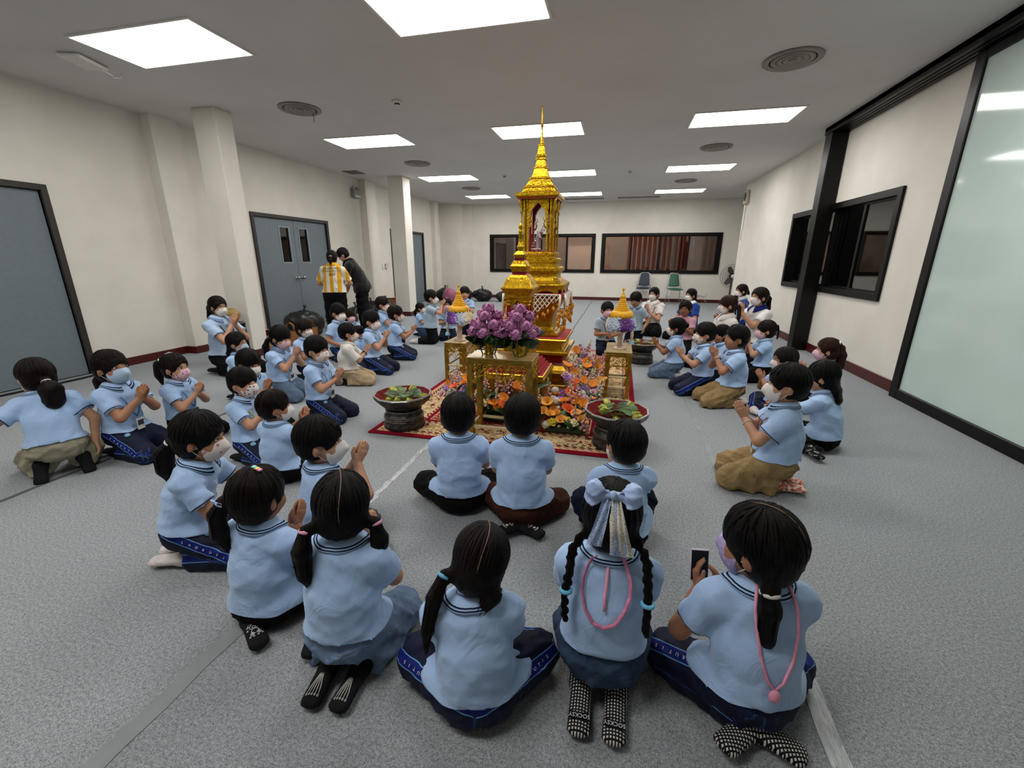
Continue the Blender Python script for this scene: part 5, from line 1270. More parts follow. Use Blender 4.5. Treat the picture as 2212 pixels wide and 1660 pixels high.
def person(label, loc, heading, pose='seiza', s=1.06, adult=False, lean=(.06, 0), twist=0., head=(0, 0, 0), arms=None, legs=None, bulk=1., zoff=0.,
           shirt='polo', hem=None, pants='track', hair='boy', hc='k', mask='white', skin='a', sock='dark', res=.011, tuck=False, loose=1., lan=None, card=None,
           extra=None, seed=1, group=None, tail=None, bottom='pants', collar=True, sleeve=.66, parting=False, shirt_len=None):
    if shirt_len is None: shirt_len = {'seiza': -.03, 'kneel': .02, 'stand': .03, 'crouch': -.02, 'cross': -.03, 'tuck': -.02, 'squat': -.02}.get(pose, -.005)
    J = skeleton(pose, s, adult, lean, twist, head, arms, legs, bulk, zoff); B = J['B']
    root = thing('person', label, 'person', (loc[0], loc[1], 0), math.radians(heading-90), group)
    P, Ch, Mid, tr, tf, tu, Nb, Hd = (J[q] for q in ('P', 'Ch', 'Mid', 'tr', 'tf', 'tu', 'Nb', 'Hd'))
    hr, hf, hu = J['hr'], J['hf'], J['hu']; MH = np.stack([hr, hf, hu], 1)
    hs = B['hx']/.071; u = B['torso']/.305
    hp = lambda x, y, z: Hd+(hr*x+hf*y+hu*z)*hs
    cr, cy, wx, wy, px, py = (B[q] for q in ('crx', 'cry', 'wrx', 'wry', 'prx', 'pry'))
    R0, R1, R2 = B['r']
    # ---- body: one continuous skin surface
    F = Field(res)
    F.tub(P, Mid, (px, py), (wx, wy), tr, .03); F.tub(Mid, Ch-tu*.03*u, (wx, wy), (cr*.95, cy), tr, .03)
    F.cap(J['sho'][0], J['sho'][1], R0*1.0, R0*1.0, .03); F.cap(Ch-tu*.03, Hd-hu*.05*hs, B['nr'], B['nr']*.95, .02)
    for i in (0, 1):
        F.cap(J['sho'][i], J['el'][i], R0, R1, .02); F.cap(J['el'][i], J['wr'][i], R1*1.04, R2, .012)
        F.cap(J['hips'][i], J['kn'][i], B['tr'][0], B['tr'][1], .03); F.cap(J['kn'][i], J['an'][i], B['sr'][0], B['sr'][1], .02)
        a, t_ = J['an'][i], J['toe'][i]
        F.tub(a, t_, (B['sr'][1]*.95, B['sr'][1]*.8), (B['sr'][1]*1.05, B['sr'][1]*.5), np.cross(t_-a, V3(0, 0, 1))+V3(1e-4, 0, 0), .015)
    V, Fq = F.mesh(); parts = [(V, Fq, 0)]
    G = Field(min(res, .0085)*.85)
    G.ell(hp(0, -.008, .022), (B['hx'], B['hy'], .082*hs), MH, .03); G.ell(hp(0, .018, -.036), (.059*hs, .062*hs, .062*hs), MH, .035)
    G.ell(hp(0, .05, -.078), (.022*hs, .02*hs, .018*hs), MH, .03)
    for sx in (-1, 1):
        G.ell(hp(sx*.034, .05, -.034), (.026*hs, .026*hs, .028*hs), MH, .02)
        G.ell(hp(sx*.0735, -.008, -.014), (.009*hs, .019*hs, .028*hs), MH @ rotm((0, 0, 1), sx*-.35), .006)
        G.ell(hp(sx*.031, .088, .008), (.016*hs, .012*hs, .009*hs), MH, .012, '-')
    G.cap(hp(0, .079, .004), hp(0, .088, -.022), .007*hs, .0105*hs, .012)
    G.cap(hp(-.011, .08, -.024), hp(.011, .08, -.024), .0065*hs, .0065*hs, .008)
    G.cap(Nb+tu*.0, hp(0, -.012, -.06), B['nr'], B['nr']*.93, .03)
    parts.append(G.mesh()+(0,))
    for i, sx in enumerate((-1, 1)):
        f, n, t, cu = J['hd'][i]
        Hf = Field(.0042*B['hand']/.118 if res < .012 else .0058)
        Hf.cap(J['wr'][i]-nrm(J['wr'][i]-J['el'][i])*.03, J['wr'][i], R2*1.0, R2*.92, .01)
        hand_field(Hf, J['wr'][i]+f*.006, f, n, t, cu, B['hand']/.118)
        parts.append(Hf.mesh()+(0,))
    # eyes, brows and lips belong to the same mesh
    mb = MB(); RM = Matrix(MH.tolist())
    for sx in (-1, 1):
        mb.cur = 1; mb.ellipsoid(hp(sx*.031, .0735, .0075), .0135*hs, .0075*hs, .006*hs, 10, 6, RM)
        mb.cur = 2; mb.ellipsoid(hp(sx*.031, .077, .0075), .0062*hs, .0052*hs, .0062*hs, 8, 6, RM)
        mb.cur = 3; mb.tube([hp(sx*.046, .071, .021), hp(sx*.032, .0815, .0262), hp(sx*.018, .0835, .0235)], [.0016*hs, .0026*hs, .002*hs], 6)
        mb.tube([hp(sx*.047, .0715, .0085), hp(sx*.031, .0815, .0135), hp(sx*.018, .0805, .0085)], .0013*hs, 5)
    mb.cur = 4; mb.tube([hp(-.019, .0735, -.05), hp(-.008, .081, -.0485), hp(.008, .081, -.0485), hp(.019, .0735, -.05)], [.001, .0042*hs, .0042*hs, .001], 6)
    mb.tube([hp(-.016, .0745, -.0535), hp(0, .081, -.0555), hp(.016, .0745, -.0535)], [.001, .0045*hs, .001], 6)
    nv = 0; VV = []; FF = []; MI = []
    for v, q, m in parts: VV.append(v); FF += (q+nv).tolist(); MI += [m]*len(q); nv += len(v)
    VV.append(np.array([tuple(x) for x in mb.v])); FF += [[i+nv for i in f] for f in mb.f]; MI += mb.mi
    mesh_np('body', np.concatenate(VV), FF, [SK[skin], M_EYEW, M_EYED, M_BROW, M_LIP], root, True, None, MI)
    # ---- trousers / skirt
    pm = PANTS[pants]; F = Field(res); g = .018*u*loose
    F.tub(P+tu*.05*u, P-V3(0, 0, .005), (wx+g*.3, wy+g*.3), (px+g*.7, py+g*.8), tr, .03)
    segs = []
    for i, sx in enumerate((-1, 1)):
        H, K, A = J['hips'][i], J['kn'][i], J['an'][i]; dr = nrm(A-K)
        if bottom == 'skirt':
            F.cap(H, H+(K-H)*1.02, B['tr'][0]+g*.9, B['tr'][1]+g*1.6, .05)
            F.cap(P-V3(0, 0, .02), (J['kn'][0]+J['kn'][1])/2, B['tr'][0]+g*.6, B['tr'][1]+g, .05)
        else:
            F.cap(H, K, B['tr'][0]+g, B['tr'][1]+g*1.15, .03)
            end = K+(A-K)*(.93 if bottom == 'pants' else .25)
            F.ccap(K, end+dr*.02, B['tr'][1]+g*1.15, B['sr'][1]+g*1.5*loose, [(end, dr)], .022)
            o1 = J['out'][i]; segs.append((H, K, o1, B['tr'][0])); segs.append((K, A, o1 if pose in ('stand', 'kneel') else V3(sx*.8, 0, .5), B['tr'][1]))
    FP = Field(res); FP.ops = list(F.ops)
    F.plane((0, 0, .004), (0, 0, -1), .003)
    Vp, Fp = F.mesh(folds(seed+50, .02*u*loose, 44/u, 4, 1.), .012)
    Vp[:, 2] = np.maximum(Vp[:, 2], .004)
    at = None
    if pants == 'track':
        best = np.full(len(Vp), 9.); side = np.full(len(Vp), 9.)
        for a, b, o, r in segs:
            z = nrm(b-a); o = nrm(o-z*np.dot(o, z)); nn = np.cross(z, o); L = np.linalg.norm(b-a); q = Vp-a; w = np.clip(q @ z, 0, L)
            q = q-w[:, None]*z; d = np.linalg.norm(q, axis=1); m = d < best; best = np.where(m, d, best)
            side = np.where(m, np.where((q @ o) > .25*r, q @ nn, 9.), side)
        at = {'side': side}
    po = mesh_np('skirt' if bottom == 'skirt' else 'trousers', Vp, Fp, pm, root, True, at)
    # ---- shirt
    sm, cm = SHIRTS[shirt]
    F = Field(res); e = .013*u*loose
    up = V3(0, 0, 1)*.5+tu*.5
    h_ = (.018*loose+.007)*u if not tuck else .004*u
    F.tub(P-tu*.03*u, Mid, (px+h_, py+h_), (wx+e*1.5, wy+e*1.5), tr, .03); F.tub(Mid, Ch-tu*.035*u, (wx+e*1.5, wy+e*1.5), (cr+e*.9, cy+e), tr, .03)
    F.cap(J['sho'][0], J['sho'][1], R0+e*.75, R0+e*.75, .035)
    F.cap(Ch-tu*.03*u, Nb-tu*.004*u, B['nr']+e*.8, B['nr']+e*.15, .02)
    for i in (0, 1): F.cap(Nb-tu*.02*u, J['sho'][i], B['nr']*.9, R0+e*.6, .03)
    cuffs = []
    for i in (0, 1):
        S0, E0 = J['sho'][i], J['el'][i]; dr = nrm(E0-S0); end = S0+(E0-S0)*sleeve
        F.ccap(S0, end+dr*.03, R0+e*.9, (R0+R1)*.5*1.1+e*1.25, [(end, dr)], .02); cuffs.append((S0, end, dr))
    hemz = P-tu*(shirt_len*u if not tuck else -.06*u)
    F.plane(hemz-nrm(up)*(0), -nrm(up))
    FS = F
    Vs, Fs = F.mesh(folds(seed, .014*u, 36/u, 4, 1.6), .01)
    if not tuck:
        for _ in range(3):
            d = FP.at(Vs); ax = P+((Vs-P) @ tu)[:, None]*tu; rd = Vs-ax; rd /= np.maximum(np.linalg.norm(rd, axis=1), 1e-4)[:, None]
            Vs = Vs+rd*(np.clip(.009*u-d, 0, .02)*np.clip((d+.05*u)/(.03*u), 0, 1))[:, None]
    Vs[:, 2] = np.maximum(Vs[:, 2], .006)
    tm = np.full(len(Vs), 1.)
    for S0, end, dr in cuffs:
        al = (Vs-end) @ dr; rad = np.linalg.norm(Vs-end-al[:, None]*dr, axis=1); m = (rad < R0+e*2.4) & (al > -.06)
        tm = np.where(m, np.minimum(tm, np.maximum(-al, 0)), tm)
    so = mesh_np('shirt', Vs, Fs, sm, root, True, {'trim': tm}); so['label'] = {'polo': 'light blue polo shirt'}.get(shirt, shirt + ' coloured top') if shirt in ('polo',) else 'short sleeved top'
    # ---- collar
    if collar:
        vs = []; at = []; n = 26; gap = .32
        nk = nrm(tu*.8+hu*.2); r0 = B['nr']
        for j in range(n+1):
            th = gap+(2*PI-2*gap)*j/n; d = tr*math.sin(th)+tf*math.cos(th); fr_ = math.cos(th)
            base = Nb+nk*(.020-.012*max(0, fr_))*u-tf*.004*u
            rows = [(r0+.008*u, -.02), (r0+.006*u, .016), (r0+.012*u, .02), (r0+.026*u, .006), (r0+.040*u+.012*u*max(0, fr_), -.012-.02*max(0, fr_)), (r0+.034*u, -.02-.018*max(0, fr_))]
            for q, (rr, zz) in enumerate(rows): vs.append(base+d*rr*(1+.12*abs(math.sin(th)))+nk*zz*u); at.append((0, 0, .1, .5, 1, 0)[q])
        vs = np.array(vs); at = np.array(at); cen = Nb+(((vs-Nb) @ nk)[:, None])*nk; rd = vs-cen; rd /= np.linalg.norm(rd, axis=1)[:, None]
        for _ in range(4):
            d = FS.at(vs); vs = vs+(rd*.55+nk*.6)*np.clip(.0045*u-d, 0, .012)[:, None]*(at > .05)[:, None]
        fs = np.array([[j*6+q, (j+1)*6+q, (j+1)*6+q+1, j*6+q+1] for j in range(n) for q in range(5)])
        mesh_np('collar', np.array(vs), fs, cm, root, True, {'trim': at})
    # ---- socks
    if sock:
        for i in (0, 1):
            a, t_ = J['an'][i], J['toe'][i]; r = B['sr'][1]; x = np.cross(t_-a, V3(0, 0, 1))+V3(1e-4, 0, 0)
            back = a-nrm(t_-a)*r*.35
            F = Field(min(res, .009)); F.tub(back, t_, (r*1.08, r*.95), (r*1.22, r*.62), x, .01)
            F.cap(J['kn'][i]+(a-J['kn'][i])*.82, a, r*1.14, r*1.16, .02); F.plane((0, 0, .003), (0, 0, -1), .003)
            v, q = F.mesh(); v[:, 2] = np.maximum(v[:, 2], .003)
            mesh_np('sock', v, q, SOCKS[sock], root)
    # ---- hair
    F = Field(min(res, .0085)); hm = HAIRM[hc]; girl = hair != 'boy' and hair != 'short'
    F.ell(hp(0, -.011, .026), (B['hx']+.017*hs, B['hy']+.015*hs, .099*hs), MH, .02)
    if girl:
        F.ell(hp(0, -.032, -.035), (B['hx']*1.05, .064*hs, .06*hs), MH, .03)
    else:
        F.ell(hp(0, -.03, -.02), (B['hx']*1.08, .066*hs, .058*hs), MH, .03)
    top = {'boy': .026, 'short': .04, 'bangs': .02, 'girl': .034, 'open': .05}.get(hair, .034)
    F.ell(hp(0, .112, top-.074), (.074*hs, .084*hs, .074*hs), MH, .006, '-')
    if not girl:
        for sx in (-1, 1): F.ell(hp(sx*.082, .012, -.03), (.026*hs, .034*hs, .042*hs), MH, .006, '-')
        F.ell(hp(0, -.045, -.098), (.095*hs, .075*hs, .034*hs), MH, .008, '-')
    else:
        for sx in (-1, 1): F.ell(hp(sx*.086, .012, -.022), (.02*hs, .026*hs, .034*hs), MH, .006, '-')
        F.ell(hp(0, -.01, -.118), (.09*hs, .09*hs, .042*hs), MH, .01, '-')
    ties = []
    for tl in (tail or []):
        pts = [hp(*q[:3]) if not tl.get('abs') else None for q in tl['pts']]
        # below the tie the hair hangs: pts are head-frame, 'drop' bends them towards the floor
        rs = [q[3]*hs for q in tl['pts']]
        if tl.get('braid'):
            for a, b, r, r2 in zip(pts[:-1], pts[1:], rs[:-1], rs[1:]):
                L = np.linalg.norm(b-a); m = max(2, int(L/(r*.85)))
                for j in range(m):
                    c = a+(b-a)*(j+.5)/m; sd = hr*((-1)**j)*r*.28; F.ell(c+sd, (r*.72, r*.66, r*.8), None, .006)
        else:
            fl = tl.get('flat', 1.)
            for a, b, r, r2 in zip(pts[:-1], pts[1:], rs[:-1], rs[1:]):
                if fl < 1: F.tub(a, b, (r, r*fl), (r2, r2*fl), hr, .012)
                else: F.cap(a, b, r, r2, .012)
        if tl.get('tie'): ties.append((pts[tl.get('at', 1)], rs[tl.get('at', 1)], nrm(pts[tl.get('at', 1)+1]-pts[tl.get('at', 1)]), tl['tie']))
    def strand(p):
        q = (p-Hd) @ MH; a = np.arctan2(q[:, 0], q[:, 1]-.0); return .0016*np.sin(a*34+q[:, 2]*25)+.0012*np.sin(a*61-q[:, 2]*40)
    Vh, Fh = F.mesh(strand, .004)
    # loose locks lying on the cap and along the tails
    rg = np.random.RandomState(seed+7); ns = 150 if res < .01 else (80 if res < .0125 else 36); mb = MB()
    RX, RY, RZ = .071+.017, .087+.015, .099
    for _ in range(ns):
        a = rg.uniform(-PI, PI); fr_ = math.cos(a); t0 = rg.uniform(.05, .9)
        if girl: t1 = (2.15 if fr_ < -.2 else (1.8 if fr_ < .35 else {'bangs': 1.42, 'open': 1.12}.get(hair, 1.26)))
        else: t1 = (2.12 if fr_ < -.2 else (1.66 if fr_ < .35 else (1.3 if hair == 'boy' else 1.12)))
        t1 += rg.uniform(-.2, .1); off = rg.uniform(.0, .022); dr_ = rg.uniform(-.25, .25); pts = []
        for k in range(7):
            w_ = k/6; th = t0+(t1-t0)*w_; aa = a+dr_*w_; m_ = 1+off*math.sin(PI*min(1, w_*1.1))+(.012 if k == 6 else 0)
            pts.append(hp(RX*m_*math.sin(th)*math.sin(aa), -.011+RY*m_*math.sin(th)*math.cos(aa), .026+RZ*m_*math.cos(th)))
        r_ = rg.uniform(.003, .0055)*hs; mb.tube(pts, [r_*.5, r_, r_, r_, r_*.9, r_*.7, r_*.2], 5, cap=False, flat=.5)
    for tl in (tail or []):
        if tl.get('braid'): continue
        P_ = [hp(*q[:3]) for q in tl['pts']]; rr_ = [q[3]*hs for q in tl['pts']]; fl = tl.get('flat', 1.)
        for _ in range(ns//5):
            an, m_ = rg.uniform(0, 2*PI), rg.uniform(.55, 1.12); ext = rg.uniform(-.02, .03)
            o_ = [p+(hr*math.cos(an)+hf*math.sin(an)*fl)*r*m_ for p, r in zip(P_, rr_)]; o_[-1] = o_[-1]+nrm(P_[-1]-P_[-2])*ext; o_[0] = P_[0]
            r_ = .0034*hs; mb.tube(o_, [r_*.6]+[r_]*(len(o_)-2)+[r_*.2], 5, cap=False, flat=.6)
    q_ = np.array(mb.f)+len(Vh); Vh = np.concatenate([Vh, np.array([tuple(x) for x in mb.v])]); Fh = np.concatenate([Fh, q_])
    q = (Vh-Hd) @ MH
    mesh_np('hair', Vh, Fh, hm, root, True, {'strand': q[:, 0]*6+q[:, 1]*4})
    for c, r, d, mt in ties:
        M = np.stack([nrm(np.cross(d, V3(.3, .2, 1))), np.cross(d, nrm(np.cross(d, V3(.3, .2, 1)))), d], 1); mb = MB()
        ring = [c+(M[:, 0]*math.cos(a)+M[:, 1]*math.sin(a))*r*.95 for a in np.linspace(0, 2*PI, 14, endpoint=False)]
        mb.tube(ring, .0065*hs, 6, closed=True); mb.build('hair_tie', mt, root)
    if parting:
        mb = MB(); pts = []
        for th in np.linspace(*(parting if isinstance(parting, tuple) else (-.5, 1.9)), 14):
            pts.append(hp(.004*math.sin(th*3), -.011-math.sin(th)*(.087+.0165), .026+math.cos(th)*.1005))
        mb.tube(pts, [.0006]+[.0017*hs]*12+[.0006], 5); mb.build('hair_parting', M_SCALP, root)
    # ---- mask
    if mask:
        F = Field(min(res, .008)*.75)
        F.ell(hp(0, .022, -.042), (.067*hs, .0815*hs, .07*hs), MH, .01); F.cap(hp(0, .084, -.008), hp(0, .1, -.036), .012*hs, .017*hs, .02)
        F.plane(hp(0, .024, 0), -hf-hu*.15, .004); F.plane(hp(0, .0, -.012), hu-hf*.12, .004); F.plane(hp(0, 0, -.094), -hu-hf*.1, .004)
        v, q = F.mesh(); mo = mesh_np('face_mask', v, q, MASKS[mask], root)
        mb = MB()
        for sx in (-1, 1):
            for z0 in (-.022, -.07):
                mb.tube([hp(sx*.056, .03, z0), hp(sx*.07, .012, (z0-.012)/2-.006), hp(sx*.078, -.02, -.014)], .0014*hs, 5)
        mb.build('ear_loop', MASKS['white'], mo)
    # ---- lanyard with card
    if lan:
        mb = MB(); c0 = Nb; pts = []
        yk = cy+e*1.9
        for x, y, z in ((0, -.042, .012), (.045, -.03, .016), (.06, .01, .008), (.055, .05, -.03), (.045, yk/u, -.085), (.02, (yk+.012)/u, -.17), (.0, (yk+.016)/u, -.2)):
            pts.append(Nb+(tr*x+tf*y+tu*z)*u)
        l2 = [2*np.dot(p-Nb, tr)*-1*tr+p for p in pts]
        mb.tube(pts, .0055*u, 6, flat=.3); mb.tube(l2, .0055*u, 6, flat=.3)
        lo = mb.build('lanyard', LAN[lan], root)
        if card:
            mb = MB(); c = pts[-1]-tu*.05*u+tf*.014; Mx = Matrix(np.stack([tr, -tu, tf], 1).tolist())
            mb.obox(c, .052*u, .078*u, .004, Mx); mb.build('id_card', simple('card_'+card, {'w': '#cfcfca', 'd': '#3a3352', 'p': '#d98ea2'}[card], .3, nscale=45, namt=.35), lo)
            MB().obox(c+tf*.0028*u+tu*.008*u, .04*u, .036*u, .001, Mx).build('card_print', simple('card_print', '#2f2f33', .5, nscale=90, namt=.9), lo)
    J.update(root=root, hp=hp, MH=MH, hs=hs, u=u, shirt=so, shirtV=Vs, pantsV=Vp, pants=po)
    if extra: extra(J)
    return J
# ------------------------------------------------------------------ people: accessories
M_TIEP = simple('tie_pink', '#e79bb4', .6, nscale=30); M_TIEW = simple('tie_white', '#d9d6cf', .7, nscale=30); M_TIEB = simple('tie_blue', '#5fb4d8', .5, nscale=30)
M_LENS = simple('spectacle_wire', '#2a211c', .3, .6); M_CLIPW = simple('clip_white', '#e6e2dc', .35, nscale=30, namt=.1)
M_SATIN = simple('satin_pale_blue', '#a9c0ea', .45, nscale=70, namt=.14, bump=.15)
def m_lace(name, c, d):
    t = NT(name); co = t.coord(); w1 = t.n('ShaderNodeTexVoronoi', feature='DISTANCE_TO_EDGE'); t.l(co, w1.inputs['Vector']); w1.inputs['Scale'].default_value = 190
    f = t.math('LESS_THAN', w1.outputs['Distance'], .13)
    tr = t.n('ShaderNodeBsdfTransparent'); b = t.bsdf(t.mix(f, d, c), .8); mx = t.n('ShaderNodeMixShader')
    t.l(t.math('ADD', t.math('MULTIPLY', f, .45), .55), mx.inputs[0]); t.l(tr.outputs[0], mx.inputs[1]); t.l(b.outputs[0], mx.inputs[2]); t.l(mx.outputs[0], t.out.inputs[0]); return t.m
M_LACE = m_lace('lace_cream', '#e0dac8', '#d2ccbc'); M_LACEB = m_lace('lace_blue', '#b0c3e8', '#a6bae0')
M_EMBLEM = simple('emblem_light_blue', '#7fb3cf', .6, nscale=90, namt=.25)
M_SCREEN = simple('phone_case', '#bda6cf', .3, nscale=40, namt=.25); M_PHONE = simple('phone_pale', '#c9c2cc', .3, nscale=30, namt=.2)
M_LETTER = simple('letter_white', '#dcdbe0', .6, nscale=60, namt=.06); M_LETTERK = simple('letter_black', '#1a1712', .6, nscale=60, namt=.06)
def v(a): return Vector([float(q) for q in a])
def glasses(J):
    hp = J['hp']; mb = MB()
    for sx in (-1, 1):
        ring = [hp(sx*.031+.02*math.cos(a), .0925-.006*abs(math.cos(a))*(1 if math.cos(a)*sx > 0 else 0), .006+.0165*math.sin(a)) for a in np.linspace(0, 2*PI, 16, endpoint=False)]
        mb.tube(ring, .0012, 5, closed=True); mb.tube([hp(sx*.051, .085, .01), hp(sx*.072, .04, .008), hp(sx*.078, -.01, .0)], .0011, 5)
    mb.tube([hp(-.011, .093, .008), hp(0, .095, .011), hp(.011, .093, .008)], .0012, 5); mb.build('spectacles', M_LENS, J['root'])
def hairclip(pts, mat, r=.005, name='hair_clip'):
    def f(J): MB().tube([J['hp'](*p) for p in pts], [r*.6]+[r]*(len(pts)-2)+[r*.6], 6, flat=.6).build(name, mat, J['root'])
    return f
def bowclip(at, mat, sz=.03, tails=0):
    """small bow on the hair: two loops and a knot"""
    def f(J):
        hp = J['hp']; c = v(hp(*at)); X = v(J['hr']); U = v(J['hu']); Fw = v(hp(*at)-hp(0, -.01, .02)).normalized()
        for s in (-1, 1):
            o = MB().tube([c, c+X*s*sz*.55+U*sz*.4+Fw*.006, c+X*s*sz*1.1+U*sz*.25, c+X*s*sz*1.05-U*sz*.3, c+X*s*sz*.5-U*sz*.35+Fw*.006, c], [sz*.15, sz*.34, sz*.36, sz*.34, sz*.3, sz*.15], 7, flat=.4)
            o.build('bow_loop', mat, J['root'])
            if tails: MB().tube([c, c+X*s*sz*.4-U*sz*1.2+Fw*.008, c+X*s*sz*.7-U*sz*tails], [sz*.2, sz*.3, sz*.34], 6, flat=.15).build('bow_tail', mat, J['root'])
        MB().ellipsoid(c+Fw*.004, sz*.22, sz*.2, sz*.26, 8, 6).build('bow_knot', mat, J['root'])
    return f
def both(*fs):
    def f(J):
        for q in fs: q(J)
    return f
def watch(side, smart=True):
    def f(J):
        i = 0 if side == 'L' else 1; W, E_ = J['wr'][i], J['el'][i]; d = nrm(E_-W); c = W+d*.022*J['s']; r = J['B']['r'][2]*1.16
        a = nrm(np.cross(d, V3(0, 0, 1))); b = np.cross(a, d)
        MB().tube([c+(a*math.cos(t)+b*math.sin(t))*r for t in np.linspace(0, 2*PI, 16, endpoint=False)], .0085, 6, flat=.3, closed=True).build('watch_strap', M_PHONE if smart else M_BLACK, J['root'])
        o = a*(-1 if side == 'L' else 1)*.6+b*.5; o = nrm(o-d*np.dot(o, d)); M = Matrix(np.stack([d, np.cross(o, d), o], 1).tolist())
        MB().obox(c+o*(r+.002), .024, .026, .009, M).build('watch_face', M_BLACK, J['root'])
    return f
def bracelet(side, mat):
    def f(J):
        i = 0 if side == 'L' else 1; W, E_ = J['wr'][i], J['el'][i]; d = nrm(E_-W); c = W+d*.03*J['s']; r = J['B']['r'][2]*1.15
        a = nrm(np.cross(d, V3(0, 0, 1))); b = np.cross(a, d)
        MB().tube([c+(a*math.cos(t)+b*math.sin(t))*r for t in np.linspace(0, 2*PI, 16, endpoint=False)], .0028, 6, closed=True).build('bracelet', mat, J['root'])
    return f
def tocc(J, p, z=None):
    """person frame -> world"""
    M = Matrix.Rotation(J['root'].rotation_euler[2], 4, 'Z'); return Vector(J['root'].location)+(M @ v(p))
def phone(label, side, sz=(.075, .155, .009), up=(0, .25, 1), face=(0, -1, .3), off=(0, 0, 0), mat=None):
    def f(J):
        i = 0 if side == 'L' else 1; fd, n, t, c = J['hd'][i]
        p = J['wr'][i]+fd*.075*J['u']+n*.014*J['u']+V3(*off)
        U = nrm(V3(*up)); Nn = nrm(V3(*face)-U*np.dot(V3(*face), U)); X = np.cross(U, Nn)
        R = np.stack([X, U, Nn], 1); M = Matrix.Rotation(J['root'].rotation_euler[2], 3, 'Z') @ Matrix(R.tolist())
        o = thing('phone', label, 'phone', tocc(J, p)); o.rotation_euler = M.to_euler()
        MB().box((-sz[0]/2, -sz[1]/2, -sz[2]/2), (sz[0]/2, sz[1]/2, sz[2]/2), .003).build('phone_case', mat or M_SCREEN, o)
        MB().box((-sz[0]*.45, -sz[1]*.46, sz[2]/2), (sz[0]*.45, sz[1]*.46, sz[2]/2+.0008)).build('screen', M_BLACK, o)
        MB().lathe([(0, 0), (.02, 0), (.02, .003), (.015, .003), (.015, .001), (0, .001)], 16).build('grip_ring', M_CLIPW, o).matrix_local = Matrix.Translation((0, -.02, -sz[2]/2)) @ Matrix.Rotation(PI, 4, 'X')
        MB().box((-sz[0]*.42, sz[1]*.22, -sz[2]/2-.003), (-sz[0]*.02, sz[1]*.42, -sz[2]/2), .002).build('camera_bump', M_BLACK, o)
    return f
def leg_letters(side, word='LAORUTIS', seg='thigh', size=.0145, t0=.18, t1=.98):
    """white letters down the blue band: each letter rests on the trouser surface"""
    def f(J):
        i = 0 if side == 'L' else 1
        a, b = (J['hips'][i], J['kn'][i]) if seg == 'thigh' else (J['kn'][i], J['an'][i])
        o = nrm(J['out'][i]); z = nrm(b-a); o = nrm(o-z*np.dot(o, z)); y = np.cross(o, z)
        V = J['pantsV']
        em = a+(b-a)*.42; ud = nrm(o*.35+nrm(V3(0, 0, 1)-z*z[2])*.95); q = V-em; m = (np.abs(q @ z) < .02) & (np.linalg.norm(q-(q @ ud)[:, None]*ud-(q @ z)[:, None]*z, axis=1) < .018) & ((q @ ud) > 0)
        if m.any() and J['pose'] == 'seiza':
            mb = MB(); mb.lathe([(0, .0), (.015, .0), (.016, .0008), (.0, .0012)], 18); eo = mb.build('emblem_patch', M_EMBLEM, J['root'])
            eo.matrix_local = Matrix.Translation(v(em+ud*((q[m] @ ud).max()+.0008))) @ v(ud).to_track_quat('Z', 'Y').to_matrix().to_4x4()
        for k, ch in enumerate(word):
            c = a+(b-a)*(t0+(t1-t0)*k/(len(word)-1)); q = V-c; w = q @ z; yy = q @ y; m = (np.abs(w) < .015) & (np.abs(yy) < .012) & ((q @ o) > 0)
            if not m.any(): continue
            h = (q[m] @ o).max(); tm = text_mesh(ch, size*J['s'], 'lettering', M_LETTER, J['root'])
            R = np.stack([z, y, o], 1) if np.linalg.det(np.stack([z, y, o], 1)) > 0 else np.stack([z, -y, o], 1)
            tm.matrix_local = Matrix.Translation(v(c+o*(h+.0012))) @ Matrix(R.tolist()).to_4x4()
    return f
def sole_text(word='SOCKSY', size=.021):
    def f(J):
        for i in (0, 1):
            a, t_ = J['an'][i], J['toe'][i]; r = J['B']['sr'][1]; d = nrm(t_-a); c = a+(t_-a)*.80+V3(0, 0, r*.74)
            up = nrm(V3(0, 0, 1)-d*np.dot(V3(0, 0, 1), d)); x = np.cross(d, up)
            pl = MB(); R = np.stack([x, d, up], 1)
            pl.obox(c-up*.0015, .058*J['s'], .021*J['s'], .003, Matrix(R.tolist())); pl.build('sock_band', M_SOCKD, J['root'])
            tm = text_mesh(word, size*.8*J['s'], 'lettering', M_LETTER, J['root']); tm.matrix_local = Matrix.Translation(v(c+up*.0012)) @ Matrix(R.tolist()).to_4x4()
    return f
def sole_frame(J, i, t):
    a, t_ = J['an'][i], J['toe'][i]; r = J['B']['sr'][1]; d = nrm(t_-a); up = nrm(V3(0, 0, 1)-d*np.dot(V3(0, 0, 1), d)); x = np.cross(d, up)
    c = a+(t_-a)*t+up*(r*(.95-.33*t)+.0006); return lambda u, w: c+x*u*J['s']+d*w*J['s']-up*(.35*u*u/r)
M_PRINTW = simple('print_white', '#d2cfc9', .7, nscale=50, namt=.05)
def ringpts(P, cu, cw, ru, rw, n=16): return [P(cu+ru*math.cos(a), cw+rw*math.sin(a)) for a in np.linspace(0, 2*PI, n, endpoint=False)]
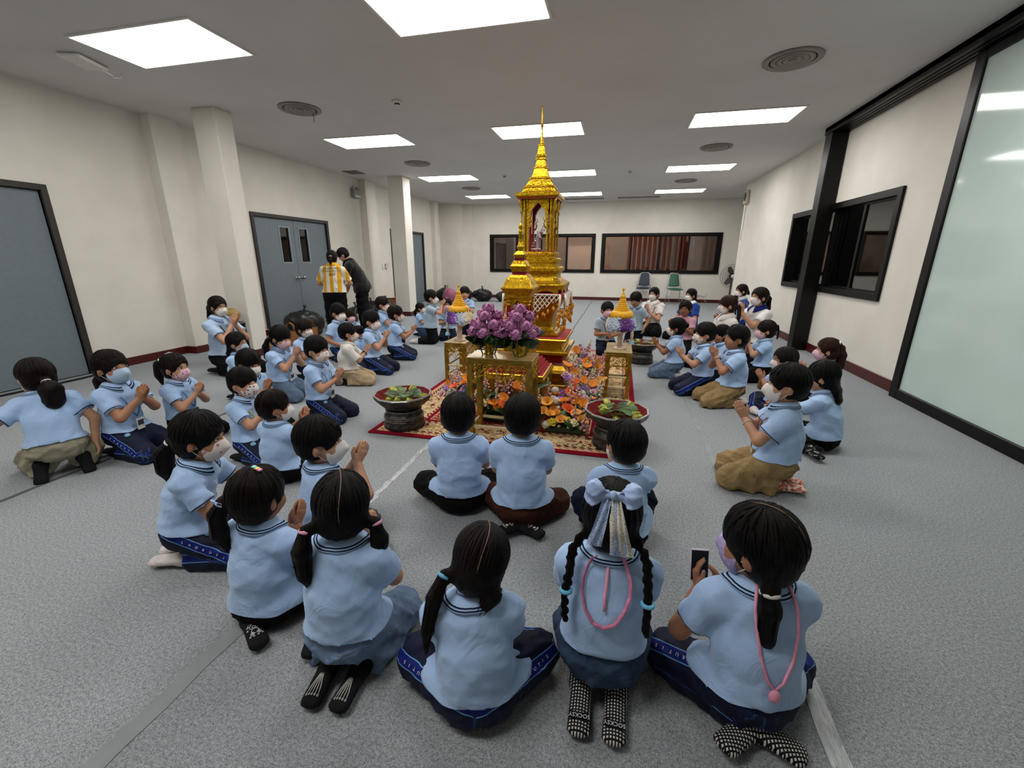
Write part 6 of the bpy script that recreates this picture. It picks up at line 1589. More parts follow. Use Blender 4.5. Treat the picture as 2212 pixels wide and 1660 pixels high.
def sole_bear(J):
    for i in (0, 1):
        P = sole_frame(J, i, .55); mb = MB(); r = .0011
        for cu, cw, ru, rw in ((0, -.012, .014, .012), (-.012, -.024, .005, .005), (.012, -.024, .005, .005), (0, -.008, .006, .005), (0, .012, .012, .012), (-.011, .022, .006, .007), (.011, .022, .006, .007), (-.011, .022, .002, .003), (.011, .022, .002, .003)):
            mb.tube(ringpts(P, cu, cw, ru, rw), r, 5, closed=True)
        for cu, cw in ((-.02, -.02), (.02, -.02), (-.022, -.006), (.022, -.006), (-.02, .03), (.02, .03), (-.006, .036), (.008, .036)):
            mb.tube([P(cu+(.0034 if k % 2 else .0015)*math.cos(k*PI/5), cw+(.0034 if k % 2 else .0015)*math.sin(k*PI/5)) for k in range(10)], .0011, 5, closed=True)
        mb.build('bear_print', M_PRINTW, J['root'])
def sole_lines(J):
    for i in (0, 1):
        P = sole_frame(J, i, .6); mb = MB()
        for k in range(5):
            u = (k-2)*.008; mb.tube([P(u*.25, -.035), P(u*.6, -.01), P(u, .015), P(u*1.15, .034)], [.0009, .0013, .0013, .0009], 5)
            mb.tube(ringpts(P, u*1.15, .04, .002, .004, 8), .0009, 4, closed=True)
        mb.tube(ringpts(P, 0, -.03, .007, .012, 12), .001, 5, closed=True); mb.build('line_print', M_PRINTW, J['root'])
def sole_paws(J):
    for i in (0, 1):
        P = sole_frame(J, i, .55); mb = MB(); M = None
        for cw in (-.022, .012):
            for cu, dw, q in ((0, 0, .008), (-.011, .012, .0036), (-.004, .016, .0036), (.004, .016, .0036), (.011, .012, .0036)): mb.ellipsoid(v(P(cu, cw+dw)), q, q, .0016, 8, 5)
        mb.build('paw_print', M_PRINTW, J['root'])
def surf_y(V, x, z, back=True, w=.014):
    m = (np.abs(V[:, 0]-x) < w) & (np.abs(V[:, 2]-z) < w)
    if not m.any(): return None
    return V[m][:, 1].min() if back else V[m][:, 1].max()
def back_ribbon(pts, mat, r=.007, flat=.25, name='lanyard', knot=None):
    """loop lying on the back of the shirt; pts = (x, z) in person frame"""
    def f(J):
        V = J['shirtV']; P3 = []
        for x, z in pts:
            y = surf_y(V, x*J['s'], z*J['s'], True, .018)
            if y is None: y = P3[-1][1] if P3 else -.05
            P3.append((x*J['s'], y-.004, z*J['s']))
        # smooth
        Q = np.array(P3); Q[1:-1] = (Q[:-2]+2*Q[1:-1]+Q[2:])/4
        o = MB().tube([tuple(q) for q in Q], r, 6, flat=flat).build(name, mat, J['root'])
        if knot: MB().ellipsoid(Q[len(Q)//2]-np.array([0, .006, .012]), .016, .01, .02, 8, 6).build('knot', mat, o)
    return f
def big_bow(J):
    hp = J['hp']; c = hp(0, -.092, .108); X, U, Fw = J['hr'], nrm(J['hu']*.8-J['hf']*.35), nrm(-J['hf']*.8+J['hu']*.5)
    for s in (-1, 1):      # each loop: a pinched, folded cushion of satin
        F = Field(.0042); M = np.stack([X, Fw, U], 1)
        F.tub(c+X*s*.008, c+X*s*.062+U*.008, (.011, .008), (.036, .013), U, .008); F.ell(c+X*s*.05+U*.024, (.022, .009, .014), M, .012)
        F.ell(c+X*s*.05-U*.014+Fw*.004, (.022, .009, .012), M, .012); F.ell(c+X*s*.034+Fw*.012, (.02, .006, .005), M, .005, '-')
        V, q = F.mesh(folds(5+s, .006, 120, 4), .006); mesh_np('bow_loop', V, q, M_SATIN, J['root'])
    MB().ellipsoid(v(c+Fw*.01), .010, .010, .013, 10, 8).build('bow_knot', M_SATIN, J['root'])
    def ribbon(x0, x1, L, w0, w1, mat, name, ph, off):
        n = 22; k = 7; vs = []; fs = []
        for i in range(n+1):
            t = i/n; th_ = .62+1.35*t*L/.2; rad_ = 1.03+off*6; zc = hp((x0+(x1-x0)*t), -.011-math.sin(min(th_, 1.9))*.1035*rad_, .026+math.cos(min(th_, 1.9))*.1005*rad_)-V3(0, 0, 1)*max(0, th_-1.9)*.1+Fw*.003*math.sin(t*9+ph); ww = w0+(w1-w0)*t
            for j in range(k+1):
                s_ = j/k-.5; vs.append(zc+X*s_*ww+Fw*(.005*math.sin(s_*11+ph+t*4)))
        for i in range(n):
            for j in range(k): fs.append([i*(k+1)+j, i*(k+1)+j+1, (i+1)*(k+1)+j+1, (i+1)*(k+1)+j])
        mesh_np(name, np.array(vs), np.array(fs), mat, J['root'])
    ribbon(-.012, -.045, .24, .02, .042, M_LACEB, 'bow_ribbon', 0, 0); ribbon(.004, .03, .27, .02, .055, M_LACEB, 'bow_ribbon', 1, .002)
    ribbon(-.004, .026, .24, .018, .046, M_LACE, 'lace_tail', 2, .006); ribbon(.008, .05, .26, .012, .034, M_LACE, 'lace_tail', 3, .01)
def rainbow_clip(J):
    for k, c in enumerate(('#7fd0df', '#e8d06a', '#ef9ab0')):
        hp = J['hp']; MB().obox(v(hp(.014+.013*k, -.012, .1275-.0025*k)), .016, .012, .005, Matrix(J['MH'].tolist())).build('hair_clip', simple('clip_%d' % k, c, .35, nscale=20, namt=.05), J['root'])
# ================================================================== people: everyone in the room (metres)
person('girl crouching at far left in pale khaki trousers, back turned, arm stretched out', (-3.283, 1.689), 150, pose='crouch', s=0.98, lean=(0.38, 0), head=(20, -5, 0), arms={'R': ((0.17, 0.0, -0.33), (0.1, 0.1, -1)), 'L': ((-0.33, 0.08, -0.03), (-1, 0.2, -0.2))}, res=.0115, pants='sage', loose=1.4, hair='girl', hc='b', mask='pinkprint', sock='dark', tail=[dict(pts=[(0,-.085,-.02,.022),(0,-.112,-.036,.019),(0,-.138,-.09,.055),(0,-.132,-.16,.05),(0,-.118,-.215,.006)], tie=M_TIEW)], seed=1)
person('girl in pale blue mask kneeling with card on blue lanyard, second from left', (-3.190, 2.007), 8, s=1.0, head=(-5, 4, 0), arms={'mode': 'wai', 'h': 0.02}, res=.0115, hair='girl', hc='b', mask='blue', lan='blue', card='w', skin='b', tail=[dict(pts=[(0,-.085,-.02,.022),(0,-.112,-.036,.019),(0,-.138,-.09,.03),(0,-.132,-.16,.026),(0,-.118,-.215,.006)], tie=M_TIEB)], extra=leg_letters('R'), seed=2)
person('small girl with high ponytail, white clip and pink printed mask, hands pressed together', (-3.089, 2.333), 8, s=0.88, arms={'mode': 'wai', 'h': 0.01}, res=.0115, hair='open', hc='b', mask='pinkprint', lan='blue', card='d', pants='black', tail=[dict(pts=[(0,-.075,.05,.025),(0,-.112,.06,.02),(0,-.15,.02,.03),(0,-.16,-.07,.03),(0,-.15,-.15,.008)], tie=M_TIEW)], extra=both(hairclip([(-.03,-.03,.12),(-.02,-.05,.122),(0,-.07,.112)],M_CLIPW), bowclip((0,-.11,.06),M_TIEW,.02)), seed=3)
person('woman with glasses and long ponytail kneeling by the left column, pale blue polo', (-4.406, 3.946), 0, s=0.93, adult=True, head=(-5, -4, 0), arms={'mode': 'wai', 'h': 0.05, 'f': -0.03}, res=.0115, shirt='teacher', pants='black', hair='open', hc='b', mask='white', lan='navy', tail=[dict(pts=[(0,-.08,.03,.025),(0,-.112,.03,.02),(0,-.14,-.03,.03),(0,-.145,-.14,.032),(0,-.13,-.25,.022),(0,-.12,-.3,.006)], tie=M_TIEW)], extra=glasses, bulk=.92, seed=4)
person('girl with pink hair ribbon and blue mask peeking just below the kneeling woman', (-3.427, 3.202), 10, s=0.88, res=.0115, hair='open', mask='blue', pants='black', tail=[dict(pts=[(0,-.055,-.01,.075),(0,-.078,-.1,.072),(0,-.085,-.17,.06),(0,-.08,-.21,.03)], flat=0.45)], extra=bowclip((-.0,-.1,-.06),M_TIEP,.018,3), seed=5)
person('boy in white mask with lowered head, behind the boy with yellow cord', (-2.684, 2.559), 0, s=0.9, head=(-10, -14, 0), res=.0115, mask='white', pants='black', skin='b', seed=6)
person('boy in dark spotted mask wearing a yellow neck cord, hands raised', (-2.296, 2.133), 0, s=0.88, arms={'mode': 'wai', 'h': 0.04, 'f': 0.03}, res=.0115, mask='print', lan='yellow', pants='track', extra=leg_letters('R', size=.018), seed=7)
person('girl with low ponytail in floral mask tying the hair of the girl before her', (-1.776, 1.258), 26, s=0.97, lean=(0.3, 0), head=(0, -4, 0), arms={'L': ((-0.03, 0.25, -0.05), (0.1, 1, 0.1), None, (1, 0, 0), 0.4), 'R': ((0.05, 0.25, -0.09), (-0.1, 1, 0.1), None, (-1, 0, 0), 0.4)}, res=.0095, hair='girl', mask='floral', pants='track', skin='b', sock='white', tail=[dict(pts=[(0,-.085,-.02,.022),(0,-.112,-.036,.019),(0,-.138,-.09,.036),(0,-.132,-.16,.034),(0,-.118,-.215,.006)], tie=M_TIEW)], extra=leg_letters('R'), seed=8)
person('boy in plain mask sitting cross-legged, half turned away, black trousers', (-1.916, 1.951), 80, pose='cross', s=0.88, head=(-36, 0, 0), arms={'mode': 'wai', 'h': 0.05, 'f': 0.04}, res=.0115, mask='white', pants='black', skin='b', hc='b', seed=9)
person('girl with rainbow hair clip and side ponytail sitting with bear print socks showing', (-1.203, 1.053), 88, pose='side_r', s=0.94, lean=(0.1, 0.05), head=(-8, 0, 0), legs={'kR': (0.17, 0.2, 0.085), 'aR': (0.25, 0.0, 0.04), 'tR': (0.31, -0.12, 0.034), 'kL': (-0.12, 0.17, 0.06), 'aL': (-0.02, -0.06, 0.035), 'tL': (0.1, -0.135, 0.03)}, res=.0095, hair='girl', hc='b', mask=None, pants='black', sock='dark', skin='b', tail=[dict(pts=[(-.05,-.07,.02,.024),(-.075,-.09,0,.02),(-.1,-.1,-.05,.03),(-.1,-.1,-.13,.03),(-.08,-.09,-.2,.007)], tie=M_LACEB)], extra=both(sole_bear, rainbow_clip, bowclip((-.085,-.1,.0),M_LACEB,.022)), seed=10)
person('boy in white mask looking right, grey trousers crossed, hands at his chin', (-1.246, 1.469), 55, pose='cross', s=1.0, head=(-30, 0, 0), arms={'mode': 'wai', 'h': 0.07, 'f': -0.01}, res=.0095, mask='white', pants='grey', lan='navy', seed=11)
person('girl with two pink-tied pigtails and loose pale jeans, soles toward the camera', (-0.774, 0.945), 95, pose='seiza', s=0.94, lean=(0.12, 0), head=(28, -4, 3), legs={'aL': (-0.06, -0.03, 0.035), 'aR': (0.05, -0.03, 0.035), 'tL': (-0.05, -0.16, 0.03), 'tR': (0.045, -0.16, 0.03)}, res=.0095, hair='girl', mask=None, pants='paledenim', loose=1.35, sock='dark', extra=sole_lines, parting=True, tail=[dict(pts=[(-0.065,-.045,-0.03,.02),(-0.103,-.05,-0.045,.017),(-0.115,-.058,-0.105,0.028),(-0.111,-.05,-0.195,0.021),(-0.1,-.04,-0.245,.005)], tie=M_TIEP), dict(pts=[(0.065,-.045,-0.03,.02),(0.103,-.05,-0.045,.017),(0.115,-.058,-0.105,0.028),(0.111,-.05,-0.195,0.021),(0.1,-.04,-0.245,.005)], tie=M_TIEP)], seed=12)
person('boy seen from behind in black trousers and white socks, left of the front pair', (-0.749, 1.914), 104, pose='cross', s=1.0, lean=(0.08, 0), legs={'kR': (0.155, 0.15, 0.085)}, res=.0095, mask='white', pants='black', sock='white', seed=13)
person('boy seen from behind in brown trousers and printed socks, before the gold table', (-0.400, 1.849), 101, pose='tuck', s=1.0, lean=(0.1, 0), legs={'kL': (-0.14, 0.16, 0.07)}, res=.0095, mask='white', pants='brown', sock='dark', bulk=1.06, extra=sole_paws, seed=14)
person('boy with raised knees in navy trousers behind the girl with the big bow', (0.083, 1.785), 106, pose='squat', s=0.96, lean=(0.15, 0.03), head=(18, 0, 0), arms={'mode': 'wai', 'h': 0.05}, res=.0095, mask='white', pants='navy', sock='white', skin='b', seed=15)
person('girl with centre parting and tied bunches sitting cross-legged at front centre', (-0.326, 0.913), 106, pose='cross', s=0.91, lean=(0.14, -0.04), head=(0, -16, 16), res=.0095, hair='girl', hc='b', mask=None, pants='track', loose=1.3, parting=(-.4,1.8), tail=[dict(pts=[(-0.055,-.045,-0.035,.02),(-0.093,-.05,-0.05,.017),(-0.105,-.058,-0.119,0.024),(-0.101,-.05,-0.2225,0.018),(-0.09,-.04,-0.28,.005)], tie=M_TIEB), dict(pts=[(.04,-.05,-.04,.03),(.06,-.06,-.07,.028),(.05,-.06,-.1,.02)])], extra=both(leg_letters('L'), leg_letters('R')), seed=16)
person('girl with large pale blue satin bow, lace ribbons and denim skirt, kneeling at front', (0.025, 1.073), 90, pose='seiza', s=0.96, lean=(0.12, 0), head=(0, -4, 0), legs={'kL': (-0.1, 0.17, 0.06), 'kR': (0.1, 0.17, 0.06), 'aL': (-0.055, -0.045, 0.04), 'aR': (0.055, -0.045, 0.04), 'tL': (-0.05, -0.18, 0.034), 'tR': (0.05, -0.18, 0.034)}, res=.0095, hair='girl', mask=None, pants='denim', bottom='skirt', loose=1.2, sock='dot', shirt_len=-.045, tail=[dict(pts=[(-0.075,-.055,-0.03,.018),(-0.105,-.085,-0.08,.017),(-0.115,-.112,-0.194,.015),(-0.115,-.118,-0.29,.011)], tie=M_TIEB, braid=True, at=2), dict(pts=[(0.075,-.055,-0.03,.018),(0.105,-.085,-0.08,.017),(0.115,-.112,-0.194,.015),(0.115,-.118,-0.29,.011)], tie=M_TIEB, braid=True, at=2)], extra=both(big_bow, sole_text(), back_ribbon([(-.035,.545),(-.045,.52),(-.055,.50),(-.07,.46),(-.072,.42),(-.06,.38),(-.035,.345),(0,.335),(.03,.35),(.055,.39),(.07,.43),(.072,.46),(.055,.50),(.045,.52),(.035,.545)],LAN['pink'],.0062,.3), back_ribbon([(.0,.54),(.0,.50),(.002,.46),(-.006,.42),(-.002,.39)],M_TIEP,.005,.3,'neck_cord')), seed=17)
person('girl in lilac mask holding a phone, pink cord on her back, front right', (0.446, 1.080), 98, pose='tuck', s=1.0, lean=(0.1, -0.03), head=(44, -4, -4), arms={'L': ((-0.1, 0.17, -0.13), (-0.1, 0.35, 1), None, (1, 0, 0), 0.5), 'R': ((-0.03, 0.18, -0.15), (-0.1, 0.35, 1), None, (-1, 0, 0), 0.5)}, res=.0095, hair='girl', mask='purple', pants='track', sock='dot', skin='b', parting=(-.3,2.0), tail=[dict(pts=[(-.06,-.055,-.03,.024),(-.078,-.06,-.07,.02),(-.085,-.065,-.11,.026),(-.085,-.06,-.2,.022),(-.075,-.055,-.27,.006)], tie=M_TIEW)], extra=both(leg_letters('L'), phone('pale phone held by the girl in the lilac mask','L',(.058,.105,.009),mat=M_PHONE), back_ribbon([(-.04,.485),(-.05,.46),(-.055,.44),(-.05,.38),(-.04,.32),(-.02,.26),(0,.22),(.02,.25),(.045,.32),(.062,.38),(.055,.44),(.05,.46),(.04,.485)],M_TIEP,.0045,.8,'neck_cord',True)), seed=18)
person('boy in white mask with red lanyard kneeling in khaki cargo trousers on the right', (0.971, 2.593), 170, pose='seiza', s=1.03, lean=(0.04, 0), head=(0, 0, 0), arms={'mode': 'wai', 'h': 0.0, 'f': 0.02}, res=.0095, mask='white', pants='khaki', loose=1.35, lan='red', card='w', sock='orange', skin='a', extra=bracelet('L',M_TIEW), seed=19)
person('girl with loose black hair in black trousers reaching forward, back half turned', (1.509, 3.292), 145, pose='side_l', s=0.98, lean=(0.2, 0), head=(10, -8, 0), arms={'L': ((-0.03, 0.3, -0.1), (0, 1, -0.1)), 'R': ((0.04, 0.29, -0.08), (0, 1, 0))}, res=.0115, hair='open', mask=None, pants='black', sock='print', tail=[dict(pts=[(0,-.055,-.01,.075),(0,-.078,-.1,.072),(0,-.085,-.17,.06),(0,-.08,-.21,.03)], flat=0.45)], seed=20)
person('girl with very long ponytail and white ribbon clip beside the right wall', (1.812, 4.175), 168, s=0.9, res=.0115, hair='open', hc='r', mask='pink', pants='black', tail=[dict(pts=[(0,-.08,.04,.028),(0,-.11,.03,.026),(0,-.125,-.04,.036),(0,-.12,-.15,.034),(0,-.105,-.24,.01)])], extra=bowclip((-.045,-.075,.085),M_CLIPW,.022), seed=21)
person('girl with short braid and pearl hair clip in pale mask, white sock showing', (1.420, 3.963), 182, pose='cross', s=0.93, arms={'mode': 'wai', 'h': 0.03}, res=.0115, hair='open', hc='b', mask='clearwhite', pants='track', sock='white', skin='b', tail=[dict(pts=[(0,-.09,.02,.018),(0,-.115,-.02,.016),(0,-.12,-.07,.012)], braid=True)], extra=hairclip([(.062,-.02,.07),(.072,-.03,.05),(.078,-.03,.03)],M_CLIPW,.009), seed=22)
person('boy without mask wearing a watch, short hair and khaki trousers, hands at mouth', (1.083, 4.175), 190, pose='seiza', s=1.02, lean=(0.08, 0), head=(0, 2, 0), arms={'mode': 'wai', 'h': 0.055, 'f': -0.005}, res=.0115, mask=None, hair='short', pants='khaki', loose=1.35, skin='b', lan='blue', sock='white', extra=watch('L'), seed=23)
person('smiling child with fringe and no mask, face beside the boy with the watch', (1.107, 4.906), 205, s=0.88, res=.0115, hair='bangs', mask=None, pants='navy', skin='b', seed=24)
person('girl with side braid in pink mask kneeling near the black post', (1.594, 5.105), 180, s=0.93, arms={'mode': 'wai', 'h': 0.05}, res=.0135, hair='bangs', hc='b', mask='pink', pants='black', tail=[dict(pts=[(0,-.09,.06,.02),(0,-.125,.05,.017),(0,-.135,-.02,.017),(0,-.13,-.1,.013)], braid=True)], seed=25)
person('boy in printed mask and navy track trousers, left of the boy with watch', (0.873, 4.491), 190, s=0.98, arms={'mode': 'wai', 'f': 0.05}, res=.0115, mask='print', pants='track', lan='navy', seed=26)
person('girl with hair bun in grey-blue jeans clasping hands, right of the gold stand', (0.680, 5.058), 175, s=0.93, arms={'mode': 'wai', 'f': 0.05}, res=.0115, hair='bangs', mask='white', pants='jean', bottom='pants', loose=1.25, skin='c', lan='navy', sock='white', tail=[dict(pts=[(0,-.09,.03,.036),(0,-.105,.03,.036)])], extra=bowclip((-.05,-.07,.05),M_TIEP,.012), seed=27)
person('child in pink top with black bag straps in front of woman in royal blue', (0.954, 6.602), 252, s=1.02, lean=(0.15, 0), res=.0135, shirt='pink', pants='black', hair='open', mask=None, skin='c', collar=False, tail=[dict(pts=[(0,-.09,.04,.024),(0,-.12,.03,.02),(0,-.13,-.05,.02)])], seed=28)
person('woman in royal blue shirt and white collar kneeling before the back wall', (1.188, 7.690), 215, s=0.87, adult=True, arms={'L': ((-0.09, 0.2, -0.2), (0, 1, 0.2)), 'R': ((0.08, 0.2, -0.22), (0, 1, 0.2))}, res=.0135, shirt='royal', pants='black', hair='open', mask='white', tail=[dict(pts=[(0,-.055,-.01,.075),(0,-.078,-.1,.072),(0,-.085,-.17,.06),(0,-.08,-.21,.03)], flat=0.45)], seed=29)
person('woman in white blouse and black skirt with pink card, hands together', (0.627, 8.116), 242, pose='side_r', s=0.98, adult=True, arms={'mode': 'wai', 'h': 0.0}, res=.0135, shirt='blouse', pants='black', bottom='skirt', hair='open', mask='white', sock=None, lan='red', card='p', tuck=True, bulk=.88, tail=[dict(pts=[(.04,-.09,-.01,.03),(.06,-.105,-.01,.034)])], extra=glasses, seed=30)
person('woman with chestnut hair and pale blue ribbon in white blouse, side view', (1.289, 5.564), 195, s=0.93, adult=True, arms={'mode': 'wai', 'h': -0.1}, res=.0135, shirt='blouse', pants='black', hair='bangs', hc='r', mask='white', tail=[dict(pts=[(0,-.08,.03,.025),(0,-.112,.03,.02),(0,-.14,-.03,.03),(0,-.145,-.14,.032),(0,-.13,-.25,.022),(0,-.12,-.3,.006)])], extra=bowclip((0,-.115,.02),M_SATIN,.035,5), seed=31)
person('woman in white and navy blouse taking a picture with a phone', (1.786, 6.170), 205, s=1.0, adult=True, arms={'L': ((-0.05, 0.2, 0.0), (0, 0.25, 1), None, (1, 0, 0), 0.5), 'R': ((0.05, 0.2, 0.02), (0, 0.25, 1), None, (-1, 0, 0), 0.5)}, res=.0135, shirt='navywhite', pants='navy', hair='open', hc='b', mask='white', tail=[dict(pts=[(0,-.08,.03,.025),(0,-.112,.03,.02),(0,-.14,-.03,.03),(0,-.145,-.14,.032),(0,-.13,-.25,.022),(0,-.12,-.3,.006)])], extra=both(bowclip((0,-.115,.03),M_SATIN,.03), phone('lilac phone with grip ring raised by the woman on the right','L',face=(0,1,0),up=(0,.1,1),off=(.03,.03,.03))), seed=32)
person('woman with raised arm and small ponytail, farthest by the right wall', (2.067, 8.182), 197, s=0.93, adult=True, arms={'L': ((-0.12, 0.12, 0.02), (0.6, -0.2, 0.6)), 'R': ((0.1, 0.2, -0.2), (0, 1, 0))}, res=.0135, shirt='royal', pants='navy', hair='open', hc='b', mask='white', tail=[dict(pts=[(0,-.09,.0,.02),(0,-.12,.0,.018),(0,-.14,-.05,.022)])], seed=33)
person('boy with lowered face and arms down behind the right yellow cone offering', (0.280, 6.894), 255, s=1.0, pose='kneel', lean=(0.15, 0), head=(0, -14, 0), arms={'L': ((-0.17, 0.12, -0.26), (0, 0.5, -1)), 'R': ((0.17, 0.12, -0.22), (0, 0.6, -1))}, res=.0135, shirt='grey', pants='navy', mask=None, skin='b', seed=34)
person('small boy in pink mask holding a cup left of the right yellow cone offering', (-0.141, 6.230), 285, s=1.0, arms={'L': ((-0.04, 0.16, -0.2), (0.4, 1, 0.1)), 'R': ((0.04, 0.16, -0.17), (-0.4, 1, 0.1))}, res=.0135, shirt='grey', pants='navy', mask='pink', skin='b', hair='short', lan='navy', card='w', seed=35)
person('boy kneeling upright in grey-blue polo and black trousers, hands at his forehead', (-2.836, 6.244), 12, s=1.0, pose='kneel', arms={'mode': 'wai', 'h': 0.1, 'f': 0}, res=.0135, shirt='grey', pants='black', mask='white', sock='white', hair='short', seed=36)
person('girl with small ponytail kneeling behind the upright boy, blue denim', (-3.302, 6.834), 0, s=0.78, res=.0135, pants='denim', hair='girl', mask='white', tail=[dict(pts=[(0,-.085,-.02,.022),(0,-.112,-.036,.019),(0,-.138,-.09,.03),(0,-.132,-.16,.026),(0,-.118,-.215,.006)])], seed=37)
person('girl with white hairband and pink mask facing the camera, far left of shrine', (-2.735, 6.703), 290, s=0.92, arms={'mode': 'wai', 'h': -0.05}, res=.0135, pants='navy', hair='open', mask='pink', extra=hairclip([(-.085,-.0,.03),(-.06,-.0,.1),(0,0,.126),(.06,-.0,.1),(.085,-.0,.03)],M_CLIPW,.006), seed=38)
person('boy behind the left yellow cone offering, mostly hidden, dark trousers', (-2.598, 7.186), 290, s=1.0, pose='kneel', res=.0135, shirt='polo', pants='navy', mask=None, seed=39)
person('boy with glasses and printed mask leaning forward in navy track trousers', (-2.855, 5.097), 22, s=0.98, lean=(0.12, 0), arms={'mode': 'wai', 'f': 0.06, 'h': 0.0}, res=.0135, pants='track', mask='print', skin='b', hc='b', extra=both(glasses, leg_letters('R')), seed=40)
person('boy in floral mask in the row behind, beside black bags', (-3.496, 5.930), 5, s=1.02, arms={'mode': 'wai', 'h': 0.05}, res=.0135, pants='navy', mask='floral', hc='b', seed=41)
person('boy in white mask and navy track trousers with clasped hands, middle left row', (-2.772, 4.404), 8, s=1.0, head=(-8, -6, 0), arms={'mode': 'wai', 'h': 0.02}, res=.0135, pants='track', mask='white', lan='blue', extra=leg_letters('R'), seed=42)
person('boy in white shirt and beige trousers with black wristband, kneeling', (-2.743, 3.888), 28, s=0.9, lean=(0.1, 0), arms={'mode': 'wai', 'f': 0.03, 'h': 0.0}, res=.0115, shirt='white', pants='beige', loose=1.35, mask='clearwhite', lan='navy', sleeve=.95, extra=watch('R',False), seed=43)
person('boy in white mask with arms lowered, left of the standing woman', (-3.489, 4.821), 352, s=1.03, head=(-4, -4, 0), arms={'L': ((-0.12, 0.12, -0.24), (0.3, 1, -0.3)), 'R': ((0.12, 0.12, -0.24), (-0.3, 1, -0.3))}, res=.0135, pants='track', mask='white', skin='b', seed=44)
person('girl with fringe and pink mask behind the boy in white mask', (-3.752, 5.492), 325, s=0.8, res=.0135, pants='navy', hair='bangs', hc='b', mask='pink', seed=45)
person('boy with bowl haircut and bear mask kneeling with card on lanyard', (-2.373, 2.940), 2, s=0.96, head=(-6, -3, 0), arms={'mode': 'wai', 'f': 0.02, 'h': -0.02}, res=.0115, pants='track', mask='floral', lan='blue', card='w', extra=leg_letters('R'), seed=46)
person('girl with long pigtails and pink printed mask in grey-blue skirt', (-3.101, 3.325), 2, s=0.97, lean=(0.15, 0), head=(-8, -10, 0), arms={'mode': 'wai', 'h': 0.06}, res=.0115, pants='jean', hair='bangs', mask='pinkprint', lan='blue', card='w', loose=1.2, tail=[dict(pts=[(-0.065,-.045,-0.005,.02),(-0.103,-.05,-0.02,.017),(-0.115,-.058,-0.086,0.028),(-0.111,-.05,-0.185,0.021),(-0.1,-.04,-0.24,.005)]), dict(pts=[(0.065,-.045,-0.005,.02),(0.103,-.05,-0.02,.017),(0.115,-.058,-0.086,0.028),(0.111,-.05,-0.185,0.021),(0.1,-.04,-0.24,.005)])], seed=47)
person('girl with fringe and cat mask behind the bowl haircut boy', (-3.297, 3.954), 350, s=0.92, res=.0135, pants='navy', hair='bangs', hc='b', mask='print', skin='b', seed=48)
person('child in blue jeans mostly hidden behind the boy in white shirt', (-2.947, 4.435), 8, s=0.74, res=.0135, pants='denim', hair='boy', mask='clearwhite', skin='b', seed=51)
def jersey_text(J):
    V = J['shirtV']
    for word, z, sz, x0 in (('LA ORUTIS', .375, .052, 0), ('DEMONSTRATION SCHOOL', .335, .025, 0), ('2024', .285, .058, .01)):
        zz = (J['P']+J['tu']*z*J['u']*.78)[2]
        y = surf_y(V, x0, zz, True, .03)
        t = text_mesh(word, sz*J['s'], 'lettering', M_LETTERK, J['root'], .002); t.matrix_local = Matrix.Translation((x0, y-.006, zz)) @ Matrix.Rotation(PI/2+.03, 4, 'X')
person('woman in yellow and white striped jersey standing with her back turned', (-4.40, 6.10), 112, pose='stand', s=.9, adult=True, lean=(.12, 0), head=(0, -14, 0), bulk=1.1, arms={'L': ((-.13, .2, -.2), (.3, 1, 0)), 'R': ((.12, .2, -.2), (-.3, 1, 0))}, shirt='stripe', pants='black', hair='girl', hc='b', mask=None, res=.0125, sleeve=.8, shirt_len=-.01, seed=60, tail=[dict(pts=[(0,-.09,0,.022),(0,-.115,-.01,.02),(0,-.125,-.08,.026),(0,-.12,-.15,.008)], tie=M_TIEW)], extra=jersey_text)
person('man in black jacket bending behind the woman in striped jersey', (-4.48, 7.0), 205, pose='stand', s=.97, adult=True, lean=(.42, 0), head=(0, -25, 0), bulk=1.15, arms={'L': ((-.13, .25, -.25), (.3, 1, 0)), 'R': ((.14, .22, -.3), (-.3, 1, 0))}, shirt='black', pants='black', hair='boy', mask=None, res=.0135, sleeve=1.0, shirt_len=.06, seed=61)
# ================================================================== things along the walls
M_BAG = simple('black_bin_bag', '#0c0c0d', .38, nscale=14, namt=.3, bump=.5, bdist=.02); M_BAGW = simple('white_carrier_bag', '#cfccc8', .4, nscale=20, namt=.08, bump=.4, bdist=.01)
M_PAPER = simple('kraft_paper', '#8a5a2c', .8, nscale=14, namt=.15); M_PINKB = simple('pink_mesh_bag', '#a8647c', .7, nscale=60, namt=.3, bump=.4)
def sack(label, x, y, w, d, h, seed, mat=None, name='rubbish_bag', neck=True):
    rr = np.random.RandomState(seed); F = Field(.022); F.ell((0,0,h*.42), (w*.5, d*.5, h*.46), None, .06)
    for _ in range(5): F.ell((rr.uniform(-.3,.3)*w, rr.uniform(-.3,.3)*d, rr.uniform(.25,.6)*h), (w*rr.uniform(.2,.32), d*rr.uniform(.2,.32), h*rr.uniform(.2,.34)), None, .05)
    F.plane((0,0,.004), (0,0,-1), .01)
    V, q = F.mesh(folds(seed, .05*min(1, h*2), 26, 5), .03); V[:, 2] = np.maximum(V[:, 2], .003)
    t = thing(name, label, 'bag', (x, y, 0), rr.uniform(0, 6), group='rubbish bags by the walls' if name == 'rubbish_bag' else None); mesh_np('sack', V, q, mat or M_BAG, t)
    if neck:
        mb = MB(); c = (rr.uniform(-.1,.1)*w, rr.uniform(-.1,.1)*d); zt = V[:, 2].max()
        mb.tube([(c[0],c[1],zt-.06),(c[0]+.01,c[1],zt-.0),(c[0]+.02,c[1]+.01,zt+.035),(c[0]+.03,c[1],zt+.07)], [.06,.03,.02,.045], 9, flat=.7); mb.build('knotted_neck', mat or M_BAG, t)
    return t
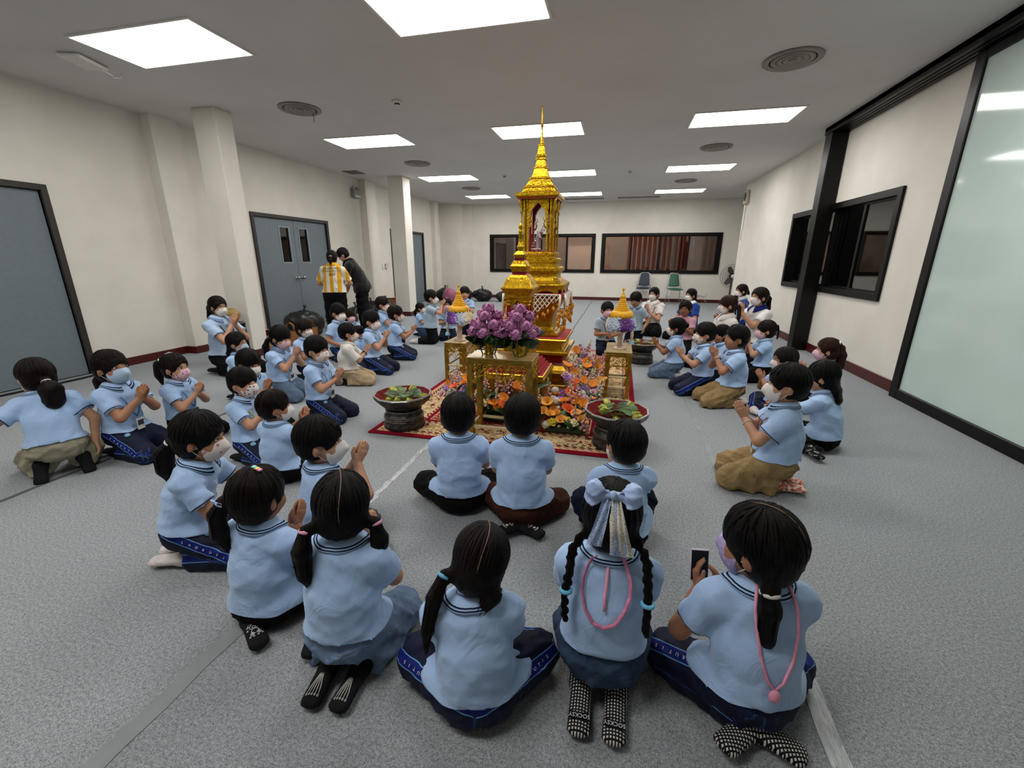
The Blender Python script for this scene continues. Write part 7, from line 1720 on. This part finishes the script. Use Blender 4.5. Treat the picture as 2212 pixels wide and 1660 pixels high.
sack('large black rubbish bag heaped against the grey double door', -5.2, 6.32, .62, .5, .5, 1); sack('black rubbish bag slumped at the left jamb of the double door', -5.55, 6.72, .5, .5, .32, 2); sack('flat black rubbish bag behind the standing woman', -5.2, 7.42, .6, .5, .38, 3)
sack('black rubbish bag beside the white carrier bag', -5.35, 8.15, .42, .4, .36, 4); sack('black rubbish bag at the foot of the far column', -5.05, 8.75, .5, .45, .46, 5); sack('black rubbish bag leaning on the pilaster near far column', -5.5, 9.0, .4, .4, .4, 6)
sack('black rubbish bag in the far left corner, leftmost', -5.35, 12.95, .55, .5, .46, 7); sack('black rubbish bag in the far left corner, second', -4.75, 13.1, .5, .5, .42, 8); sack('black rubbish bag before the back wall, third from left', -4.12, 13.1, .58, .5, .43, 9); sack('black rubbish bag before the back wall, rightmost', -3.5, 13.2, .5, .45, .36, 10)
sack('pink mesh bag among the far black bags', -5.0, 12.42, .42, .36, .5, 11, M_PINKB, 'mesh_bag', True)
def carrier(label, x, y, w, d, h, mat, name, rz=0.):
    t = thing(name, label, 'bag', (x, y, 0), rz); n = 10; mb = MB(); vs = []; fs = []; rr = random.Random(int(h*1000))
    for i in range(n+1):
        z = h*i/n; k = 1-.12*math.sin(PI*i/n)
        for a in range(24):
            an = 2*PI*a/24; cx, sy = math.copysign(abs(math.cos(an))**.35, math.cos(an)), math.copysign(abs(math.sin(an))**.35, math.sin(an)); vs.append((w/2*cx*k+rr.uniform(-.004,.004), d/2*sy*(k if i else 1)*(1-.55*(i/n)**2)+rr.uniform(-.004,.004), z))
    for i in range(n):
        for a in range(24): b = (a+1) % 24; fs.append((i*24+a, i*24+b, i*24+24+b, i*24+24+a))
    fs.append(tuple(range(23,-1,-1))); mb.add(vs, fs, True); mb.build('bag_body', mat, t)
    for s in (-1, 1):
        MB().tube([(-w*.28, s*d*.16, h-.01),(-w*.22, s*d*.14, h+.09),(0, s*d*.12, h+.13),(w*.22, s*d*.14, h+.09),(w*.28, s*d*.16, h-.01)], .012, 6, flat=.4).build('handle', mat, t)
carrier('white plastic carrier bag standing behind the kneeling boys', -4.95, 7.55, .26, .16, .24, M_BAGW, 'carrier_bag', .5)
carrier('brown paper bag with handles near the door, nearer one', -4.85, 5.55, .22, .14, .22, M_PAPER, 'paper_bag', .3); carrier('brown paper bag beside the black heap, farther one', -4.72, 5.82, .24, .15, .24, M_PAPER, 'paper_bag', 1.0)
carrier('tan cloth bag beside the left column', -5.0, 5.2, .24, .16, .2, simple('tan_cloth', '#9a7a50', .8, nscale=30), 'cloth_bag', .8)
t = thing('stool', 'dark stool beside the left column', 'stool', (-4.83, 4.53, 0)); MB().box((-.11,-.11,.44),(.11,.11,.5),.02).build('seat', M_BLACK, t)
for sx in (-1,1):
    for sy in (-1,1): MB().tube([(sx*.09,sy*.09,.45),(sx*.1,sy*.1,0)], .014, 8).build('leg', M_BLACK, t)
t = thing('cushion', 'gold patterned cushion on the dark stool', 'cushion', (-4.83, 4.53, .5)); F = Field(.014); F.ell((0,0,.09), (.11,.1,.09), None, .02); V_, q_ = F.mesh(folds(4, .012, 40, 3), .012); mesh_np('cushion_cover', V_-np.array([0,0,V_[:,2].min()]), q_, simple('gold_brocade', '#8d7434', .5, nscale=60, namt=.5), t)
t = thing('cardboard_box', 'brown cardboard box beside the far left door', 'box', (-5.55, 10.25, 0)); MB().box((-.2,-.25,0),(.2,.25,.3),.004).build('carton', M_PAPER, t)
for s in (-1,1): MB().obox((0,s*.2,.305), .4, .12, .005, Matrix.Rotation(s*.3,3,'X')).build('flap', M_PAPER, t)
# banquet chairs
def chair(label, x, y, rz, mat):
    t = thing('chair', label, 'chair', (x, y, 0), rz)
    F = Field(.014); F.tub((0,-.15,.44), (0,.15,.44), (.2,.032), (.19,.032), V3(1,0,0), .02); V_, q_ = F.mesh(); mesh_np('seat', V_, q_, mat, t)
    F = Field(.014); F.tub((0,.2,.52), (0,.27,.84), (.17,.024), (.13,.022), V3(1,0,0), .02); V_, q_ = F.mesh(); mesh_np('backrest', V_, q_, mat, t)
    mb = MB(); mb.tube([(-.19,.18,.42),(-.19,.21,.55),(-.16,.275,.84),(-.1,.29,.885),(.1,.29,.885),(.16,.275,.84),(.19,.21,.55),(.19,.18,.42)], .011, 8); mb.build('back_frame', M_STEEL, t)
    for sx in (-1,1):
        MB().tube([(sx*.18,-.15,.42),(sx*.19,-.2,0)], .011, 8).build('leg', M_STEEL, t); MB().tube([(sx*.18,.17,.42),(sx*.2,.26,0)], .011, 8).build('leg', M_STEEL, t)
        MB().tube([(sx*.185,-.17,.22),(sx*.19,.21,.22)], .008, 6).build('stretcher', M_STEEL, t)
chair('green padded chair against the back wall', 1.62, 13.75, .1, simple('vinyl_green', '#2f5c48', .5, nscale=20)); chair('dark blue padded chair against the back wall', .72, 14.02, -.15, simple('vinyl_navy', '#1d2a3c', .5, nscale=20))
# pedestal fan
t = thing('pedestal_fan', 'large grey pedestal fan half hidden at the right wall end', 'fan', (3.12, 13.75, 0)); c = Vector((0,0,.83)); M_FAN = simple('fan_grey', '#55534f', .45, .3, nscale=20)
MB().lathe([(.0,0),(.24,0),(.24,.02),(.05,.05),(.03,.06)], 24).build('base', M_FAN, t); MB().tube([(0,0,.05),(0,0,.8)], .022, 10).build('pole', M_FAN, t)
mb = MB()
for r in (.33,.27,.21,.15,.09): mb.tube([(r*math.cos(a), -.09-.04*(1-r/.33), .83+r*math.sin(a)) for a in np.linspace(0,2*PI,40,endpoint=False)], .004, 5, closed=True)
for k in range(64): a = 2*PI*k/64; mb.tube([(.05*math.cos(a),-.13,.83+.05*math.sin(a)),(.2*math.cos(a),-.125,.83+.2*math.sin(a)),(.33*math.cos(a),-.09,.83+.33*math.sin(a)),(.33*math.cos(a),.0,.83+.33*math.sin(a))], .0025, 4)
mb.build('cage', M_FAN, t); MB().lathe([(0,0),(.055,0),(.055,.02),(0,.03)], 18).build('hub_badge', M_WHITEP, t).matrix_local = Matrix.Translation((0,-.115,.83)) @ Matrix.Rotation(PI/2,4,'X')
for k in range(3):
    a = 2*PI*k/3; MB().prism([(.03,-.03),(.12,-.09),(.27,-.08),(.29,.0),(.2,.06),(.04,.03)], .006, Matrix.Rotation(PI/2,3,'X') @ Matrix.Rotation(a,3,'Z') @ Matrix.Rotation(.3,3,'X'), (0,-.05,.83)).build('blade', M_FAN, t)
MB().lathe([(0,0),(.07,.01),(.08,.1),(.05,.16),(0,.17)], 18).build('motor', M_FAN, t).matrix_local = Matrix.Translation((0,.12,.83)) @ Matrix.Rotation(PI/2,4,'X')
t = thing('wall_socket', 'white socket with cables low on the back wall', 'socket', (2.45, YB, .2)); MB().box((-.16,-.02,0),(.16,0,.09),.004).build('plate', M_WHITEP, t)
MB().tube([(.02,-.02,.03),(.08,-.05,-.05),(.14,-.04,-.13),(.2,-.05,-.19)], .006, 6).build('cable', M_WHITEP, t); MB().box((-.1,-.045,.02),(-.05,-.02,.07),.004).build('plug', M_WHITEP, t)
